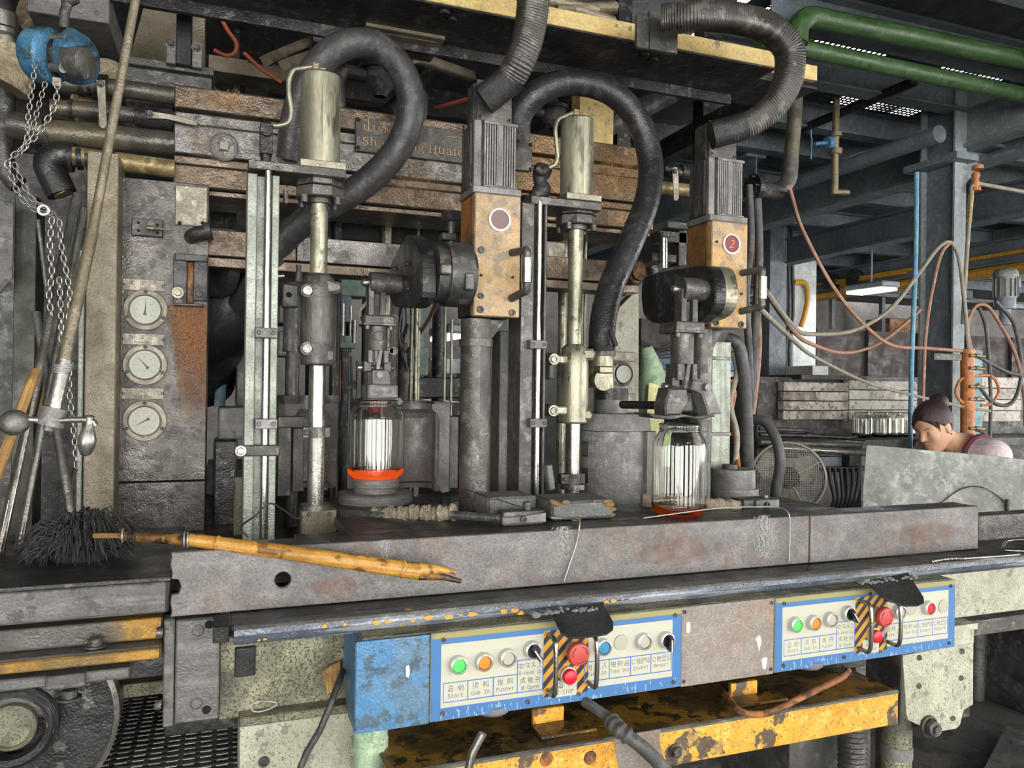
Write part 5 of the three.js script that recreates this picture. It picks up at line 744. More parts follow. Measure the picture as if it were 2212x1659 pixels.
function keypadArt(faded) { return canvasMat(1400, 420, c => {
  const Wd = 1400, Ht = 420, sx = u => toS(u) * Wd, sy = (u, v) => toT(u, v) * Ht; c.fillStyle = '#3a6a9c'; c.fillRect(0, 0, Wd, Ht); c.fillStyle = '#94884e'; for (let i = 0; i < 500; i++) { const x = (i * 7919) % 1400; c.globalAlpha = .5; c.fillRect(x, ((i * 31) % 17), 40, 12); } c.globalAlpha = 1;
  c.fillStyle = '#b0b09e'; c.fillRect(Wd * .035, Ht * .13, Wd * .925, Ht * .73);
  let k = 5; const r = () => (k = (k * 16807) % 2147483647) / 2147483647; for (let i = 0; i < 900; i++) { c.globalAlpha = .12 + r() * .25; c.fillStyle = r() > .5 ? '#8f8d7c' : '#b7b5a4'; const w = 2 + r() * 12; c.fillRect(Wd * .035 + r() * Wd * .92, Ht * .13 + r() * Ht * .72, w, 1 + r() * 5); } c.globalAlpha = 1;
  for (let i = 0; i < 60; i++) { c.globalAlpha = .5; c.fillStyle = '#e5e5da'; c.fillRect(r() * Wd, Ht * .86 + r() * Ht * .12, 2 + r() * 5, 4 + r() * 26); } c.globalAlpha = 1;
  // hazard field
  const hx0 = sx(1173), hx1 = sx(1270), hy0 = Ht * .1, hy1 = Ht * .9; c.save(); c.beginPath(); c.rect(hx0, hy0, hx1 - hx0, hy1 - hy0); c.clip(); c.fillStyle = '#bd8a2c'; c.fillRect(hx0, hy0, 400, 420); c.fillStyle = '#22242a'; for (let i = -6; i < 14; i++) { c.beginPath(); const x = hx0 + i * 72; c.moveTo(x, hy1); c.lineTo(x + 34, hy1); c.lineTo(x + 34 + 330, hy0); c.lineTo(x + 330, hy0); c.fill(); } c.restore();
  c.fillStyle = '#b0b09e'; c.fillRect(sx(1196), Ht * .72, sx(1246) - sx(1196), Ht * .2);
  c.strokeStyle = '#3a63a8'; c.lineWidth = 4; const box = (u0, u1, t0, t1) => c.strokeRect(sx(u0), t0 * Ht, sx(u1) - sx(u0), (t1 - t0) * Ht);
  const ink = '#4a4c52', txt = (h, en, u0, u1, t) => { const x0 = sx(u0), w = sx(u1) - x0, s = Math.min(30, w / (h.length + .9)), gap = (w - s * h.length) / (h.length + 1); c.strokeStyle = ink; c.globalAlpha = faded ? .75 : 1; han(c, h, x0 + gap, t * Ht + 4, s, 31, gap); c.fillStyle = ink; c.font = '27px monospace'; c.textAlign = 'center'; c.fillText(en, x0 + w / 2, t * Ht + 66, w - 10); c.textAlign = 'left'; c.globalAlpha = 1; c.strokeStyle = '#3a63a8'; c.lineWidth = 5; };
  [['启动', 'Start', 957, 1010], ['供料', 'Gob In', 1010, 1065], ['拨瓶', 'Pusher', 1065, 1117]].forEach(([h, e, a, b]) => { box(a, b, .58, .8); txt(h, e, a, b, .6); });
  box(1117, 1172, .42, .8); txt('吹气头上', 'B-Head Up', 1118, 1172, .44); txt('成模开', 'M·Open', 1118, 1172, .62); txt('急停', 'E·STOP', 1196, 1246, .73);
  [['钳瓶入', 'Take In', 1262, 1316], ['钳瓶出', 'Take Out', 1316, 1362], ['口钳翻转', 'Invert', 1362, 1406], ['口钳返回', 'Revert', 1406, 1450]].forEach(([h, e, a, b]) => { box(a, b, .54, .78); txt(h, e, a, b, .56); });
}); }
function keypad(lab, off, kinds, faded) {
  const t = thing('keypad_panel', lab, 'button panel'), z = -DK, x = u => KX(u) + off, y = (u, v) => P(u, v, DK).y;
  const b = part(t, 'face_sheet', M.cream, bx(kp.x0 + off, kp.x1 + off, KB - .002, KT + .002, z - .003, z + .0015, .0008)); part(b, 'printed_front', keypadArt(faded), planeXY(kp.x0 + off + .001, kp.x1 + off - .001, KB - .001, KT + .001, z + .002));
  const spots = [[988, 1433], [1043, 1427], [1094, 1418], [1147, 1401], [1299, 1395], [1340, 1387], [1386, 1383], [1435, 1380]]; const zc = z + .002;
  spots.forEach(([u, v], i) => { const kind = kinds[i], p = v3(x(u), y(u, v), zc), R = .0142;
    if (kind === 'blank') { part(t, 'blank_plug', M.ledW, turned(p, Z, [[R, 0], [R * .97, .002], [0, .0025]], 28)); return; }
    const q = part(t, kind === 'knob' ? 'selector_switch' : 'push_button', M.knobRim, turned(p, Z, [[R * 1.05, 0], [R * 1.05, .006], [R, .011], [R * .82, .0125], [R * .78, .009]], 30));
    if (kind === 'knob') { part(q, 'dial', M.knobB, cyl(p.clone(), v3(p.x, p.y, zc + .011), R * .8, R * .8, 26)); const a = i === 7 ? 0 : .6; part(q, 'pointer', M.knobB, rot(bx(p.x - .0035, p.x + .0035, p.y - R * (i === 7 ? 1.1 : 1.2), p.y + R * .7, zc + .01, zc + .024, .0015), p, Z, a)); part(q, 'white_mark', M.ring, rot(bx(p.x - .0014, p.x + .0014, p.y - R * 1.1, p.y + R * .4, zc + .0235, zc + .0245, 0), p, Z, a)); }
    else part(q, 'button_cap', M[kind], turned(p, Z, [[R * .76, 0], [R * .76, .008], [R * .7, .0095], [0, .0098]], 26)); });
  const e = v3(x(1237), y(1237, 1403), zc), es = part(t, 'emergency_stop', M.knobRim, cyl(e, v3(e.x, e.y, zc + .012), .0155, .014, 28)); part(es, 'mushroom_head', M.estop, lathe(v3(e.x, e.y, zc + .01), Z, [[.012, 0], [.0185, .004], [.02, .01], [.019, .015], [.0165, .017], [0, .0178]], 36)); const arr = []; for (const s of [0, 2.1, 4.2]) arr.push(fix(new THREE.TorusGeometry(.0135, .0006, 5, 14, 1.2).rotateZ(s)).translate(e.x, e.y, zc + .0275)); part(es, 'turn_arrows', M.knobB, arr);
  const r = v3(x(1225), y(1225, 1456), zc), rb = part(t, 'push_button', M.knobRim, cyl(r, v3(r.x, r.y, zc + .007), .0155, .015, 28)); part(rb, 'button_cap', M.ledR, lathe(v3(r.x, r.y, zc + .006), Z, [[.0125, 0], [.0128, .007], [.011, .0105], [0, .0115]], 28));
  for (const [u, v0, v1] of [[1183, 1370, 1490], [1270, 1366, 1472]]) { const a = v3(x(u), y(u, v0), zc), c = v3(x(u), y(u, v1), zc), o = .03; part(t, 'guard_handle', M.chrome, sweep([a, v3(a.x, a.y, zc + o * .8), v3(a.x, a.y - .006, zc + o), v3(c.x, c.y + .006, zc + o), v3(c.x, c.y, zc + o * .8), c], .0042, { n: 40, m: 10 })); }
  for (const [s, q] of [[.045, .07], [.5, .06], [.97, .07], [.045, .93], [.36, .93], [.56, .92], [.965, .94]]) part(t, 'screw', M.castD, sock(v3(kp.x0 + off + (kp.x1 - kp.x0) * s, KT - (KT - KB) * q, zc), Z, .0038, .0022));
}
keypad('cream keypad with a blue button beside the blue box end', 0, ['ledG', 'ledO', 'ledW', 'knob', 'ledB', 'blank', 'ledW', 'knob'], false);
keypad('worn cream keypad with three red buttons beyond the blank cover', KX(1672) - kp.x0, ['ledG', 'ledO', 'ledW', 'knob', 'ledW', 'blank', 'ledR', 'blank'], true);
// ---------- left side: bench, roller, hoist, rods ----------
{ const t = thing('left_bench', 'thick black bench slab with the mop on it', 'bench'), d = 1.345; part(t, 'slab_top', M.tray, bx(-1.6, P(372, 1245, d).x - .002, 1.18, 1.187, -1.8, -d, .001)); part(t, 'slab_face', M.slab, bx(-1.6, P(366, 1290, d).x, P(200, 1338, d).y, 1.1795, -d - .05, -d, .006)); part(t, 'slab_body', M.slab, bx(-1.6, P(366, 1290, d).x, P(200, 1338, d).y + .01, 1.1795, -1.8, -d - .051)); }
{ const t = thing('roller_carriage', 'yellow-stained channel carriage bolted above the big wheel', 'carriage'), d = 1.36; part(t, 'upper_channel', M.yelSt, [bx(-1.6, P(353, 1370, d).x, P(200, 1394, d).y, P(200, 1346, d).y, -d - .06, -d, .004)]); part(t, 'ledge', M.slab, bx(-1.6, P(350, 1390, d).x, P(200, 1408, d).y, P(200, 1395, d).y, -d - .06, -d + .03, .003)); part(t, 'lower_channel', M.yelSt, bx(-1.6, P(348, 1420, d - .03).x, P(200, 1437, d - .03).y, P(200, 1412, d - .03).y, -d - .05, -d + .034, .003)); part(t, 'under_bar', M.slab, bx(-1.6, P(285, 1450, d).x, P(150, 1470, d).y, P(150, 1445, d).y, -d - .04, -d + .02, .003)); part(t, 'pad_block', M.slab, fb(d - .03, 96, 1458, 184, 1490, .05, .004)); const p = P(206, 1391, d - .015), q = P(150, 1498, d - .02); part(t, 'bolt', M.castD, [hexb(v3(p.x, p.y - .004, p.z), Yv, .011, .014)]); part(t, 'bolt', M.castD, hexb(v3(q.x, q.y - .008, q.z), Yv, .012, .014)); for (const [u, v] of [[344, 1366], [340, 1522]]) part(t, 'stop_pin', M.castD, cyl(P(u - 6, v, d - .02), P(u + 8, v, d - .02), .008)); }
{ const t = thing('end_plate', 'upright grey steel plate with two counterbored holes beside the wheel', 'plate'), d = 1.345; part(t, 'thin_plate', M.slab, fb(d, 352, 1338, 377, 1572, .03, .003)); part(t, 'thick_plate', M.slab, fb(d - .004, 378, 1336, 474, 1560, .034, .003)); for (const [u, v, r] of [[428, 1362, 13], [424, 1520, 13]]) { const p = P(u, v, d - .004); part(t, 'counterbore', M.castD, turned(p, Z, [[r * .00075, .0005], [r * .0006, .001], [r * .00055, -.002], [0, -.002]], 20)); } for (const [u, v] of [[452, 1349], [446, 1533]]) { const p = P(u, v, d - .004); part(t, 'hole', M.hole, cyl(v3(p.x, p.y, p.z - .002), v3(p.x, p.y, p.z + .0006), .0068)); } }  // the plain holes are black discs, shade put in as colour
{ const d = 1.4, c = P(30, 1562, d), k = mpp(c), t = thing('belt_pulley', 'large dark belt wheel with a bright rim under the carriage', 'wheel'); part(t, 'disc', M.oily, cyl(v3(c.x, c.y, c.z - .04), v3(c.x, c.y, c.z - .012), 200 * k, 200 * k, 64)); part(t, 'rim', M.steel, turned(v3(c.x, c.y, c.z - .06), Z, [[196 * k, 0], [204 * k, 0], [206 * k, .07], [196 * k, .075], [192 * k, .05]], 72)); part(t, 'bearing_housing', M.oily, turned(v3(c.x, c.y, c.z - .012), Z, [[88 * k, 0], [88 * k, .03], [78 * k, .038], [66 * k, .036], [62 * k, .02]], 48)); part(t, 'bearing_cap', M.grimy, turned(v3(c.x, c.y, c.z + .006), Z, [[48 * k, 0], [48 * k, .014], [40 * k, .018], [38 * k, .014], [0, .014]], 40)); part(t, 'bearing_arm', M.slab, fb(d - .005, -40, 1470, 118, 1560, .03, .01)); }
{ const t = thing('wire_belt', 'moving wire mesh conveyor belt leaving the big wheel', 'conveyor belt'), y = .82, x0 = -.35, x1 = .1; for (let i = 0; i < 46; i++) { const z = -1.38 - i * .0105; part(t, 'belt_rod', i % 2 ? M.steel : M.castD, cyl(v3(x0, y + (i % 2) * .002, z), v3(x1, y + (i % 2) * .002, z), .0034, .0034, 8)); } for (let i = 0; i < 17; i++) part(t, 'belt_link', M.castD, bx(x0 + i * .028, x0 + i * .028 + .009, y - .004, y + .004, -1.87, -1.375, .001)); }
one('belt_support', 'dark steel support box under the wire belt', 'support', M.oily, [bx(-.6, .12, 0, .76, -1.9, -1.45)]); one('belt_guide', 'dark guide bar behind the end plate', 'guide bar', M.grimy, [bx(-.3, P(470, 1450, 1.6).x, P(350, 1500, 1.6).y, P(350, 1470, 1.6).y, -1.68, -1.6)]);
{ const t = thing('side_cabinet', 'grimy cream cabinet side between the end plate and the blue box', 'cabinet'), d = 1.38; part(t, 'upper_panel', M.grimy, bx(P(474, 1450, d).x, P(780, 1450, d).x, P(600, 1540, d).y, 1.07, -d - .1, -d)); part(t, 'lower_panel', M.cream, bx(P(516, 1600, d - .02).x, P(900, 1600, d - .02).x, .3, P(600, 1552, d - .02).y, -d - .1, -d + .02)); part(t, 'ledge', M.grimy, bx(P(516, 1560, d - .02).x, P(900, 1560, d - .02).x, P(600, 1556, d - .02).y, P(600, 1536, d - .02).y, -d - .1, -d + .03)); part(t, 'socket_plate', M.black, fb(d - .006, 507, 1398, 552, 1462, .01)); const p = P(570, 1645, d - .02); part(t, 'screw', M.dark, sock(p, Z, .009, .004)); }
one('wire_clip', 'small bright wire loop on the cabinet ledge', 'wire', M.wire, [sweep([[560, 1538], [585, 1530], [600, 1520], [560, 1515], [542, 1523], [545, 1535], [562, 1538]].map(([u, v]) => P(u, v, 1.33)), .0014, { n: 40, m: 6 })]);
one('paper_scrap', 'torn brown paper scrap stuck beside the blue box', 'paper', M.wood, [ex(1.36, [[694, 1452], [712, 1440], [736, 1428], [736, 1480], [722, 1492], [706, 1502], [700, 1476]], .006, .001)]);
one('power_cable', 'black power cable hanging down beside the cable gland', 'cable', M.rubber, [sweep(pt(1.22, [[740, 1450, 1.3], [722, 1500], [690, 1580], [655, 1640], [635, 1720], [630, 2900]]), .0055, { n: 30, m: 8 })]);
{ const d = 1.22, c = P(807, 1600, d), k = mpp(c), t = thing('cable_gland', 'pale green plastic cable gland under the blue box', 'cable gland'), Y = v => P(807, v, d).y; part(t, 'stem', M.tarp, cyl(v3(c.x, Y(1720), -1.25), v3(c.x, Y(1605), -1.25), 33 * k, 35 * k, 28)); part(t, 'ribbed_nut', M.tarp, cyl(v3(c.x, Y(1632), -1.25), v3(c.x, Y(1606), -1.25), 40 * k, 40 * k, 10)); part(t, 'collar', M.tarp, cyl(v3(c.x, Y(1606), -1.25), v3(c.x, KB - .004, -1.25), 38 * k, 38 * k, 28)); }
// mop
{ const c = v3(0, 1.187, -1.53); c.x = P(180, 1160, 1.53).x; const t = thing('mop', 'black yarn mop with a split bamboo handle lying across the bench', 'mop'); const gs = []; seed = 91;
  const cc = v3(c.x, 1.187, c.z);
  for (let q = 0; q < 120; q++) { const a0 = rnd(0, 6.283), e0 = Math.asin(rnd(-.1, 1)); for (let i = 0; i < 7; i++) { const a = a0 + rnd(-.16, .16), e = e0 + rnd(-.16, .16), dir = v3(Math.cos(a) * Math.cos(e), Math.sin(e), Math.sin(a) * Math.cos(e)); const L = rnd(.018, .042), b = cc.clone().add(v3(dir.x * .056, .026 + dir.y * .04, dir.z * .05)), sw = rnd(-.02, .02); const p1 = b.clone().add(v3(dir.x * L * .6 + sw * .4, dir.y * L * .5 + rnd(-.004, .008), dir.z * L * .6 - sw * .4)), p2 = b.clone().add(v3(dir.x * L * 1.1 + sw, dir.y * L * .3 - .014 + rnd(-.006, .006), dir.z * L + sw)); for (const p of [b, p1, p2]) p.y = Math.max(1.189, p.y); gs.push(sweep([b, p1, p2], s => .0019 * (1.1 - .6 * s), { n: 4, m: 4, open: true })); } }
  const y = part(t, 'yarn_strands', M.yarn, gs); y.userData.kind = 'stuff'; part(t, 'mop_core', M.yarn, sph(v3(c.x, 1.212, c.z), .06, 1, .68, .9));
  const A = P(205, 1157, 1.47), B = P(265, 1157, 1.42), C = P(410, 1166, 1.365), D = P(640, 1196, 1.307), E = P(868, 1229, 1.283), G = P(905, 1234, 1.28); const k = .00075;
  part(t, 'wood_stub', M.wood, cyl(A, B, .0045)); part(t, 'charred_handle', M.bambooD, sweep([B, B.clone().lerp(C, .5), C], s => .0085 + .0015 * s, { n: 20, m: 16 }));
  part(t, 'bamboo_handle', M.bamboo, sweep([C, C.clone().lerp(D, .25), D, E, G], s => .0108 + .0035 * s + .0022 * Math.exp(-Math.pow((s - .12) / .006, 2)) + .0022 * Math.exp(-Math.pow((s - .925) / .006, 2)), { n: 200, m: 20 }));
  for (const [p, r] of [[B, .0105], [C.clone().lerp(B, .08), .0118], [C.clone().lerp(B, .03), .012]]) part(t, 'wire_tie', M.wire, fix(new THREE.TorusGeometry(r, .0016, 6, 24).rotateY(Math.PI / 2)).translate(p.x, p.y, p.z));
  const tip1 = P(985, 1236, 1.275), tip2 = P(996, 1256, 1.275); part(t, 'split_end', M.bamboo, sweep([G.clone().add(v3(0, .003, 0)), G.clone().lerp(tip1, .5).add(v3(0, .004, 0)), tip1], s => .012 * (1 - .75 * s), { n: 16, m: 12 })); part(t, 'split_end', M.bambooD, sweep([G.clone().add(v3(0, -.006, 0)), G.clone().lerp(tip2, .5), tip2], s => .009 * (1 - .6 * s), { n: 16, m: 10 })); }
// chain hoist
{ const t = thing('chain_hoist', 'worn blue chain hoist hanging above the valved pipes', 'hoist'), d = 1.72, ax = v3(.86, -.1, .5).normalize(), c = P(112, 122, d), k = mpp(c);
  const drum = (u, v, r, a, b, m, n) => part(t, n, m, lathe(P(u, v, d).addScaledVector(ax, a), ax, [[0, 0], [r * .7 * k, 0], [r * .95 * k, .006], [r * k, .014], [r * k, b - .012], [r * .92 * k, b - .004], [r * .6 * k, b], [0, b]], 36));
  drum(92, 120, 58, -.02, .05, M.hoist, 'chain_cover'); drum(128, 124, 44, -.015, .04, M.black, 'load_sheave'); drum(152, 126, 54, -.01, .045, M.hoist, 'gear_case');
  const g = P(180, 136, d - .04); part(t, 'gear_cover', M.castD, [lathe(g, ax, [[.034, -.03], [.033, .004], [.029, .01], [0, .011]], 6)]); part(t, 'spacer_bolt', M.steel, [cyl(P(108, 80, d - .03), P(142, 80, d - .05), .006), cyl(P(112, 145, d - .03), P(136, 147, d - .05), .008)].slice(0, 1)); part(t, 'spacer_bolt', M.steel, cyl(P(112, 145, d - .03), P(136, 147, d - .05), .009)); part(t, 'top_knob', M.hoist, sph(P(156, 82, d - .03), .018)); part(t, 'chain_guide', M.plate, fb(d - .04, 112, 166, 132, 186, .006));
  part(t, 'hook', M.dark, [sweep(pt(d - .02, [[152, -20], [146, 8], [139, 30], [138, 62]]), .009, { n: 16, m: 10 }), sweep(pt(d - .02, [[136, -4], [150, 2], [164, -6]]), .011, { n: 12, m: 10 })]); }
const linkG = (() => { const w = .0036, l = .0062, c = new THREE.CurvePath(), pts = []; for (let i = 0; i < 20; i++) { const a = i / 20 * 6.2832; pts.push(v3(Math.cos(a) * w, Math.sin(a) * w + (Math.sin(a) > 0 ? l - w : -(l - w)), 0)); } return sweep(pts, .0013, { closed: true, n: 20, m: 6 }); })();
function chain(label, uvs, d, s = 1) {
  const t = thing('hoist_chain', label, 'chain', 'chains of the hoist'); t.userData.placed = true; const c = new THREE.CatmullRomCurve3(pt(d, uvs), false, 'centripetal'), L = c.getLength(), step = .0098 * s, n = Math.floor(L / step);
  for (let i = 0; i < n; i++) { const p = c.getPointAt((i + .5) / n), q = c.getTangentAt((i + .5) / n), m = new THREE.Mesh(linkG, M.chain); m.name = 'chain_link'; m.castShadow = m.receiveShadow = true; m.position.copy(p); m.scale.setScalar(s); m.quaternion.setFromUnitVectors(UPV, q).multiply(new THREE.Quaternion().setFromAxisAngle(UPV, i % 2 ? 1.2 : -.35)); t.add(m); } }
chain('hand chain dropping out of the blue hoist cover', [[74, 112], [74, 150], [68, 200], [60, 260], [58, 300], [45, 335]], 1.68);
chain('load chain from the hoist guide swung towards the riser pipe', [[124, 178], [120, 220], [95, 270], [62, 310], [20, 345], [14, 360]], 1.68, 1.15);
chain('slack chain loop next to the load chain', [[98, 178], [86, 220], [72, 270], [62, 300], [40, 330]], 1.7);
chain('doubled chain strand below the gathered knot', [[15, 350], [26, 385], [42, 420], [70, 450], [112, 462]], 1.68, 1.1);
chain('second strand of the doubled chain beside the white ring', [[30, 352], [46, 390], [70, 430], [100, 450], [128, 476]], 1.69, 1.1);
chain('straight chain hanging to a shackle among the rods', [[112, 470], [108, 530], [112, 590], [106, 640], [112, 684]], 1.67, 1.15);
chain('straight chain hanging beside the shackle chain', [[128, 476], [134, 540], [146, 600], [152, 650], [148, 690]], 1.68, 1.1);
chain('long chain falling past the crank to the bench', [[128, 600], [132, 680], [134, 740], [148, 790], [150, 850], [158, 920], [166, 1010]], 1.75, 1.15);
one('ring_tag', 'round pale ring threaded on the gathered chains', 'ring', M.ring, [fix(new THREE.TorusGeometry(.0085, .003, 8, 24)).translate(...P(94, 454, 1.655).toArray())]);
function rod(label, a, b, d0, d1, r, m, cat = 'rod', name = 'steel_rod', g = 'rods leaning at the bench end') { return one(name, label, cat, m, [cyl(P(...a, d0), P(...b, d1), r)], g); }
rod('bright chrome rod leaning from the knot of chains to the bench', [166, 420], [-2, 1195], 1.85, 1.62, .0085, M.chrome);
rod('dull grey rod leaning beside the bright chrome rod', [180, 450], [40, 1185], 1.87, 1.66, .007, M.steel);
rod('dark pipe leaning the other way behind the crank', [78, 675], [156, 1120], 1.8, 1.7, .0085, M.castD);
rod('thin bent rod resting against the column strip', [164, 1010], [136, 1112], 1.78, 1.7, .0045, M.steel);
rod('thin grey bar hanging behind the shackle chain', [82, 475], [100, 620], 1.74, 1.74, .004, M.castD);
rod('weathered wooden stick leaning outside the rods', [78, 800], [-20, 1060], 1.7, 1.6, .0095, M.wood, 'stick', 'wooden_stick', null);
rod('second wooden stick with a yellow paint band', [112, 800], [88, 900], 1.8, 1.76, .007, M.wood, 'stick', 'wooden_stick', null);
{ const t = thing('hoist_pole', 'long weathered pole with a cast crank handle at its foot', 'crank pole'), d = 1.5, A = P(330, -200, d), B = P(200, 500, d), C = P(115, 890, d - .04); part(t, 'pole', M.column, sweep([A, B], s => .007 + .001 * s, { n: 4, m: 14 })); part(t, 'lower_tube', M.steel, cyl(B.clone().lerp(C, .72), C, .0125)); part(t, 'upper_tube', M.column, cyl(B, B.clone().lerp(C, .73), .0095)); part(t, 'rope_lashing', M.wire, [0, 1, 2, 3].map(i => fix(new THREE.TorusGeometry(.0125, .0022, 6, 18).rotateX(Math.PI / 2 + .3)).translate(...B.clone().lerp(C, .74 + i * .012).toArray())));
  const e = d - .04, h = P(114, 898, e); part(t, 'crank_hub', M.cast, [cyl(P(118, 880, e), P(106, 918, e), .019, .022), cyl(P(108, 914, e), P(104, 930, e), .0085)]); part(t, 'crank_arm', M.steel, sweep(pt(e - .01, [[50, 906], [92, 908], [110, 911], [132, 908], [180, 907], [200, 910], [206, 920]]), s => .0055, { n: 30, m: 10 })); part(t, 'ball_weight', M.steel, sph(P(31, 913, e - .01), .0215, 1.05, .98, 1, 24)); part(t, 'drop_grip', M.steel, lathe(P(184, 986, e - .01), v3(.09, 1, 0), [[0, 0], [.008, .003], [.0135, .016], [.0145, .028], [.011, .042], [.007, .054], [.0065, .064], [.008, .068], [0, .07]], 24)); }
one('olive_post', 'dark olive steel post behind the leaning rods', 'post', M.olive, [bx(P(28, 700, 2.3).x, P(76, 700, 2.3).x, 0, P(50, 420, 2.3).y, -2.4, -2.3)]);
one('dark_backdrop_box', 'added dark box for the gloom behind the leaning rods', 'cabinet', M.dark, [bx(P(-120, 700, 2.6).x, P(190, 700, 2.6).x, 0, P(50, 330, 2.6).y, -3.1, -2.6)]);  // box added to darken the background behind the rods
one('sheet_scrap', 'bent grey sheet propped behind the olive post', 'sheet', M.slab, [ex(2.25, [[-40, 420], [30, 440], [28, 600], [-5, 640], [-40, 650]], .004), ex(2.2, [[-30, 700], [28, 690], [24, 760], [0, 790], [-30, 800]], .03)].slice(0, 1));
// things on the bench plate
{ const t = thing('refractory_brick', 'dark grey firebrick lying next to the round column foot', 'brick', null), d = 1.5; part(t, 'brick_body', M.brick, rot(bx(P(1052, 1090, d).x, P(1162, 1090, d).x, YT, P(1100, 1073, d).y, -d - .09, -d, .006), P(1100, 1090, d), Yv, .05)); }
{ const t = thing('refractory_brick', 'grey firebrick with tan chipped edges on the bench plate', 'brick', null), d = 1.428; part(t, 'brick_body', M.brickG, rot(bx(P(1192, 1100, d).x, P(1326, 1100, d).x, YT, P(1260, 1081, d).y, -d - .11, -d, .006), P(1260, 1100, d), Yv, -.02)); for (const [u, v, s] of [[1198, 1086, 7], [1206, 1090, 6], [1192, 1082, 5], [1222, 1085, 8], [1310, 1084, 8], [1318, 1090, 9], [1324, 1100, 7], [1323, 1112, 6], [1245, 1123, 9], [1284, 1083, 4]]) { const p = P(u, v, d - .001); part(t, 'chipped_edge', M.tan, sph(p, s * .0008, 1.5, .8, .5, 8)); } }
{ const t = thing('lever_bar', 'flat steel lever bar wrapped with jute next to the bricks', 'lever'), d = 1.44; part(t, 'bar', M.castD, [cyl(P(788, 1112, 1.6), P(830, 1114, 1.57), .011, .011, 4), cyl(P(975, 1112, 1.48), P(1085, 1120, 1.42), .0115, .0115, 4)].slice(1)); part(t, 'bar', M.castD, cyl(P(788, 1112, 1.6), P(830, 1114, 1.57), .011, .011, 4)); const gs = []; part(t, 'jute_wrap', M.jute, sweep(pt(1.53, [[806, 1114, 1.6], [850, 1113, 1.57], [900, 1108, 1.54], [945, 1110, 1.51], [984, 1106, 1.49]]), s => .0155 + .0022 * Math.sin(s * 40) + .0015 * Math.sin(s * 93), { n: 120, m: 18 })); for (let i = 0; i < 24; i++) { const p = P(806 + 178 * rnd(), 1110 + rnd(-12, 12), 1.5); gs.push(sweep([p, p.clone().add(v3(rnd(-.01, .01), rnd(-.004, .012), .01)), p.clone().add(v3(rnd(-.02, .02), rnd(-.008, .015), .014))], .0005, { n: 4, m: 4 })); } part(t, 'loose_fibres', M.jute, gs).userData.kind = 'stuff'; }
{ const t = thing('slide_clamp', 'cast slide clamp with a slotted plate on the bench plate', 'clamp'), d = 1.395; part(t, 'base', M.castD, [bx(P(1088, 1120, d).x, P(1178, 1115, d).x, YT, P(1150, 1104, d).y, -d - .04, -d - .006, .003)]); part(t, 'slotted_plate', M.cast, ex(d - .002, [[1085, 1118], [1120, 1116], [1180, 1107], [1180, 1128], [1086, 1133]], .008)); const p = P(1130, 1121, d - .002); part(t, 'socket_bolt', M.dark, sock(p, Z, .0065, .006)); const q = P(1155, 1100, d - .02); part(t, 'stud', M.dark, cyl(v3(q.x, q.y - .012, -d - .02), v3(q.x, q.y + .008, -d - .02), .008)); }
one('brush_roll', 'frayed jute roll lying behind the clear jar', 'brush', M.jute, [sweep(pt(1.5, [[1386, 1082, 1.56], [1440, 1084, 1.54], [1520, 1090, 1.5], [1598, 1096, 1.47]]), s => .0165 + .0015 * Math.sin(s * 50), { n: 80, m: 16 })]);
{ const t = thing('slide_clamp', 'small cast clamp with wire scraps beside the round casting', 'clamp'), d = 1.47; part(t, 'base', M.castD, [bx(P(1606, 1090, d).x, P(1684, 1090, d).x, YT, P(1650, 1078, d).y, -d - .05, -d, .003)]); part(t, 'slotted_plate', M.cast, fb(d - .006, 1634, 1080, 1684, 1098, .006)); const q = P(1666, 1072, d); part(t, 'stud', M.cast, cyl(v3(q.x, 1.22, -d - .02), v3(q.x, q.y, -d - .02), .006)); const p = P(1656, 1090, d - .006); part(t, 'socket_bolt', M.dark, sock(p, Z, .007, .006)); }
{ const d = 1.78, c = P(1582, 1050, d), k = mpp(c), t = thing('round_casting', 'two-step round grey casting at the foot of the pale square post', 'casting'), Y = v => P(1582, v, d).y; part(t, 'lower_step', M.cast, cyl(v3(c.x, 1.145, c.z), v3(c.x, Y(1052), c.z), 56 * k, 54 * k, 36)); part(t, 'upper_step', M.cast, cyl(v3(c.x, Y(1053), c.z), v3(c.x, Y(1012), c.z), 48 * k, 47 * k, 36)); part(t, 'cap_stub', M.castD, cyl(v3(c.x - .01, Y(1013), c.z), v3(c.x - .01, Y(1003), c.z), 16 * k)); }
// supports of the drive units
function support(u, vt, vc, r, d, label) { const c = P(u, 900, d), k = mpp(c), t = thing('round_column', label, 'column', null), Y = v => P(u, v, d).y; part(t, 'column_tube', M.castD, cyl(v3(c.x, 1.145, c.z), v3(c.x, Y(vt), c.z), r * k, r * k, 36)); part(t, 'collar', M.castD, cyl(v3(c.x, Y(vc + 8), c.z), v3(c.x, Y(vc - 8), c.z), r * k * 1.12, r * k * 1.12, 36)); part(t, 'rib', M.dark, exw([[c.x + r * k * .2, Y(vt)], [c.x + r * k * 1.9, Y(vt)], [c.x + r * k * .6, Y(vt + 55)], [c.x + r * k * .2, Y(vt + 45)]], c.z + r * k * .2, .012)); }
support(1026, 690, 741, 33, 1.66, 'thick round cast column under the drive unit with the blank badge'); support(1514, 712, 750, 22, 1.7, 'round cast column under the drive unit with the number badge');
one('square_post', 'plain grey square post behind the dark grooved post', 'post', M.cast, [fb(1.74, 1078, 715, 1124, 1070, .06)]);
{ const t = thing('square_post', 'pale speckled square post standing on the round casting', 'post', null), d = 1.82; part(t, 'post_body', M.post, fb(d, 1537, 738, 1578, 1012, .05)); part(t, 'strap', M.cast, fb(d - .003, 1534, 934, 1580, 942, .056)); part(t, 'joint_band', M.cast, fb(d - .002, 1535, 770, 1579, 778, .054)); }
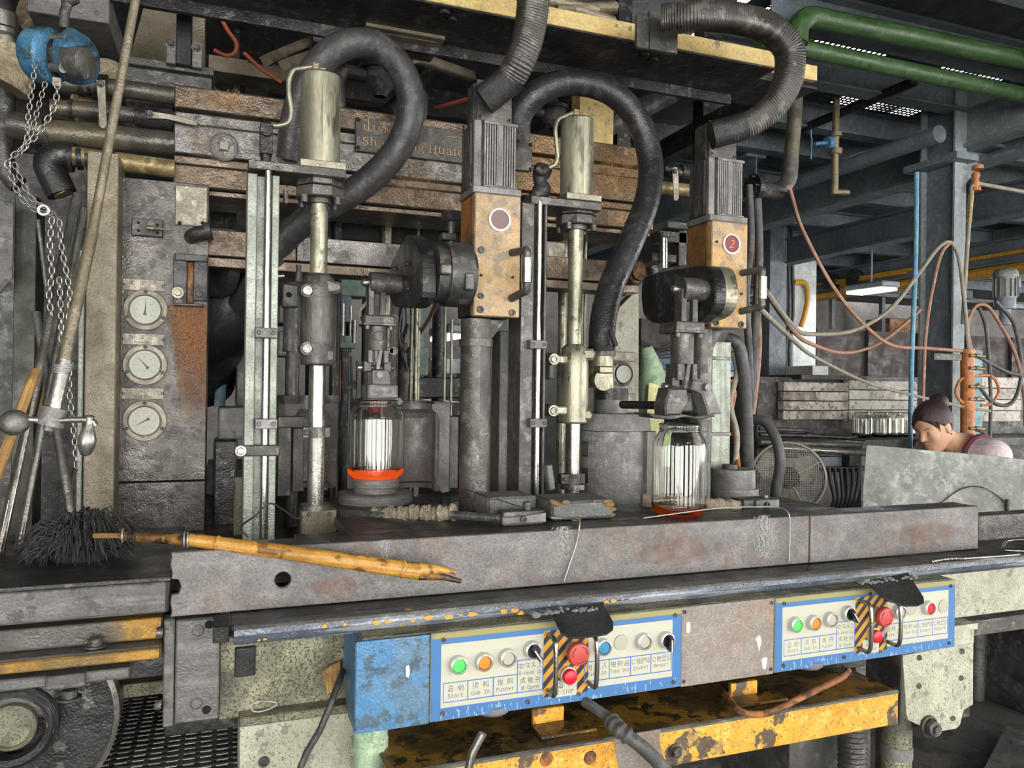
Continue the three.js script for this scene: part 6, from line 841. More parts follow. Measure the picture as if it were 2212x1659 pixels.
// wires
one('bent_wire', 'bright wire bent over the front channel beside the pale scrape', 'wire', M.wire, [sweep([P(1190, 1118, 1.42), P(1215, 1120, 1.41), P(1243, 1121, 1.38), P(1252, 1130, 1.33), P(1246, 1170, 1.328), P(1230, 1220, 1.328), P(1218, 1256, 1.328)], .0016, { n: 40, m: 8 })]);
one('bent_wire', 'long bright wire from the clear jar over the front channel', 'wire', M.wire, [sweep([P(1390, 1119, 1.38), P(1470, 1108, 1.37), P(1560, 1097, 1.37), P(1640, 1095, 1.37), P(1680, 1096, 1.355), P(1702, 1106, 1.33), P(1706, 1150, 1.328), P(1704, 1215, 1.328)], .0015, { n: 50, m: 8 })]);
one('bent_wire', 'thin dark wire arching from the post foot to the foot block', 'wire', M.wireD, [sweep([P(535, 1160, 1.6), P(520, 1140, 1.6), P(550, 1115, 1.58), P(582, 1088, 1.58), P(610, 1100, 1.6), P(640, 1120, 1.62), P(655, 1116, 1.62)], .0018, { n: 50, m: 6 })]);
one('thin_wire', 'fine dark wire strung over the firebrick to the clamp', 'wire', M.wireD, [cyl(P(996, 1054, 1.6), P(1140, 1100, 1.42), .0009, .0009, 6)]);
// ---------- lower front: yellow trolley and bracket ----------
{ const t = thing('yellow_trolley', 'chipped yellow steel trolley deck under the keypads', 'trolley'), d = 1.15, yt = (P(1190, 1616, d).y + P(1930, 1494, d).y) / 2, xa = P(840, 1659, d).x, xb = P(1941, 1520, d).x, yb = yt - .066;
  part(t, 'deck', M.yellowW, bx(xa, xb, yt - .006, yt, -1.42, -d - .006, .002)); part(t, 'front_lip', M.yellow, bx(xa, xb, yb, yt - .0005, -d - .0055, -d, .002)); part(t, 'worn_bright_edge', M.steel, exx([[-d - .004, yt + .0006], [-d + .0008, yt - .001], [-d + .0008, yt - .005], [-d - .004, yt - .002]], xa, xb, 0)); part(t, 'side_lip', M.rust, bx(xb - .006, xb, yb, yt, -1.42, -d - .0065));
  part(t, 'primer_patch', M.brownP, ex(d - .0012, [[1325, 1592], [1428, 1575], [1424, 1600], [1434, 1640], [1428, 1659], [1340, 1680]], .001, 0), 'bare grey patch');
  for (const [u, v] of [[1180, 1640], [1275, 1637]]) { const p = P(u, v, d); part(t, 'rivet', M.rust, turned(p, Z, [[.012, 0], [.011, .0015], [.005, .002], [.004, .001], [0, .001]], 14)); } const p = P(1458, 1622, d); part(t, 'bolt', M.castD, hexb(p, Z, .009, .012));
  for (const [u0, v0, u1, v1, fu, fv] of [[1152, 1541, 1219, 1560, 1190, 1612], [1578, 1474, 1635, 1500, 1650, 1530]]) { const a = PY(u0, v1 + 12, yt), b = PY(u1, v1 + 2, yt), w = part(t, 'upright_tab', M.yellow, bx(a.x, b.x, yt + .002, yt + .03, a.z - .01, a.z, .002)); part(w, 'foot_plate', M.yellowW, bx(a.x - .005, b.x + .04, yt + .0005, yt + .006, a.z, Math.min(-d - .03, a.z + .12), .001)); } }
one('pneumatic_hose', 'ribbed grey air hose with a black coupling leaving under the keypad', 'hose', M.hoseD, [sweep(pt(1.1, [[1262, 1515, 1.2], [1310, 1548, 1.16], [1340, 1578, 1.12], [1385, 1612], [1440, 1668], [1475, 1720], [1500, 1900], [1500, 2900]]), s => s < .05 ? .009 : s < .09 ? .0135 + .002 * Math.sin(s * 600) : .0115, { n: 400, m: 14 })]);
one('bent_rod', 'bare steel rod with a bent end before the trolley', 'rod', M.steel, [sweep(pt(1.08, [[1043, 1584], [1034, 1606], [1018, 1630], [1010, 1670], [1008, 1720], [1000, 2900]]), .0062, { n: 30, m: 12 })]);
one('bent_pipe', 'brown bent pipe lying over the trolley deck', 'pipe', M.rust, [sweep([[1545, 1478, 1.28], [1570, 1505, 1.2], [1602, 1538, 1.14], [1650, 1542, 1.14], [1740, 1502, 1.16], [1820, 1462, 1.18], [1832, 1448, 1.22]].map(([u, v, d]) => P(u, v, d)), .0062, { n: 60, m: 12 })]);
for (const [u, v, lab] of [[1068, 1530, 'clear round lamp lens under the keypad with a blue button'], [1752, 1444, 'clear round lamp lens under the worn keypad']]) { const c = P(u, v, 1.215); one('pilot_lens', lab, 'lens', M.lens, [lathe(v3(c.x, KB + .002, -1.225), v3(0, -1, .1), [[.03, 0], [.03, .008], [.024, .014], [0, .017]], 32)]); }
{ const t = thing('corner_bracket', 'pale cream speckled corner plate with six holes below the worn keypad', 'bracket'), d = 1.27; const hs = [[1986, 1421], [2078, 1407], [2076, 1465], [1985, 1482], [2058, 1552]];
  part(t, 'plate', M.cream, ex(d, [[1950, 1416], [2060, 1396], [2103, 1390], [2102, 1522], [2082, 1534], [2074, 1566], [2066, 1574], [2020, 1582], [1962, 1556], [1958, 1540]], .03, .0006, hs.map(([u, v]) => [...Array(14)].map((_, i) => [u + 6.5 * Math.cos(i * .4488), v + 7 * Math.sin(i * .4488)])))); part(t, 'upper_tab', M.cream, ex(d, [[2060, 1362], [2104, 1360], [2104, 1389.5], [2060, 1395.5]], .03, .0006)); part(t, 'top_flange', M.cream, ex(d - .006, [[2058, 1353], [2113, 1346], [2113, 1359], [2058, 1364]], .04, .0006)); part(t, 'hole_back', M.dark, fb(d + .0305, 1965, 1420, 2095, 1560, .002, 0)); part(t, 'side_web', M.dark, bx(P(1950, 1480, d).x - .004, P(1950, 1480, d).x - .0005, P(1980, 1560, d).y, KB - .002, -d - .1, -d - .002));
  const p = P(2004, 1568, d), b = part(t, 'nut', M.castD, turned(p, Z, [[.024, 0], [.024, .006], [.02, .008]], 28)); part(b, 'hex', M.castD, turned(p, Z, [[.019, .006], [.019, .02], [.015, .023], [.011, .023], [.011, .028], [0, .028]], 6)); part(t, 'leg_tube', M.grimy, cyl(v3(P(1985, 1620, d).x, .02, -d - .06), v3(P(1985, 1620, d).x, P(1985, 1560, d).y, -d - .06), .032, .032, 28)); part(t, 'leg_band', M.cast, cyl(v3(P(1985, 1620, d).x, P(1985, 1659, d).y, -d - .06), v3(P(1985, 1620, d).x, P(1985, 1632, d).y, -d - .06), .034, .034, 28)); }
one('frame_beam', 'cream painted beam end beneath the bench tray', 'beam', M.cream, [bx(P(2030, 1290, 1.45).x, 2.4, P(2150, 1325, 1.45).y, 1.085, -1.6, -1.45)]);
one('lower_rail', 'dull steel rail leaving behind the corner plate', 'rail', M.castD, [bx(P(2100, 1345, 1.5).x, 3.0, P(2150, 1368, 1.55).y, P(2150, 1335, 1.55).y, -1.64, -1.55)]);
one('jack_screw', 'threaded jack screw under the yellow trolley', 'screw', M.castD, [(() => { const c = P(1842, 1610, 1.35); return sweep([v3(c.x, 0, c.z), v3(c.x, .6, c.z), P(1842, 1540, 1.35)], s => .03 + .0022 * Math.sin(s * 420), { n: 300, m: 16 }); })()]);
one('trolley_block', 'grey machine block with red paint marks under the trolley', 'block', M.castD, [bx(P(1705, 1600, 1.42).x, P(1815, 1600, 1.42).x, 0, P(1760, 1585, 1.42).y, -1.62, -1.42)]); one('leg_post', 'grey upright tube beside the threaded jack screw', 'post', M.castD, [bx(P(1918, 1600, 1.45).x, P(1945, 1600, 1.45).x, 0, P(1930, 1545, 1.45).y, -1.49, -1.45)]);
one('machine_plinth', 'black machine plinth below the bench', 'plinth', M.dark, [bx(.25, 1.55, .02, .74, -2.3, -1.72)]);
{ const t = thing('steel_tongs', 'bright steel tongs lying on the tray end', 'tongs'), y = YL + .004; const L = l => l.map(([u, v]) => PY(u, v, y)); part(t, 'grip_loop', M.chrome, sweep(L([[2165, 1183], [2180, 1168], [2212, 1166], [2240, 1172], [2240, 1190], [2200, 1190], [2170, 1188]]), .0035, { n: 50, m: 8 })); part(t, 'jaw', M.chrome, sweep(L([[2200, 1198], [2150, 1202], [2105, 1205], [2085, 1206]]), .004, { n: 20, m: 8 })); part(t, 'twisted_tip', M.steel, sweep(L([[2085, 1206], [2050, 1207], [2010, 1213]]), s => .0045 + .0015 * Math.sin(s * 60), { n: 60, m: 8 })); }
one('floor_plank', 'grey plank lying on the factory floor', 'plank', M.slab, [rot(bx(2.6, 3.3, .01, .05, -2.2, -1.95), v3(2.9, 0, -2.1), Yv, .5)]); one('floor_pipe', 'grey pipe lying on the factory floor', 'pipe', M.castD, [cyl(v3(2.2, .05, -1.9), v3(3.6, .05, -1.2), .04)]);
one('floor_beam', 'dark squat block standing on the factory floor', 'block', M.dark, [bx(3.5, 3.75, .01, 1.0, -2.7, -2.45)]);
// ---------- right side ----------
{ const t = thing('galvanised_sheet', 'blotchy galvanised sheet partition in front of the woman', 'sheet'), A = P(1872, 962, 2.3), B = P(2212, 995, 2.1), e = B.clone().sub(A).normalize(), n = e.clone().cross(v3(0, 1, -.32).normalize()).negate().normalize(); if (n.z < 0) n.negate();
  const yv = (u, y) => { let a = 960, b = 3000; for (let k = 0; k < 40; k++) { const m = (a + b) / 2, r = ray(u, m), s = A.clone().sub(EYE).dot(n) / r.dot(n); if (EYE.y + r.y * s > y) a = m; else b = m; } return a; };
  part(t, 'sheet', M.galv, onPlane(A, n, [[1872, 962], [1864, 1060], [1862, yv(1862, .98)], [2280, yv(2280, .98)], [2280, 1000], [2130, 983], [2000, 972], [1900, 963]], .003)); const off = (u, v) => { const r = ray(u, v), s = A.clone().addScaledVector(n, .01).sub(EYE).dot(n) / r.dot(n); return r.multiplyScalar(s).add(EYE); };
  part(t, 'wire_stay', M.wireD, sweep([[2030, 1088], [2080, 1055], [2120, 1052], [2160, 1075], [2180, 1094]].map(([u, v]) => off(u, v)), .0022, { n: 30, m: 6 })); const p = off(2176, 1090); part(t, 'stud', M.dark, cyl(v3(p.x, p.y - .03, p.z), v3(p.x, p.y + .02, p.z), .007)); part(t, 'foot', M.slab, bx(A.x + .02, A.x + .1, 0, 1.0, A.z - .12, A.z - .06)); }
one('side_rail', 'grey brushed rail beyond the end of the front channel', 'rail', M.castD, [bx(P(2113, 1140, 1.5).x, 3.4, P(2160, 1165, 1.5).y, P(2160, 1112, 1.5).y, -1.55, -1.5)]);
function mc(sdf, c, half, res) { const o = new MarchingCubes(res, M.skin, false, false, 120000), s = o.size; for (let k = 0; k < s; k++) for (let j = 0; j < s; j++) for (let i = 0; i < s; i++) o.field[i + j * s + k * s * s] = -sdf(v3(c.x + (2 * i / s - 1) * half, c.y + (2 * j / s - 1) * half, c.z + (2 * k / s - 1) * half)); o.isolation = 0; o.update(); const n = o.count, g = new THREE.BufferGeometry(); g.setAttribute('position', new THREE.BufferAttribute(o.positionArray.slice(0, n * 3), 3)); let m = mergeVertices(g, 1e-5); m.computeVertexNormals(); const nn = m.attributes.normal, pp = m.attributes.position; let dot = 0; for (let i = 0; i < pp.count; i += 7) dot += nn.getX(i) * pp.getX(i) + nn.getY(i) * pp.getY(i) + nn.getZ(i) * pp.getZ(i); if (dot < 0) { const ix = m.index.array; for (let i = 0; i < ix.length; i += 3) { const q = ix[i]; ix[i] = ix[i + 1]; ix[i + 1] = q; } m.computeVertexNormals(); } m.scale(half, half, half); fix(m); boxUV(m); return m.translate(c.x, c.y, c.z); }
const smin = (a, b, k) => { const h = Math.max(k - Math.abs(a - b), 0) / k; return Math.min(a, b) - h * h * k / 4; };
const ell = (p, c, r) => { const q = v3((p.x - c.x) / r.x, (p.y - c.y) / r.y, (p.z - c.z) / r.z), l = q.length(); return (l - 1) * Math.min(r.x, r.y, r.z) * (l > .01 ? 1 : 1); };
const cap = (p, a, b, r0, r1) => { const ba = b.clone().sub(a), t = Math.max(0, Math.min(1, p.clone().sub(a).dot(ba) / ba.lengthSq())); return p.distanceTo(a.clone().addScaledVector(ba, t)) - (r0 + (r1 - r0) * t); };
{ // woman: her face points to -x and down
  const t = thing('person', 'woman in a pale pink top and dark red straps bending behind the galvanised sheet', 'person'), hc = P(2016, 926, 2.72), tilt = 24 * D2R, S = .93;
  // head axes: forward f, up u, side s (towards the camera)
  const f = v3(-Math.cos(tilt), -Math.sin(tilt), .12).normalize(), s = v3(0, .05, 1).addScaledVector(f, -f.z).normalize(), u = s.clone().cross(f).normalize().multiplyScalar(1); if (u.y < 0) u.negate();
  const loc = p => { const q = p.clone().sub(hc); return v3(q.dot(f) / S, q.dot(u) / S, q.dot(s) / S); };
  const wld = (a, b, c) => hc.clone().addScaledVector(f, a * S).addScaledVector(u, b * S).addScaledVector(s, c * S);
  const head = w => { const p = loc(w), z = v3(p.x, p.y, Math.abs(p.z)); let d = ell(p, v3(-.012, .03, 0), v3(.098, .1, .076)); d = smin(d, ell(p, v3(.03, -.045, 0), v3(.062, .072, .054)), .04); d = smin(d, cap(z, v3(.08, .032, 0), v3(.066, .034, .042), .012, .011), .015); d = smin(d, cap(p, v3(.086, .02, 0), v3(.11, -.014, 0), .006, .0105), .014); d = smin(d, cap(z, v3(.1, -.018, 0), v3(.094, -.019, .013), .007, .006), .008); d = Math.max(d, -(z.distanceTo(v3(.096, .012, .031)) - .016)); d = smin(d, z.distanceTo(v3(.072, .012, .031)) - .0145, .006); d = smin(d, ell(z, v3(.062, -.015, .04), v3(.024, .022, .018)), .02); d = smin(d, cap(z, v3(.092, -.045, 0), v3(.082, -.048, .02), .0065, .004), .006); d = smin(d, cap(z, v3(.09, -.056, 0), v3(.082, -.054, .018), .007, .004), .006); d = smin(d, p.distanceTo(v3(.07, -.092, 0)) - .019, .025); d = smin(d, cap(z, v3(-.005, -.06, .052), v3(.062, -.095, .015), .016, .014), .03); d = smin(d, ell(z, v3(-.008, .002, .077), v3(.02, .032, .009)), .006); return d * S; };
  const nb = v3(hc.x + .135, hc.y - .075, hc.z), N0 = wld(-.03, -.05, 0), T = v3(nb.x + .035, nb.y + .012, nb.z);
  const sh = k => v3(T.x + .01, T.y - .055, T.z + k * .165), el = k => v3(T.x - .06, T.y - .3, T.z + k * .22), wr = k => v3(T.x - .28, T.y - .33, T.z + k * .12), pel = v3(T.x + .12, T.y - .52, T.z), kn = k => v3(pel.x - .38, pel.y + .02, pel.z + k * .11), an = k => v3(pel.x - .36, .09, pel.z + k * .11);
  const torso = p => { let d = ell(p, v3(T.x + .02, T.y - .19, T.z), v3(.115, .2, .165)); d = smin(d, cap(p, sh(-1), sh(1), .062, .062), .05); d = smin(d, ell(p, v3(pel.x - .01, pel.y + .06, pel.z), v3(.13, .19, .165)), .1); return d; };
  const arms = p => Math.min(...[-1, 1].map(k => smin(cap(p, sh(k), el(k), .052, .042), cap(p, el(k), wr(k), .04, .028), .02)));
  const hands = p => Math.min(...[-1, 1].map(k => { const w = wr(k), h = w.clone().add(v3(-.07, -.02, -k * .01)); let d = ell(p, w.clone().lerp(h, .55), v3(.05, .018, .036)); for (let i = 0; i < 4; i++) d = smin(d, cap(p, h.clone().add(v3(.005, 0, (i - 1.5) * .019)), h.clone().add(v3(-.06 + Math.abs(i - 1.3) * .008, -.03, (i - 1.5) * .02)), .009, .0075), .006); return smin(d, cap(p, w.clone().add(v3(-.02, 0, -k * .03)), w.clone().add(v3(-.075, -.02, -k * .055)), .011, .008), .01); }));
  const legs = p => Math.min(...[-1, 1].map(k => smin(cap(p, v3(pel.x - .02, pel.y, pel.z + k * .085), kn(k), .085, .062), cap(p, kn(k), an(k), .058, .04), .03)));
  const body = p => { let d = smin(torso(p), cap(p, N0, nb, .05, .056), .04); d = smin(d, arms(p), .04); d = smin(d, hands(p), .02); return smin(d, legs(p), .05); };
  const cut = p => Math.max(body(p), p.y - (hc.y - .13) > 0 && p.distanceTo(hc) < .14 ? .01 : body(p));
  const bc = v3(T.x - .08, (hc.y - .1) / 2 + .1, T.z); const gHead = mc(p => smin(head(p), cap(p, N0, nb, .05, .056), .03), hc.clone().add(v3(.03, -.05, 0)), .2, 92), gBody = mc(body, v3(T.x - .06, .64, T.z), .72, 92);
  part(t, 'body', M.skin, [gHead, gBody]);
  part(t, 'shirt', M.shirt, mc(p => { let d = torso(p) - .014; d = smin(d, Math.min(...[-1, 1].map(k => cap(p, sh(k), sh(k).lerp(el(k), .7), .064, .058))), .03); return Math.max(d, -(p.distanceTo(nb.clone().add(v3(-.02, .03, 0))) - .085), pel.y - .12 - p.y); }, v3(T.x + .02, T.y - .25, T.z), .42, 84));
  part(t, 'trousers', M.soot, mc(p => smin(legs(p) - .012, ell(p, v3(pel.x, pel.y, pel.z), v3(.16, .14, .19)), .05), v3(pel.x - .15, .4, pel.z), .5, 70));
  part(t, 'shoe', M.black, [-1, 1].map(k => sph(v3(an(k).x - .05, .05, an(k).z), .05, 2.4, .95, 1)).slice(0, 1)); part(t, 'shoe', M.black, sph(v3(an(1).x - .05, .05, an(1).z), .05, 2.4, .95, 1));
  const hair = part(t, 'hair', M.hair, mc(w => { const p = loc(w), z = v3(p.x, p.y, Math.abs(p.z)); let d = ell(p, v3(-.016, .034, 0), v3(.11, .112, .087)); d = Math.max(d, p.x * .75 - (p.y - .02) * .75 - .012, -(z.distanceTo(v3(-.002, -.012, .085)) - .034), -.062 - p.y - p.x * .3); d = smin(d, p.distanceTo(v3(-.11, .1, 0)) - .047, .02); d = smin(d, cap(z, v3(.07, .085, .02), v3(.05, .03, .068), .01, .006), .012); return smin(d, cap(z, v3(.045, .05, .074), v3(.046, -.03, .062), .0035, .002), .006) * S; }, hc.clone().add(v3(.03, .03, 0)), .19, 88));
  for (const k of [-1, 1]) { part(t, 'closed_eyelid', M.hair, sweep([wld(.088, .008, k * .019), wld(.0885, .002, k * .031), wld(.079, .005, k * .043)], .0008, { n: 10, m: 6 })); part(t, 'eyebrow', M.hair, sweep([wld(.093, .03, k * .016), wld(.091, .036, k * .03), wld(.076, .031, k * .047)], .0013, { n: 10, m: 6 })); part(t, 'apron_strap', M.apron, sweep([v3(T.x - .12, T.y - .3, T.z + k * .09), v3(T.x - .115, T.y - .14, T.z + k * .1), v3(T.x - .07, T.y - .01, T.z + k * .1), v3(T.x + .01, T.y + .034, T.z + k * .105), v3(T.x + .085, T.y - .005, T.z + k * .1), v3(T.x + .14, T.y - .2, T.z + k * .08)], .0115, { n: 40, m: 8 })); }
  part(t, 'lips', flat('#a8665c', .5), sweep([wld(.088, -.05, -.019), wld(.0985, -.0505, 0), wld(.088, -.05, .019)], .0035, { n: 12, m: 6 })); part(t, 'earring', M.brass, sph(wld(-.004, -.034, .084), .0045)); part(hair, 'hair_clip', M.chrome, [0, 1, 2, 3].map(i => sph(wld(-.085 - i * .009, .105 - i * .006, .028), .005))); one('work_stool', 'plain stool under the bending woman', 'stool', M.slab, [cyl(v3(pel.x + .02, pel.y - .19, pel.z), v3(pel.x + .02, pel.y - .15, pel.z), .16), cyl(v3(pel.x + .02, 0, pel.z), v3(pel.x + .02, pel.y - .19, pel.z), .03)]); }
// green water pipes
{ const t = thing('green_pipe', 'upper green water pipe bending down into a grey drop pipe', 'pipe'), d = 2.6; part(t, 'pipe_run', M.green, sweep([P(1770, 40, d), P(2230, 134, d), P(2230, 134, d).add(v3(1.5, 0, 0))], .043, { n: 4, m: 24 })); part(t, 'elbow', M.green, sweep([P(1772, 40, d), P(1745, 38, d), P(1726, 55, d), P(1722, 95, d)], .044, { n: 20, m: 24 })); part(t, 'drop_pipe', M.pipe, sweep([P(1722, 95, d), P(1716, 250, d), P(1708, 350, d)], .03, { n: 8, m: 20 })); part(t, 'bottom_elbow', M.dark, sweep([P(1708, 345, d), P(1702, 390, d), P(1682, 412, d), P(1650, 410, d), P(1622, 406, d)], .033, { n: 24, m: 20 })); const a = P(1634, 407, d), b = P(1624, 406, d); part(t, 'flange', M.oily, cyl(a, b, .058, .058, 32)); for (let i = 0; i < 6; i++) { const an = i / 6 * 6.28; part(t, 'bolt', M.oily, cyl(v3(b.x - .02, b.y + Math.sin(an) * .046, b.z + Math.cos(an) * .046), v3(a.x + .012, a.y + Math.sin(an) * .046, a.z + Math.cos(an) * .046), .006, .006, 6)); } }
one('green_pipe', 'lower straight green water pipe under the grating', 'pipe', M.green, [sweep([P(1640, 85, 2.75), P(2140, 190, 2.75), P(2260, 216, 2.75)], .038, { n: 6, m: 24 })]);
// ceiling pipes, valve and hoses
one('ceiling_pipe', 'grey lagged pipe running back below the mezzanine', 'pipe', M.bluesteel, [cyl(PX(1660, 415, 3.72), PX(2030, 289, 3.72), .05, .05, 18)]);
one('ceiling_pipe', 'dark thin pipe slanting under the open grating', 'pipe', M.oily, [cyl(PX(1730, 280, 3.3), PX(1975, 176, 3.3), .026, .026, 14)]);
one('ceiling_pipe', 'yellowish thin pipe crossing behind the blue valve', 'pipe', M.pipeB, [cyl(P(1620, 318, 5), P(2000, 372, 5), .025, .025, 12)]);
{ const t = thing('gate_valve', 'blue handwheel gate valve on a brass stem under the mezzanine', 'valve'), d = 3.4, c = P(1805, 310, d), k = mpp(c); part(t, 'handwheel', M.blue, [fix(new THREE.TorusGeometry(.034, .006, 8, 28).rotateY(.9)).translate(...P(1752, 312, d).toArray()), cyl(P(1752, 280, d), P(1752, 344, d), .004)]); part(t, 'bonnet', M.blue, [cyl(P(1760, 311, d), P(1788, 308, d), .011), cyl(P(1786, 308, d), P(1796, 307, d), .032)]); part(t, 'stem_pipe', M.brass, [cyl(v3(P(1806, 270, d).x, 3.25, -d), P(1803, 420, d), .019), cyl(P(1806, 322, d), P(1805, 334, d), .034), cyl(P(1806, 286, d), P(1806, 296, d), .032), cyl(P(1803, 414, d), P(1832, 416, d), .016)]); }
{ const t = thing('gas_riser', 'rusty orange flanged riser pipe beside the grey column', 'pipe'), d = 3.15; part(t, 'pipe_run', M.hoseG, sweep(pt(d, [[2100, 400], [2092, 500], [2084, 620], [2080, 700]]), .011, { n: 20, m: 12 })); part(t, 'flange', M.orangeP, [cyl(P(2112, 358, d), P(2112, 366, d), .03)]); part(t, 'flange', M.orangeP, [cyl(P(2106, 405, d), P(2106, 413, d), .03)]); part(t, 'valve_body', M.orangeP, lathe(P(2106, 406, d), v3(.08, 1, 0), [[.015, 0], [.022, .03], [.016, .05], [.024, .075], [.015, .09]], 18)); part(t, 'wrapped_joint', M.pipeB, cyl(P(2098, 420, d), P(2093, 480, d), .014)); }
one('feed_pipe', 'pale thin pipe entering from the far side at the riser flange', 'pipe', M.hoseG, [cyl(P(2112, 396, 3.16), P(2240, 420, 3.16), .012)]);
one('blue_standpipe', 'peeling blue standpipe beside the woman', 'pipe', M.bluePipe, [sweep(pt(3.0, [[1980, 372], [1978, 560], [1970, 760], [1966, 985], [1960, 1500]]), .012, { n: 20, m: 14 })]);
function soft(name, label, m, r, uvs, g) { return one(name, label, 'hose', m, [sweep(uvs.map(([u, v, d]) => P(u, v, d ?? 3.0)), r, { n: 70, m: 10 })], g); }
const HG = 'slack hoses hung over the column';
soft('air_hose', 'grey hose hung in a deep curve onto the top hook of the column', M.hoseG, .0105, [[1656, 630, 2.2], [1700, 690, 2.4], [1760, 722], [1840, 715], [1920, 670], [1985, 590], [2030, 532], [2052, 522], [2068, 545], [2082, 640], [2092, 754]], HG);
soft('air_hose', 'pinkish hose sagging below the grey one and ending behind the standpipe', M.hoseR, .0095, [[1650, 622, 2.2], [1695, 690, 2.4], [1750, 742, 2.9], [1830, 762, 3.1], [1905, 738, 3.2], [1965, 690, 3.2], [1990, 668, 3.2]], HG);
soft('air_hose', 'straight brown hose running from the drop pipe elbow to the manifold', M.hoseR, .0095, [[1704, 405, 2.5], [1740, 510], [1800, 620], [1870, 705], [1925, 745], [2000, 752], [2078, 758]], HG);
soft('air_hose', 'thin grey hose slanting down past the white panels to the manifold', M.hoseG, .0085, [[1640, 665, 2.0], [1700, 722, 2.2], [1780, 782], [1870, 825], [1990, 858], [2090, 880], [2138, 888]], HG);
soft('air_hose', 'pink hose falling straight down the column face', M.hoseR, .009, [[2054, 522], [2035, 545], [2015, 620], [2000, 720], [1994, 850], [1990, 985]], HG);
soft('air_hose', 'brown hose arched above the motor side of the manifold', M.hoseR, .0095, [[2098, 756], [2090, 700], [2108, 662], [2130, 660], [2160, 700], [2195, 770], [2212, 850], [2215, 920]], HG);
soft('air_hose', 'dark hose dropping beside the brown arch', M.hoseD, .0095, [[2115, 664], [2128, 700], [2135, 760], [2140, 860], [2138, 960]], HG);
soft('air_hose', 'dark hose leaving the manifold towards the side', M.hoseD, .0105, [[2108, 768], [2140, 785], [2180, 805], [2240, 815]], HG);
soft('air_hose', 'red hose looped around the manifold', M.orangeP, .008, [[2100, 880], [2080, 870], [2065, 850], [2075, 820], [2110, 812], [2145, 815], [2158, 845], [2140, 872], [2118, 876]], HG);
soft('air_hose', 'dark hose sagging under the manifold outlets', M.hoseD, .0105, [[2110, 830], [2150, 872], [2185, 870], [2205, 820], [2190, 700], [2150, 650]], HG);
soft('air_hose', 'dark hose curving from the manifold foot behind the woman', M.hoseD, .011, [[2100, 925], [2125, 935], [2140, 960], [2142, 1000]], HG);
{ const d = 3.0, t = thing('air_manifold', 'orange vertical air manifold with brass outlets', 'manifold'); part(t, 'orange_tube', M.orangeP, cyl(P(2090, 980, d), P(2090, 754, d), .034, .034, 28)); part(t, 'teal_block', M.teal, fb(d, 2104, 756, 2122, 955, .05)); for (const v of [768, 795, 835, 862, 925]) part(t, 'outlet', M.brass, [cyl(P(2094, v, d - .03), P(2126, v + 2, d - .03), .009), cyl(P(2106, v, d - .03), P(2114, v, d - .03), .013, .013, 6)]); part(t, 'wall_bracket', M.castD, fb(d - .01, 2018, 764, 2078, 778, .02)); }
{ const d = 3.3, t = thing('geared_motor', 'grey geared motor with cooling ribs hung beside the column', 'motor'), c = P(2172, 630, d), k = mpp(c), Y = v => P(2172, v, d).y; part(t, 'fan_cowl', M.motor, lathe(v3(c.x, Y(600), c.z), Yv, [[24 * k, 0], [24 * k, .03], [20 * k, .05], [0, .055]], 24)); part(t, 'ribbed_body', M.motor, cyl(v3(c.x, Y(645), c.z), v3(c.x, Y(600), c.z), 21 * k)); for (let i = 0; i < 14; i++) { const a = i / 14 * 6.283; part(t, 'rib', M.motor, rot(bx(c.x - .002, c.x + .002, Y(642), Y(603), c.z + 20 * k, c.z + 25 * k, 0), v3(c.x, 0, c.z), Yv, a)); } part(t, 'terminal_box', M.motor, fb(d - .05, 2186, 602, 2206, 620, .05)); part(t, 'gear_head', M.bluesteel, [cyl(v3(c.x, Y(668), c.z), v3(c.x, Y(645), c.z), 20 * k), cyl(v3(c.x, Y(702), c.z), v3(c.x, Y(668), c.z), 11 * k)]); part(t, 'hanger', M.bluesteel, bx(c.x, c.x + 1.5, Y(660), Y(650), c.z - .12, c.z - .08)); }
// white panels of the cooling tunnel and what lies under them
{ const d = 3.7; for (const [u0, v0, u1, v1, m, lab, kk] of [[1692, 826, 1832, 908, M.spanel, 'scorched ribbed panel of the cooling tunnel', 0], [1834, 822, 1984, 908, M.wpanel, 'pale ribbed panel of the cooling tunnel', 0], [2112, 815, 2205, 912, M.wpanel, 'far pale panel behind the manifold hoses', 0]]) { const t = thing('tunnel_cladding', lab, 'panel', 'cooling tunnel panels'), x0 = P(u0, 860, d).x, x1 = P(u1, 860, d).x, yt = P((u0 + u1) / 2, v0, d).y, yb = P((u0 + u1) / 2, v1, d).y, n = 4; for (let i = 0; i < n; i++) part(t, 'panel_rib', m, bx(x0, x1, yb + (yt - yb) * i / n + .004, yb + (yt - yb) * (i + 1) / n, -d - .05, -d + (i % 2 ? .004 : 0), .004)); }
  one('cooling_tunnel', 'dark cooling tunnel body behind the ribbed panels', 'oven', M.dark, [bx(P(1650, 860, d).x, 7.4, .3, P(1900, 818, d).y, -d - 1.2, -d - .06)]);
  one('tunnel_roof_scrap', 'crumpled dark sheet on the tunnel roof', 'sheet', M.oily, [bar(d - .02, 1730, 812, 822, 2000, 812, 822, .3)]);
  const yj = P(1900, 945, d - .15).y; one('tunnel_shelf', 'dark shelf in front of the cooling tunnel carrying jars', 'shelf', M.oily, [bx(P(1680, 950, d - .3).x, 6, yj - .05, yj, -d - .05, -d + .3)]);
  for (const u of [1862, 1902, 1930, 1956]) { const c = P(u, 945, d - .12); one('tunnel_jar', 'clear glass jar waiting under the tunnel panels', 'jar', M.glass, [jarGeo(v3(c.x, yj + .001, c.z), .058, .15, .042, .008)], 'jars on the tunnel shelf'); } }
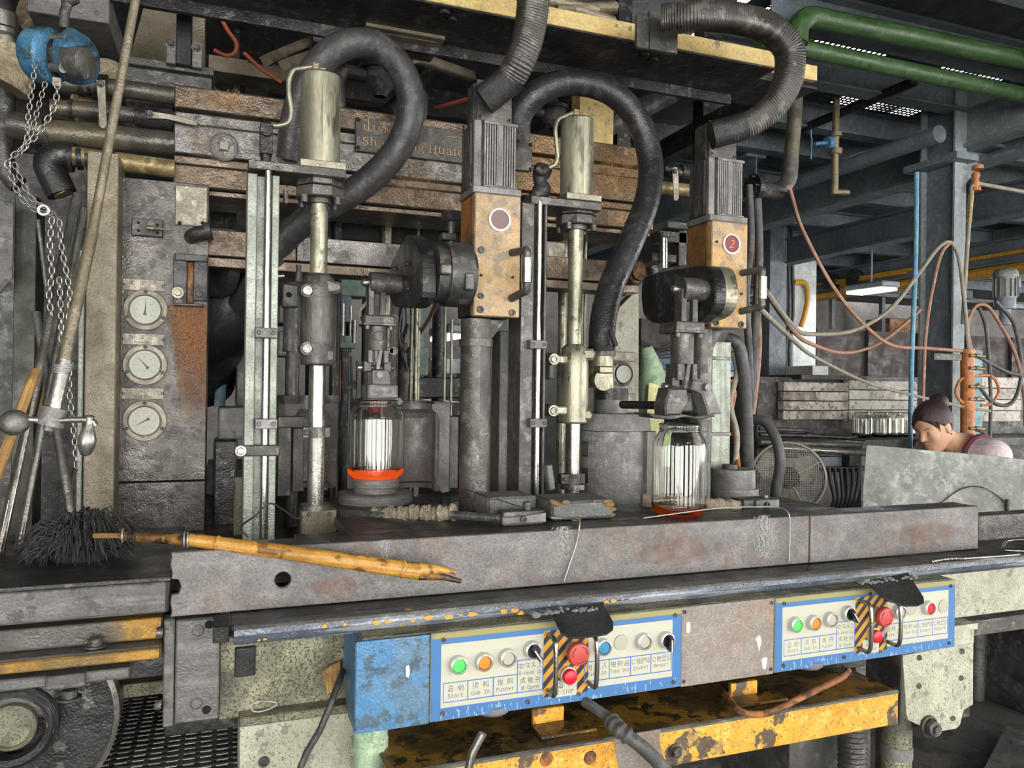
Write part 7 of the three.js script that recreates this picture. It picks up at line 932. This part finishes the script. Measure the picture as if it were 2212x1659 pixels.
{ const t = thing('roller_conveyor', 'dark roller shafts stacked behind the cage fan', 'rollers'), d = 3.0; for (const [a, b, c2_, e, r, m] of [[1640, 938, 1850, 945, .012, M.oily], [1640, 955, 1860, 962, .014, M.castD], [1680, 968, 1866, 978, .018, M.steel], [1640, 925, 1740, 930, .01, M.dark], [1740, 938, 1866, 950, .01, M.oily]]) part(t, 'shaft', m, cyl(P(a, b, d), P(c2_, e, d), r, r, 14)); part(t, 'frame_rail', M.bluesteel, [bar(d + .05, 1640, 985, 1012, 1900, 990, 1014, .06)]); part(t, 'leg', M.oily, bx(P(1835, 960, d).x, P(1862, 960, d).x, 0, P(1850, 960, d).y, -d - .05, -d)); }
one('hose_tangle_rail', 'dark rail with a row of black hoses under the roller frame', 'hose rail', M.oily, [bar(2.95, 1780, 1008, 1018, 1870, 1010, 1020, .05)]);
for (let i = 0; i < 6; i++) soft('black_hose', 'black hose hanging from the dark rail beside the cage fan', M.rubber, .009, [[1790 + i * 13, 1012, 2.94], [1794 + i * 12, 1040, 2.92], [1802 + i * 9, 1075, 2.9], [1795 + i * 8, 1100, 2.95]], 'hoses under the roller frame');
{ // cage fan
  const t = thing('cage_fan', 'dusty wire cage fan standing behind the bench', 'fan'), c = P(1702, 1032, 2.5), k = mpp(c), R = 76 * k, ax = v3(-.62, .05, .78).normalize(), q = new THREE.Quaternion().setFromUnitVectors(Z, ax), put = g => { g.applyQuaternion(q); return g.translate(c.x, c.y, c.z); };
  part(t, 'rim', M.mesh, [put(fix(new THREE.TorusGeometry(R, .006, 8, 64))), put(fix(new THREE.TorusGeometry(R, .005, 8, 64)).translate(0, 0, -.09))]); part(t, 'barrel', M.hoseG, put(fix(new THREE.CylinderGeometry(R * .99, R * .99, .085, 64, 1, true).rotateX(Math.PI / 2)).translate(0, 0, -.045)));
  const gs = []; for (let i = -15; i <= 15; i++) { const x = i / 16 * R, h = Math.sqrt(R * R - x * x), b = .03 * (1 - x * x / R / R); gs.push(sweep([v3(x, -h, 0), v3(x, 0, b), v3(x, h, 0)], .0011, { n: 10, m: 4, open: true }), sweep([v3(-h, x, 0), v3(0, x, b), v3(h, x, 0)], .0011, { n: 10, m: 4, open: true })); } part(t, 'wire_guard', M.mesh, gs.map(put)).userData.kind = 'stuff';
  part(t, 'hub', M.dark, put(fix(new THREE.SphereGeometry(.045, 20, 12).scale(1, 1, .6)).translate(0, 0, -.01))); for (let i = 0; i < 3; i++) { const g = exw([[.03, -.02], [R * .55, -.07], [R * .9, -.03], [R * .88, .05], [R * .5, .07], [.03, .025]], -.002, .004, .001); g.rotateX(.4); g.rotateZ(i * 2.094 + .4); part(t, 'blade', M.wpanel, put(g.translate(0, 0, -.045))); } for (let i = 0; i < 4; i++) { const a = i * 1.571 + .5; part(t, 'guard_strut', M.mesh, put(cyl(v3(Math.cos(a) * .04, Math.sin(a) * .04, .028), v3(Math.cos(a) * R, Math.sin(a) * R, 0), .0035, .0035, 8))); } part(t, 'stand', M.dark, [cyl(v3(c.x + .05, 0, c.z - .1), v3(c.x + .03, c.y - R, c.z - .05), .025), cyl(v3(c.x + .05, 0, c.z - .1), v3(c.x + .05, .03, c.z - .1), .22)]); }
soft('black_hose', 'thick black hose curving down in front of the cage fan', M.hoseD, .019, [[1620, 905, 2.4], [1650, 910, 2.35], [1675, 945, 2.3], [1685, 1000, 2.28], [1676, 1060, 2.28], [1672, 1110, 2.3]]); soft('black_hose', 'thick dark hose falling behind the pale square post', M.hoseD, .019, [[1570, 730, 2.0], [1592, 740, 1.98], [1605, 790, 1.98], [1612, 880, 2.0], [1616, 1010, 2.05]]);
soft('black_hose', 'slim dark hose beside the thick one at the square post', M.hoseG, .009, [[1582, 760, 2.0], [1592, 800, 2.0], [1578, 870, 2.0], [1592, 940, 2.0], [1588, 1005, 2.0]]); soft('black_hose', 'orange-red hose curving behind the square post', M.orangeP, .0075, [[1578, 820, 2.1], [1586, 850, 2.1], [1580, 890, 2.1], [1590, 960, 2.05], [1596, 1020, 1.95]]);
for (const [a, b, r, m, lab] of [[[[1618, 400], [1622, 520], [1612, 640], [1618, 760], [1622, 880]], 2.35, .014, M.rubber, 'dark cable bundle hanging behind the number badge unit'], [[[1636, 430], [1640, 560], [1632, 690], [1628, 800], [1618, 900]], 2.4, .016, M.hoseD, 'rough dark hose hanging behind the grip handle'], [[[1628, 480], [1632, 600], [1640, 740], [1630, 860], [1622, 920]], 2.45, .011, M.hoseR, 'brown hose hanging behind the grip handle']]) soft('hanging_cable', lab, m, r, a.map(([u, v]) => [u, v, b]));
// control boxes at the white pillar
{ const d = 4.2, t = thing('electric_box', 'pale switch box with a yellow lightning warning sign', 'switch box'); part(t, 'box', M.elec, fb(d, 1664, 824, 1690, 868, .1)); const s = fb(d - .001, 1666, 826, 1689, 864, .001, 0); const a = P(1666, 864, d - .003), b = P(1689, 826, d - .003); part(t, 'warning_sign', canvasMat(128, 200, c => { c.fillStyle = '#d8dad2'; c.fillRect(0, 0, 128, 200); c.fillStyle = '#e6c51e'; c.beginPath(); c.moveTo(64, 14); c.lineTo(122, 120); c.lineTo(6, 120); c.fill(); c.strokeStyle = '#1b1b1b'; c.lineWidth = 7; c.stroke(); c.beginPath(); c.moveTo(70, 40); c.lineTo(52, 78); c.lineTo(74, 78); c.lineTo(58, 110); c.stroke(); c.fillStyle = c.strokeStyle = '#222'; han(c, '当心触电', 6, 142, 26, 34, 4); }), planeXY(a.x, b.x, a.y, b.y, -d + .003)); }
{ const d = 4.25, t = thing('electric_box', 'pale green control box with small knobs beside the warning sign box', 'switch box'); part(t, 'box', M.elec, fb(d, 1632, 826, 1661, 870, .12)); for (const [u, v] of [[1640, 846], [1648, 852], [1656, 856]]) part(t, 'knob', M.knobB, cyl(P(u, v, d), P(u, v, d - .03), .016)); }
one('side_machine', 'blue and white machine casing behind the square post', 'machine', M.elec, [bx(P(1400, 800, 5.2).x, P(1620, 800, 5.2).x, 0, P(1500, 800, 5.2).y, -5.8, -5.2, .01)]); one('side_machine', 'blue casing lid of the machine behind the square post', 'machine', M.blue, [fb(5.19, 1400, 762, 1620, 799, .6)]); one('low_cabinet', 'pale cabinet with a blue lid next to the white pillar', 'cabinet', M.elec, [bx(P(1755, 800, 6.2).x, P(1790, 800, 6.2).x, 0, P(1772, 790, 6.2).y, -6.6, -6.2, .01)]);
{ const t = thing('wrapped_bundle', 'pale green plastic sheet wrapped round a bundle behind the closed mould', 'tarpaulin'), d = 2.55, c = P(1404, 860, d), k = mpp(c); part(t, 'sheet', M.tarp, sweep([P(1404, 1000, d), P(1404, 900, d), P(1406, 800, d), P(1396, 750, d)], s => (30 - (s > .75 ? (s - .75) * 70 : 0)) * k, { n: 20, m: 9 })); part(t, 'yellow_flap', M.tarpY, ex(d - .06, [[1402, 826], [1424, 832], [1424, 870], [1430, 930], [1400, 960], [1398, 890]], .006)); }
// pipe and mechanism behind the second motor
{ const t = thing('side_pipe', 'greasy pipe with a lever valve leaving the header end', 'pipe'), d = 2.05; part(t, 'pipe_run', M.pipeB, cyl(P(1412, 404, d), P(1510, 414, d), .02)); part(t, 'ball_valve', M.oily, [cyl(P(1430, 366, d), P(1490, 378, d), .021), cyl(P(1468, 372, d - .0), P(1480, 374, d), .027, .027, 6)]); lever(t, d - .05, [[1452, 362], [1462, 360], [1466, 380], [1467, 428], [1462, 434], [1456, 432], [1454, 390]], [1457, 370]); }
{ const t = thing('linkage_bracket', 'black forked linkage with a chrome pin beside the number badge unit', 'linkage'), d = 1.85; part(t, 'fork', M.oily, [fb(d, 1424, 500, 1486, 524, .05), fb(d, 1408, 548, 1462, 566, .05), fb(d, 1466, 496, 1484, 575, .04)]); part(t, 'pin', M.chrome, cyl(P(1434, 580, d - .01), P(1434, 505, d - .01), .011)); part(t, 'clevis', M.castD, [fb(d - .02, 1442, 478, 1488, 494, .03, .004), cyl(P(1436, 502, d - .02), P(1436, 512, d - .02), .013, .013, 6)]); part(t, 'spring_can', M.oily, [cyl(P(1416, 590, d), P(1412, 574, d), .024)]); }
{ const t = thing('linkage_bracket', 'black bracket with a plunger beside the blank badge unit', 'linkage'), d = 1.82; part(t, 'fork', M.oily, fb(d, 964, 454, 1000, 475, .05)); part(t, 'plunger', M.castD, [cyl(P(975, 552, d), P(975, 480, d), .009), fb(d - .02, 955, 503, 985, 518, .03)]); }
// ---------- machinery seen through the frame ----------
one('rear_plate', 'black plate hanging between header and cross rail', 'plate', M.black, [bar(2.35, 735, 455, 520, 1010, 470, 535, .03), bar(2.4, 450, 410, 480, 530, 415, 490, .03)].slice(0, 1));
for (const [u, v0, v1, d, r, m, lab] of [[836, 448, 600, 2.3, 11, M.zinc, 'thick guide rod behind the gripper of the first station'], [903, 455, 520, 2.3, 4, M.zinc, 'slim rod under the header behind the egg-shaped arm'], [728, 440, 690, 2.3, 12, M.oily, 'dark guide rod behind the first sleeve casting'], [890, 660, 880, 2.4, 4, M.zinc, 'thin rod below the egg-shaped arm near the lamp'], [905, 660, 880, 2.38, 4, M.zinc, 'second thin rod below the egg-shaped arm near the lamp'], [962, 660, 860, 2.45, 3, M.zinc, 'fine rod crossing the lamp light'], [976, 690, 860, 2.5, 3, M.zinc, 'fine rod next to the round column'], [1218, 450, 690, 2.2, 10, M.zinc, 'guide rod behind the second piston rod'], [1265, 500, 740, 2.2, 4, M.zinc, 'slim rod between second piston rod and hose'], [1258, 610, 730, 2.18, 3, M.zinc, 'slim rod beside the pale cast sleeve'], [842, 655, 850, 2.4, 20, M.castD, 'rear column behind the JF gripper'], [1220, 690, 900, 2.25, 14, M.castD, 'rear column behind the pale cast sleeve']]) { const p = P(u, v0, d), q = r * mpp(p); one('rear_rod', lab, 'rod', m, [cyl(v3(p.x, 1.145, -d), v3(p.x, P(u, v0, d).y, -d), q, q, 16)]); }
for (const [u0, v0, u1, v1, d, m, lab] of [[735, 585, 790, 640, 3.26, M.grnMach, 'green gear housing far behind the first sleeve casting'], [710, 730, 762, 760, 2.9, M.grnMach, 'green base flange behind the first sleeve casting'], [890, 750, 925, 812, 3.2, M.grnMach, 'pale green cabinet below the lamp'], [722, 775, 737, 870, 2.7, M.copper, 'copper strip upright behind the first piston rod'], [600, 640, 660, 700, 2.2, M.castD, 'cast lug behind the grooved post'], [510, 700, 532, 880, 2.35, M.cast, 'grey plate edge behind the grooved post'], [600, 715, 632, 770, 2.15, M.slab, 'square block behind the grooved post'], [470, 880, 530, 950, 2.0, M.slab, 'dark square casting behind the post strap'], [460, 950, 512, 1150, 2.05, M.oily, 'dark lower casting behind the post strap'], [505, 1030, 528, 1160, 1.75, M.grimy, 'speckled bracket at the post foot'], [1186, 762, 1200, 820, 2.2, M.cast, 'grey sensor box beside the guide rod clamp'], [1160, 520, 1222, 566, 2.02, M.plate, 'small grey plate with four holes on the cross rail'], [900, 815, 1000, 860, 3.1, M.oily, 'dark conveyor beam under the lamp'], [1000, 845, 1005, 850, 3, M.oily, '']]) if (lab) one('machine_block', lab, 'machine part', m, [fb(d, u0, v0, u1, v1, .12, .006)]);
for (let i = 0; i < 9; i++) { const u = 560 + i * 55 + (i * 37) % 23; one('rear_upright', ['wide dark', 'slim dark', 'plain dark', 'steel blue', 'thick dark', 'narrow dark', 'pale blue', 'stout dark', 'thin dark'][i] + ' upright of the rear machine ' + ['behind the grooved post', 'behind the duct elbow', 'behind the first sleeve casting', 'beside the green gear housing', 'behind the JF gripper', 'behind the egg-shaped arm', 'next to the lamp', 'behind the shaft hub', 'behind the round cast column'][i], 'upright', i % 3 ? M.oily : M.bluesteel, [(() => { const d = 3.3 + (i % 3) * .3, p = P(u, 600, d), r = (7 + (i % 4) * 3) * mpp(p); return cyl(v3(p.x, 0, -d), v3(p.x, 2.05, -d), r, r, 10); })()], 'uprights of the rear machine'); }
for (const [pts, m, r, lab] of [[[[472, 740, 2.4], [478, 800, 2.4], [474, 880, 2.4]], M.teal, .016, 'pale jacketed pipe behind the grooved post'], [[[806, 640, 1.8], [778, 672, 1.82], [780, 698, 1.8], [800, 695, 1.79]], M.hoseG, .004, 'thin air line curling to the JF gripper'], [[[950, 640, 1.75], [920, 700, 2.3], [880, 760, 2.72]], M.hoseR, .006, 'brown air line behind the egg-shaped arm'], [[[870, 660, 2.7], [860, 720, 2.7], [880, 800, 2.7]], M.rubber, .007, 'black air line behind the JF gripper']]) soft('air_line', lab, m, r, pts);
one('rear_bench', 'dark work table behind the moulds', 'table', M.oily, [bx(P(560, 860, 3.4).x, P(1010, 860, 3.4).x, 1.36, 1.42, -4.2, -3.4), bx(P(620, 860, 3.4).x, P(660, 860, 3.4).x, 0, 1.36, -3.6, -3.5), bx(P(960, 860, 3.4).x, P(980, 860, 3.4).x, 0, 1.36, -3.6, -3.5)]);
// ---------- further machinery and small fittings ----------
{ const t = thing('rear_turntable', 'green flanged turntable with chrome rods behind the first sleeve casting', 'turntable'), d = 2.85; const c = P(742, 740, d), k = mpp(c), Y = v => P(742, v, d).y;
  part(t, 'flange', M.grnMach, [cyl(v3(c.x, Y(752), c.z), v3(c.x, Y(742), c.z), 26 * k), cyl(v3(c.x, Y(742), c.z), v3(c.x, Y(726), c.z), 18 * k)]); for (const [dx, r, v0] of [[-15, 3, 640], [-2, 3.5, 655], [14, 3, 660], [22, 4, 690]]) part(t, 'chrome_rod', M.chrome, cyl(v3(c.x + dx * k, Y(740), c.z), v3(c.x + dx * k, Y(v0), c.z), r * k, r * k, 10)); part(t, 'cylinder', M.oily, cyl(v3(c.x + 18 * k, Y(735), c.z - .03), v3(c.x + 18 * k, Y(694), c.z - .03), 12 * k)); part(t, 'pedestal', M.oily, [cyl(v3(c.x, 0, c.z), v3(c.x, Y(752), c.z), 12 * k), cyl(v3(c.x, Y(840), c.z), v3(c.x, Y(822), c.z), 30 * k)]); for (const [u, v0, v1] of [[760, 770, 860], [772, 780, 860]]) part(t, 'side_rod', M.bluesteel, cyl(P(u, v1, d), P(u, v0, d), 3 * k)); }
{ const t = thing('rear_turntable', 'dark rear turntable with bent levers behind the JF gripper', 'turntable'), d = 2.75; const c = P(868, 800, d), k = mpp(c), Y = v => P(868, v, d).y; part(t, 'pedestal', M.oily, [cyl(v3(c.x, 0, c.z), v3(c.x, Y(800), c.z), 16 * k), cyl(v3(c.x, Y(830), c.z), v3(c.x, Y(800), c.z), 24 * k), cyl(v3(c.x, Y(800), c.z), v3(c.x, Y(740), c.z), 12 * k)]); for (const [a, b] of [[[850, 690], [880, 760]], [[882, 700], [862, 770]], [[845, 730], [875, 735]]]) part(t, 'lever', M.dark, cyl(P(...a, d), P(...b, d), 3.5 * k)); for (let i = 0; i < 4; i++) part(t, 'cable', M.rubber, sweep([P(860 + i * 5, 655, d), P(850 + i * 9, 700, d), P(872 - i * 4, 760, d), P(866 + i * 4, 800, d)], 2 * k, { n: 20, m: 6 })); }
{ const t = thing('far_daylight_boxes', 'added white boxes for the far daylight with a yellow strip behind the lamp rods', 'machine'), d = 6.5; part(t, 'casing', M.white, fb(d, 930, 775, 1000, 806, .5)); part(t, 'casing', M.white, fb(d, 935, 822, 1000, 842, .5)); part(t, 'yellow_strip', M.crane, fb(d - .1, 932, 778, 940, 812, .05)); part(t, 'plinth', M.oily, bx(P(925, 840, d).x, P(1005, 840, d).x, 0, P(960, 806, d).y, -d - .5, -d - .01)); }  // white boxes stand in for bright daylight far behind the rods
{ const t = thing('steel_column', undefined, undefined, null, 'structure'), d = 6.6; part(t, 'shaft', M.bluesteel, bx(P(1662, 700, d).x, P(1698, 700, d).x, 0, 3.4, -d - .25, -d)); }
{ const t = thing('yellow_gas_pipe', 'thin yellow pipe bent down the white pillar', 'pipe'); part(t, 'pipe_run', M.crane, sweep(pt(6.95, [[1715, 610], [1738, 612], [1744, 640], [1738, 680], [1730, 705]]), .03, { n: 30, m: 10 })); }
for (const [u, lab] of [[1700, 'dark cable strand hanging along the white pillar edge'], [1708, 'second cable strand hanging along the white pillar edge']]) soft('hanging_cable', lab, M.rubber, .018, [[u, 470, 6.8], [u + 5, 680, 6.8], [u - 3, 760, 6.8], [u + 2, 850, 6.8]]);
one('mixed_shelving', 'dim brown clutter shelf seen between upright and number badge unit', 'shelf', M.maroon, [bx(P(1385, 700, 6.6).x, P(1500, 700, 6.6).x, 0, P(1440, 690, 6.6).y, -7, -6.6)]);
{ const t = thing('cable_tray', 'thin cable tray carrying loose black cables behind the gripper', 'cable tray'), d = 4.8; part(t, 'rail', M.bluesteel, fb(d, 1385, 748, 1520, 756, .1)); part(t, 'leg', M.bluesteel, bx(P(1400, 750, d).x, P(1408, 750, d).x, 0, P(1404, 756, d).y, -d - .08, -d - .03)); for (let i = 0; i < 5; i++) part(t, 'cable', M.rubber, sweep([P(1385, 735 + i * 7, d - .05), P(1420, 752 + i * 5, d - .05), P(1460, 740 + i * 8, d - .05), P(1510, 760 + i * 3, d - .05)], .008, { n: 20, m: 6 })); }
// second casting beside the first sleeve, fittings and levers
{ const t = thing('rear_sleeve', 'cast sleeve with a breather knob standing behind the first sleeve casting', 'casting'), d = 1.98, c = P(634, 680, d), k = mpp(c), Y = v => P(634, v, d).y; part(t, 'body', M.castD, [cyl(v3(c.x, Y(760), c.z), v3(c.x, Y(612), c.z), 22 * k, 20 * k), bx(c.x - 26 * k, c.x + 8 * k, Y(668), Y(615), c.z, c.z + .03, .006)]); part(t, 'breather', M.castD, [cyl(v3(c.x + 8 * k, Y(612), c.z + .02), v3(c.x + 8 * k, Y(590), c.z + .02), 9 * k, 7 * k, 14), cyl(v3(c.x + 8 * k, Y(590), c.z + .02), v3(c.x + 8 * k, Y(574), c.z + .02), 6 * k, 6 * k, 6)]); part(t, 'bore_disc', M.hole, cyl(v3(c.x - 12 * k, Y(640), c.z + .028), v3(c.x - 12 * k, Y(640), c.z + .0312), 6 * k)); part(t, 'stem', M.castD, cyl(v3(c.x, 1.145, c.z), v3(c.x, Y(760), c.z), 14 * k)); }  // the bore is a black disc standing in for a shaded opening
one('side_lever', 'short flat lever leaning at the foot of the second guide post', 'lever', M.cast, [ex(1.62, [[1181, 1006], [1193, 1004], [1200, 1056], [1188, 1060]], .02, .002)]);
one('set_screw', 'small bright set screw beside the grooved post', 'screw', M.chrome, [cyl(P(598, 597, 1.68), P(614, 596, 1.68), .006, .006, 10)]);
for (const [u, v] of [[617, 432]]) one('hanging_stud', 'threaded stud hanging under the first arm plate', 'stud', M.castD, [cyl(P(u, 440, 1.7), P(u, 412, 1.7), .0055)]);
settle();
renderer.render(scene, camera);
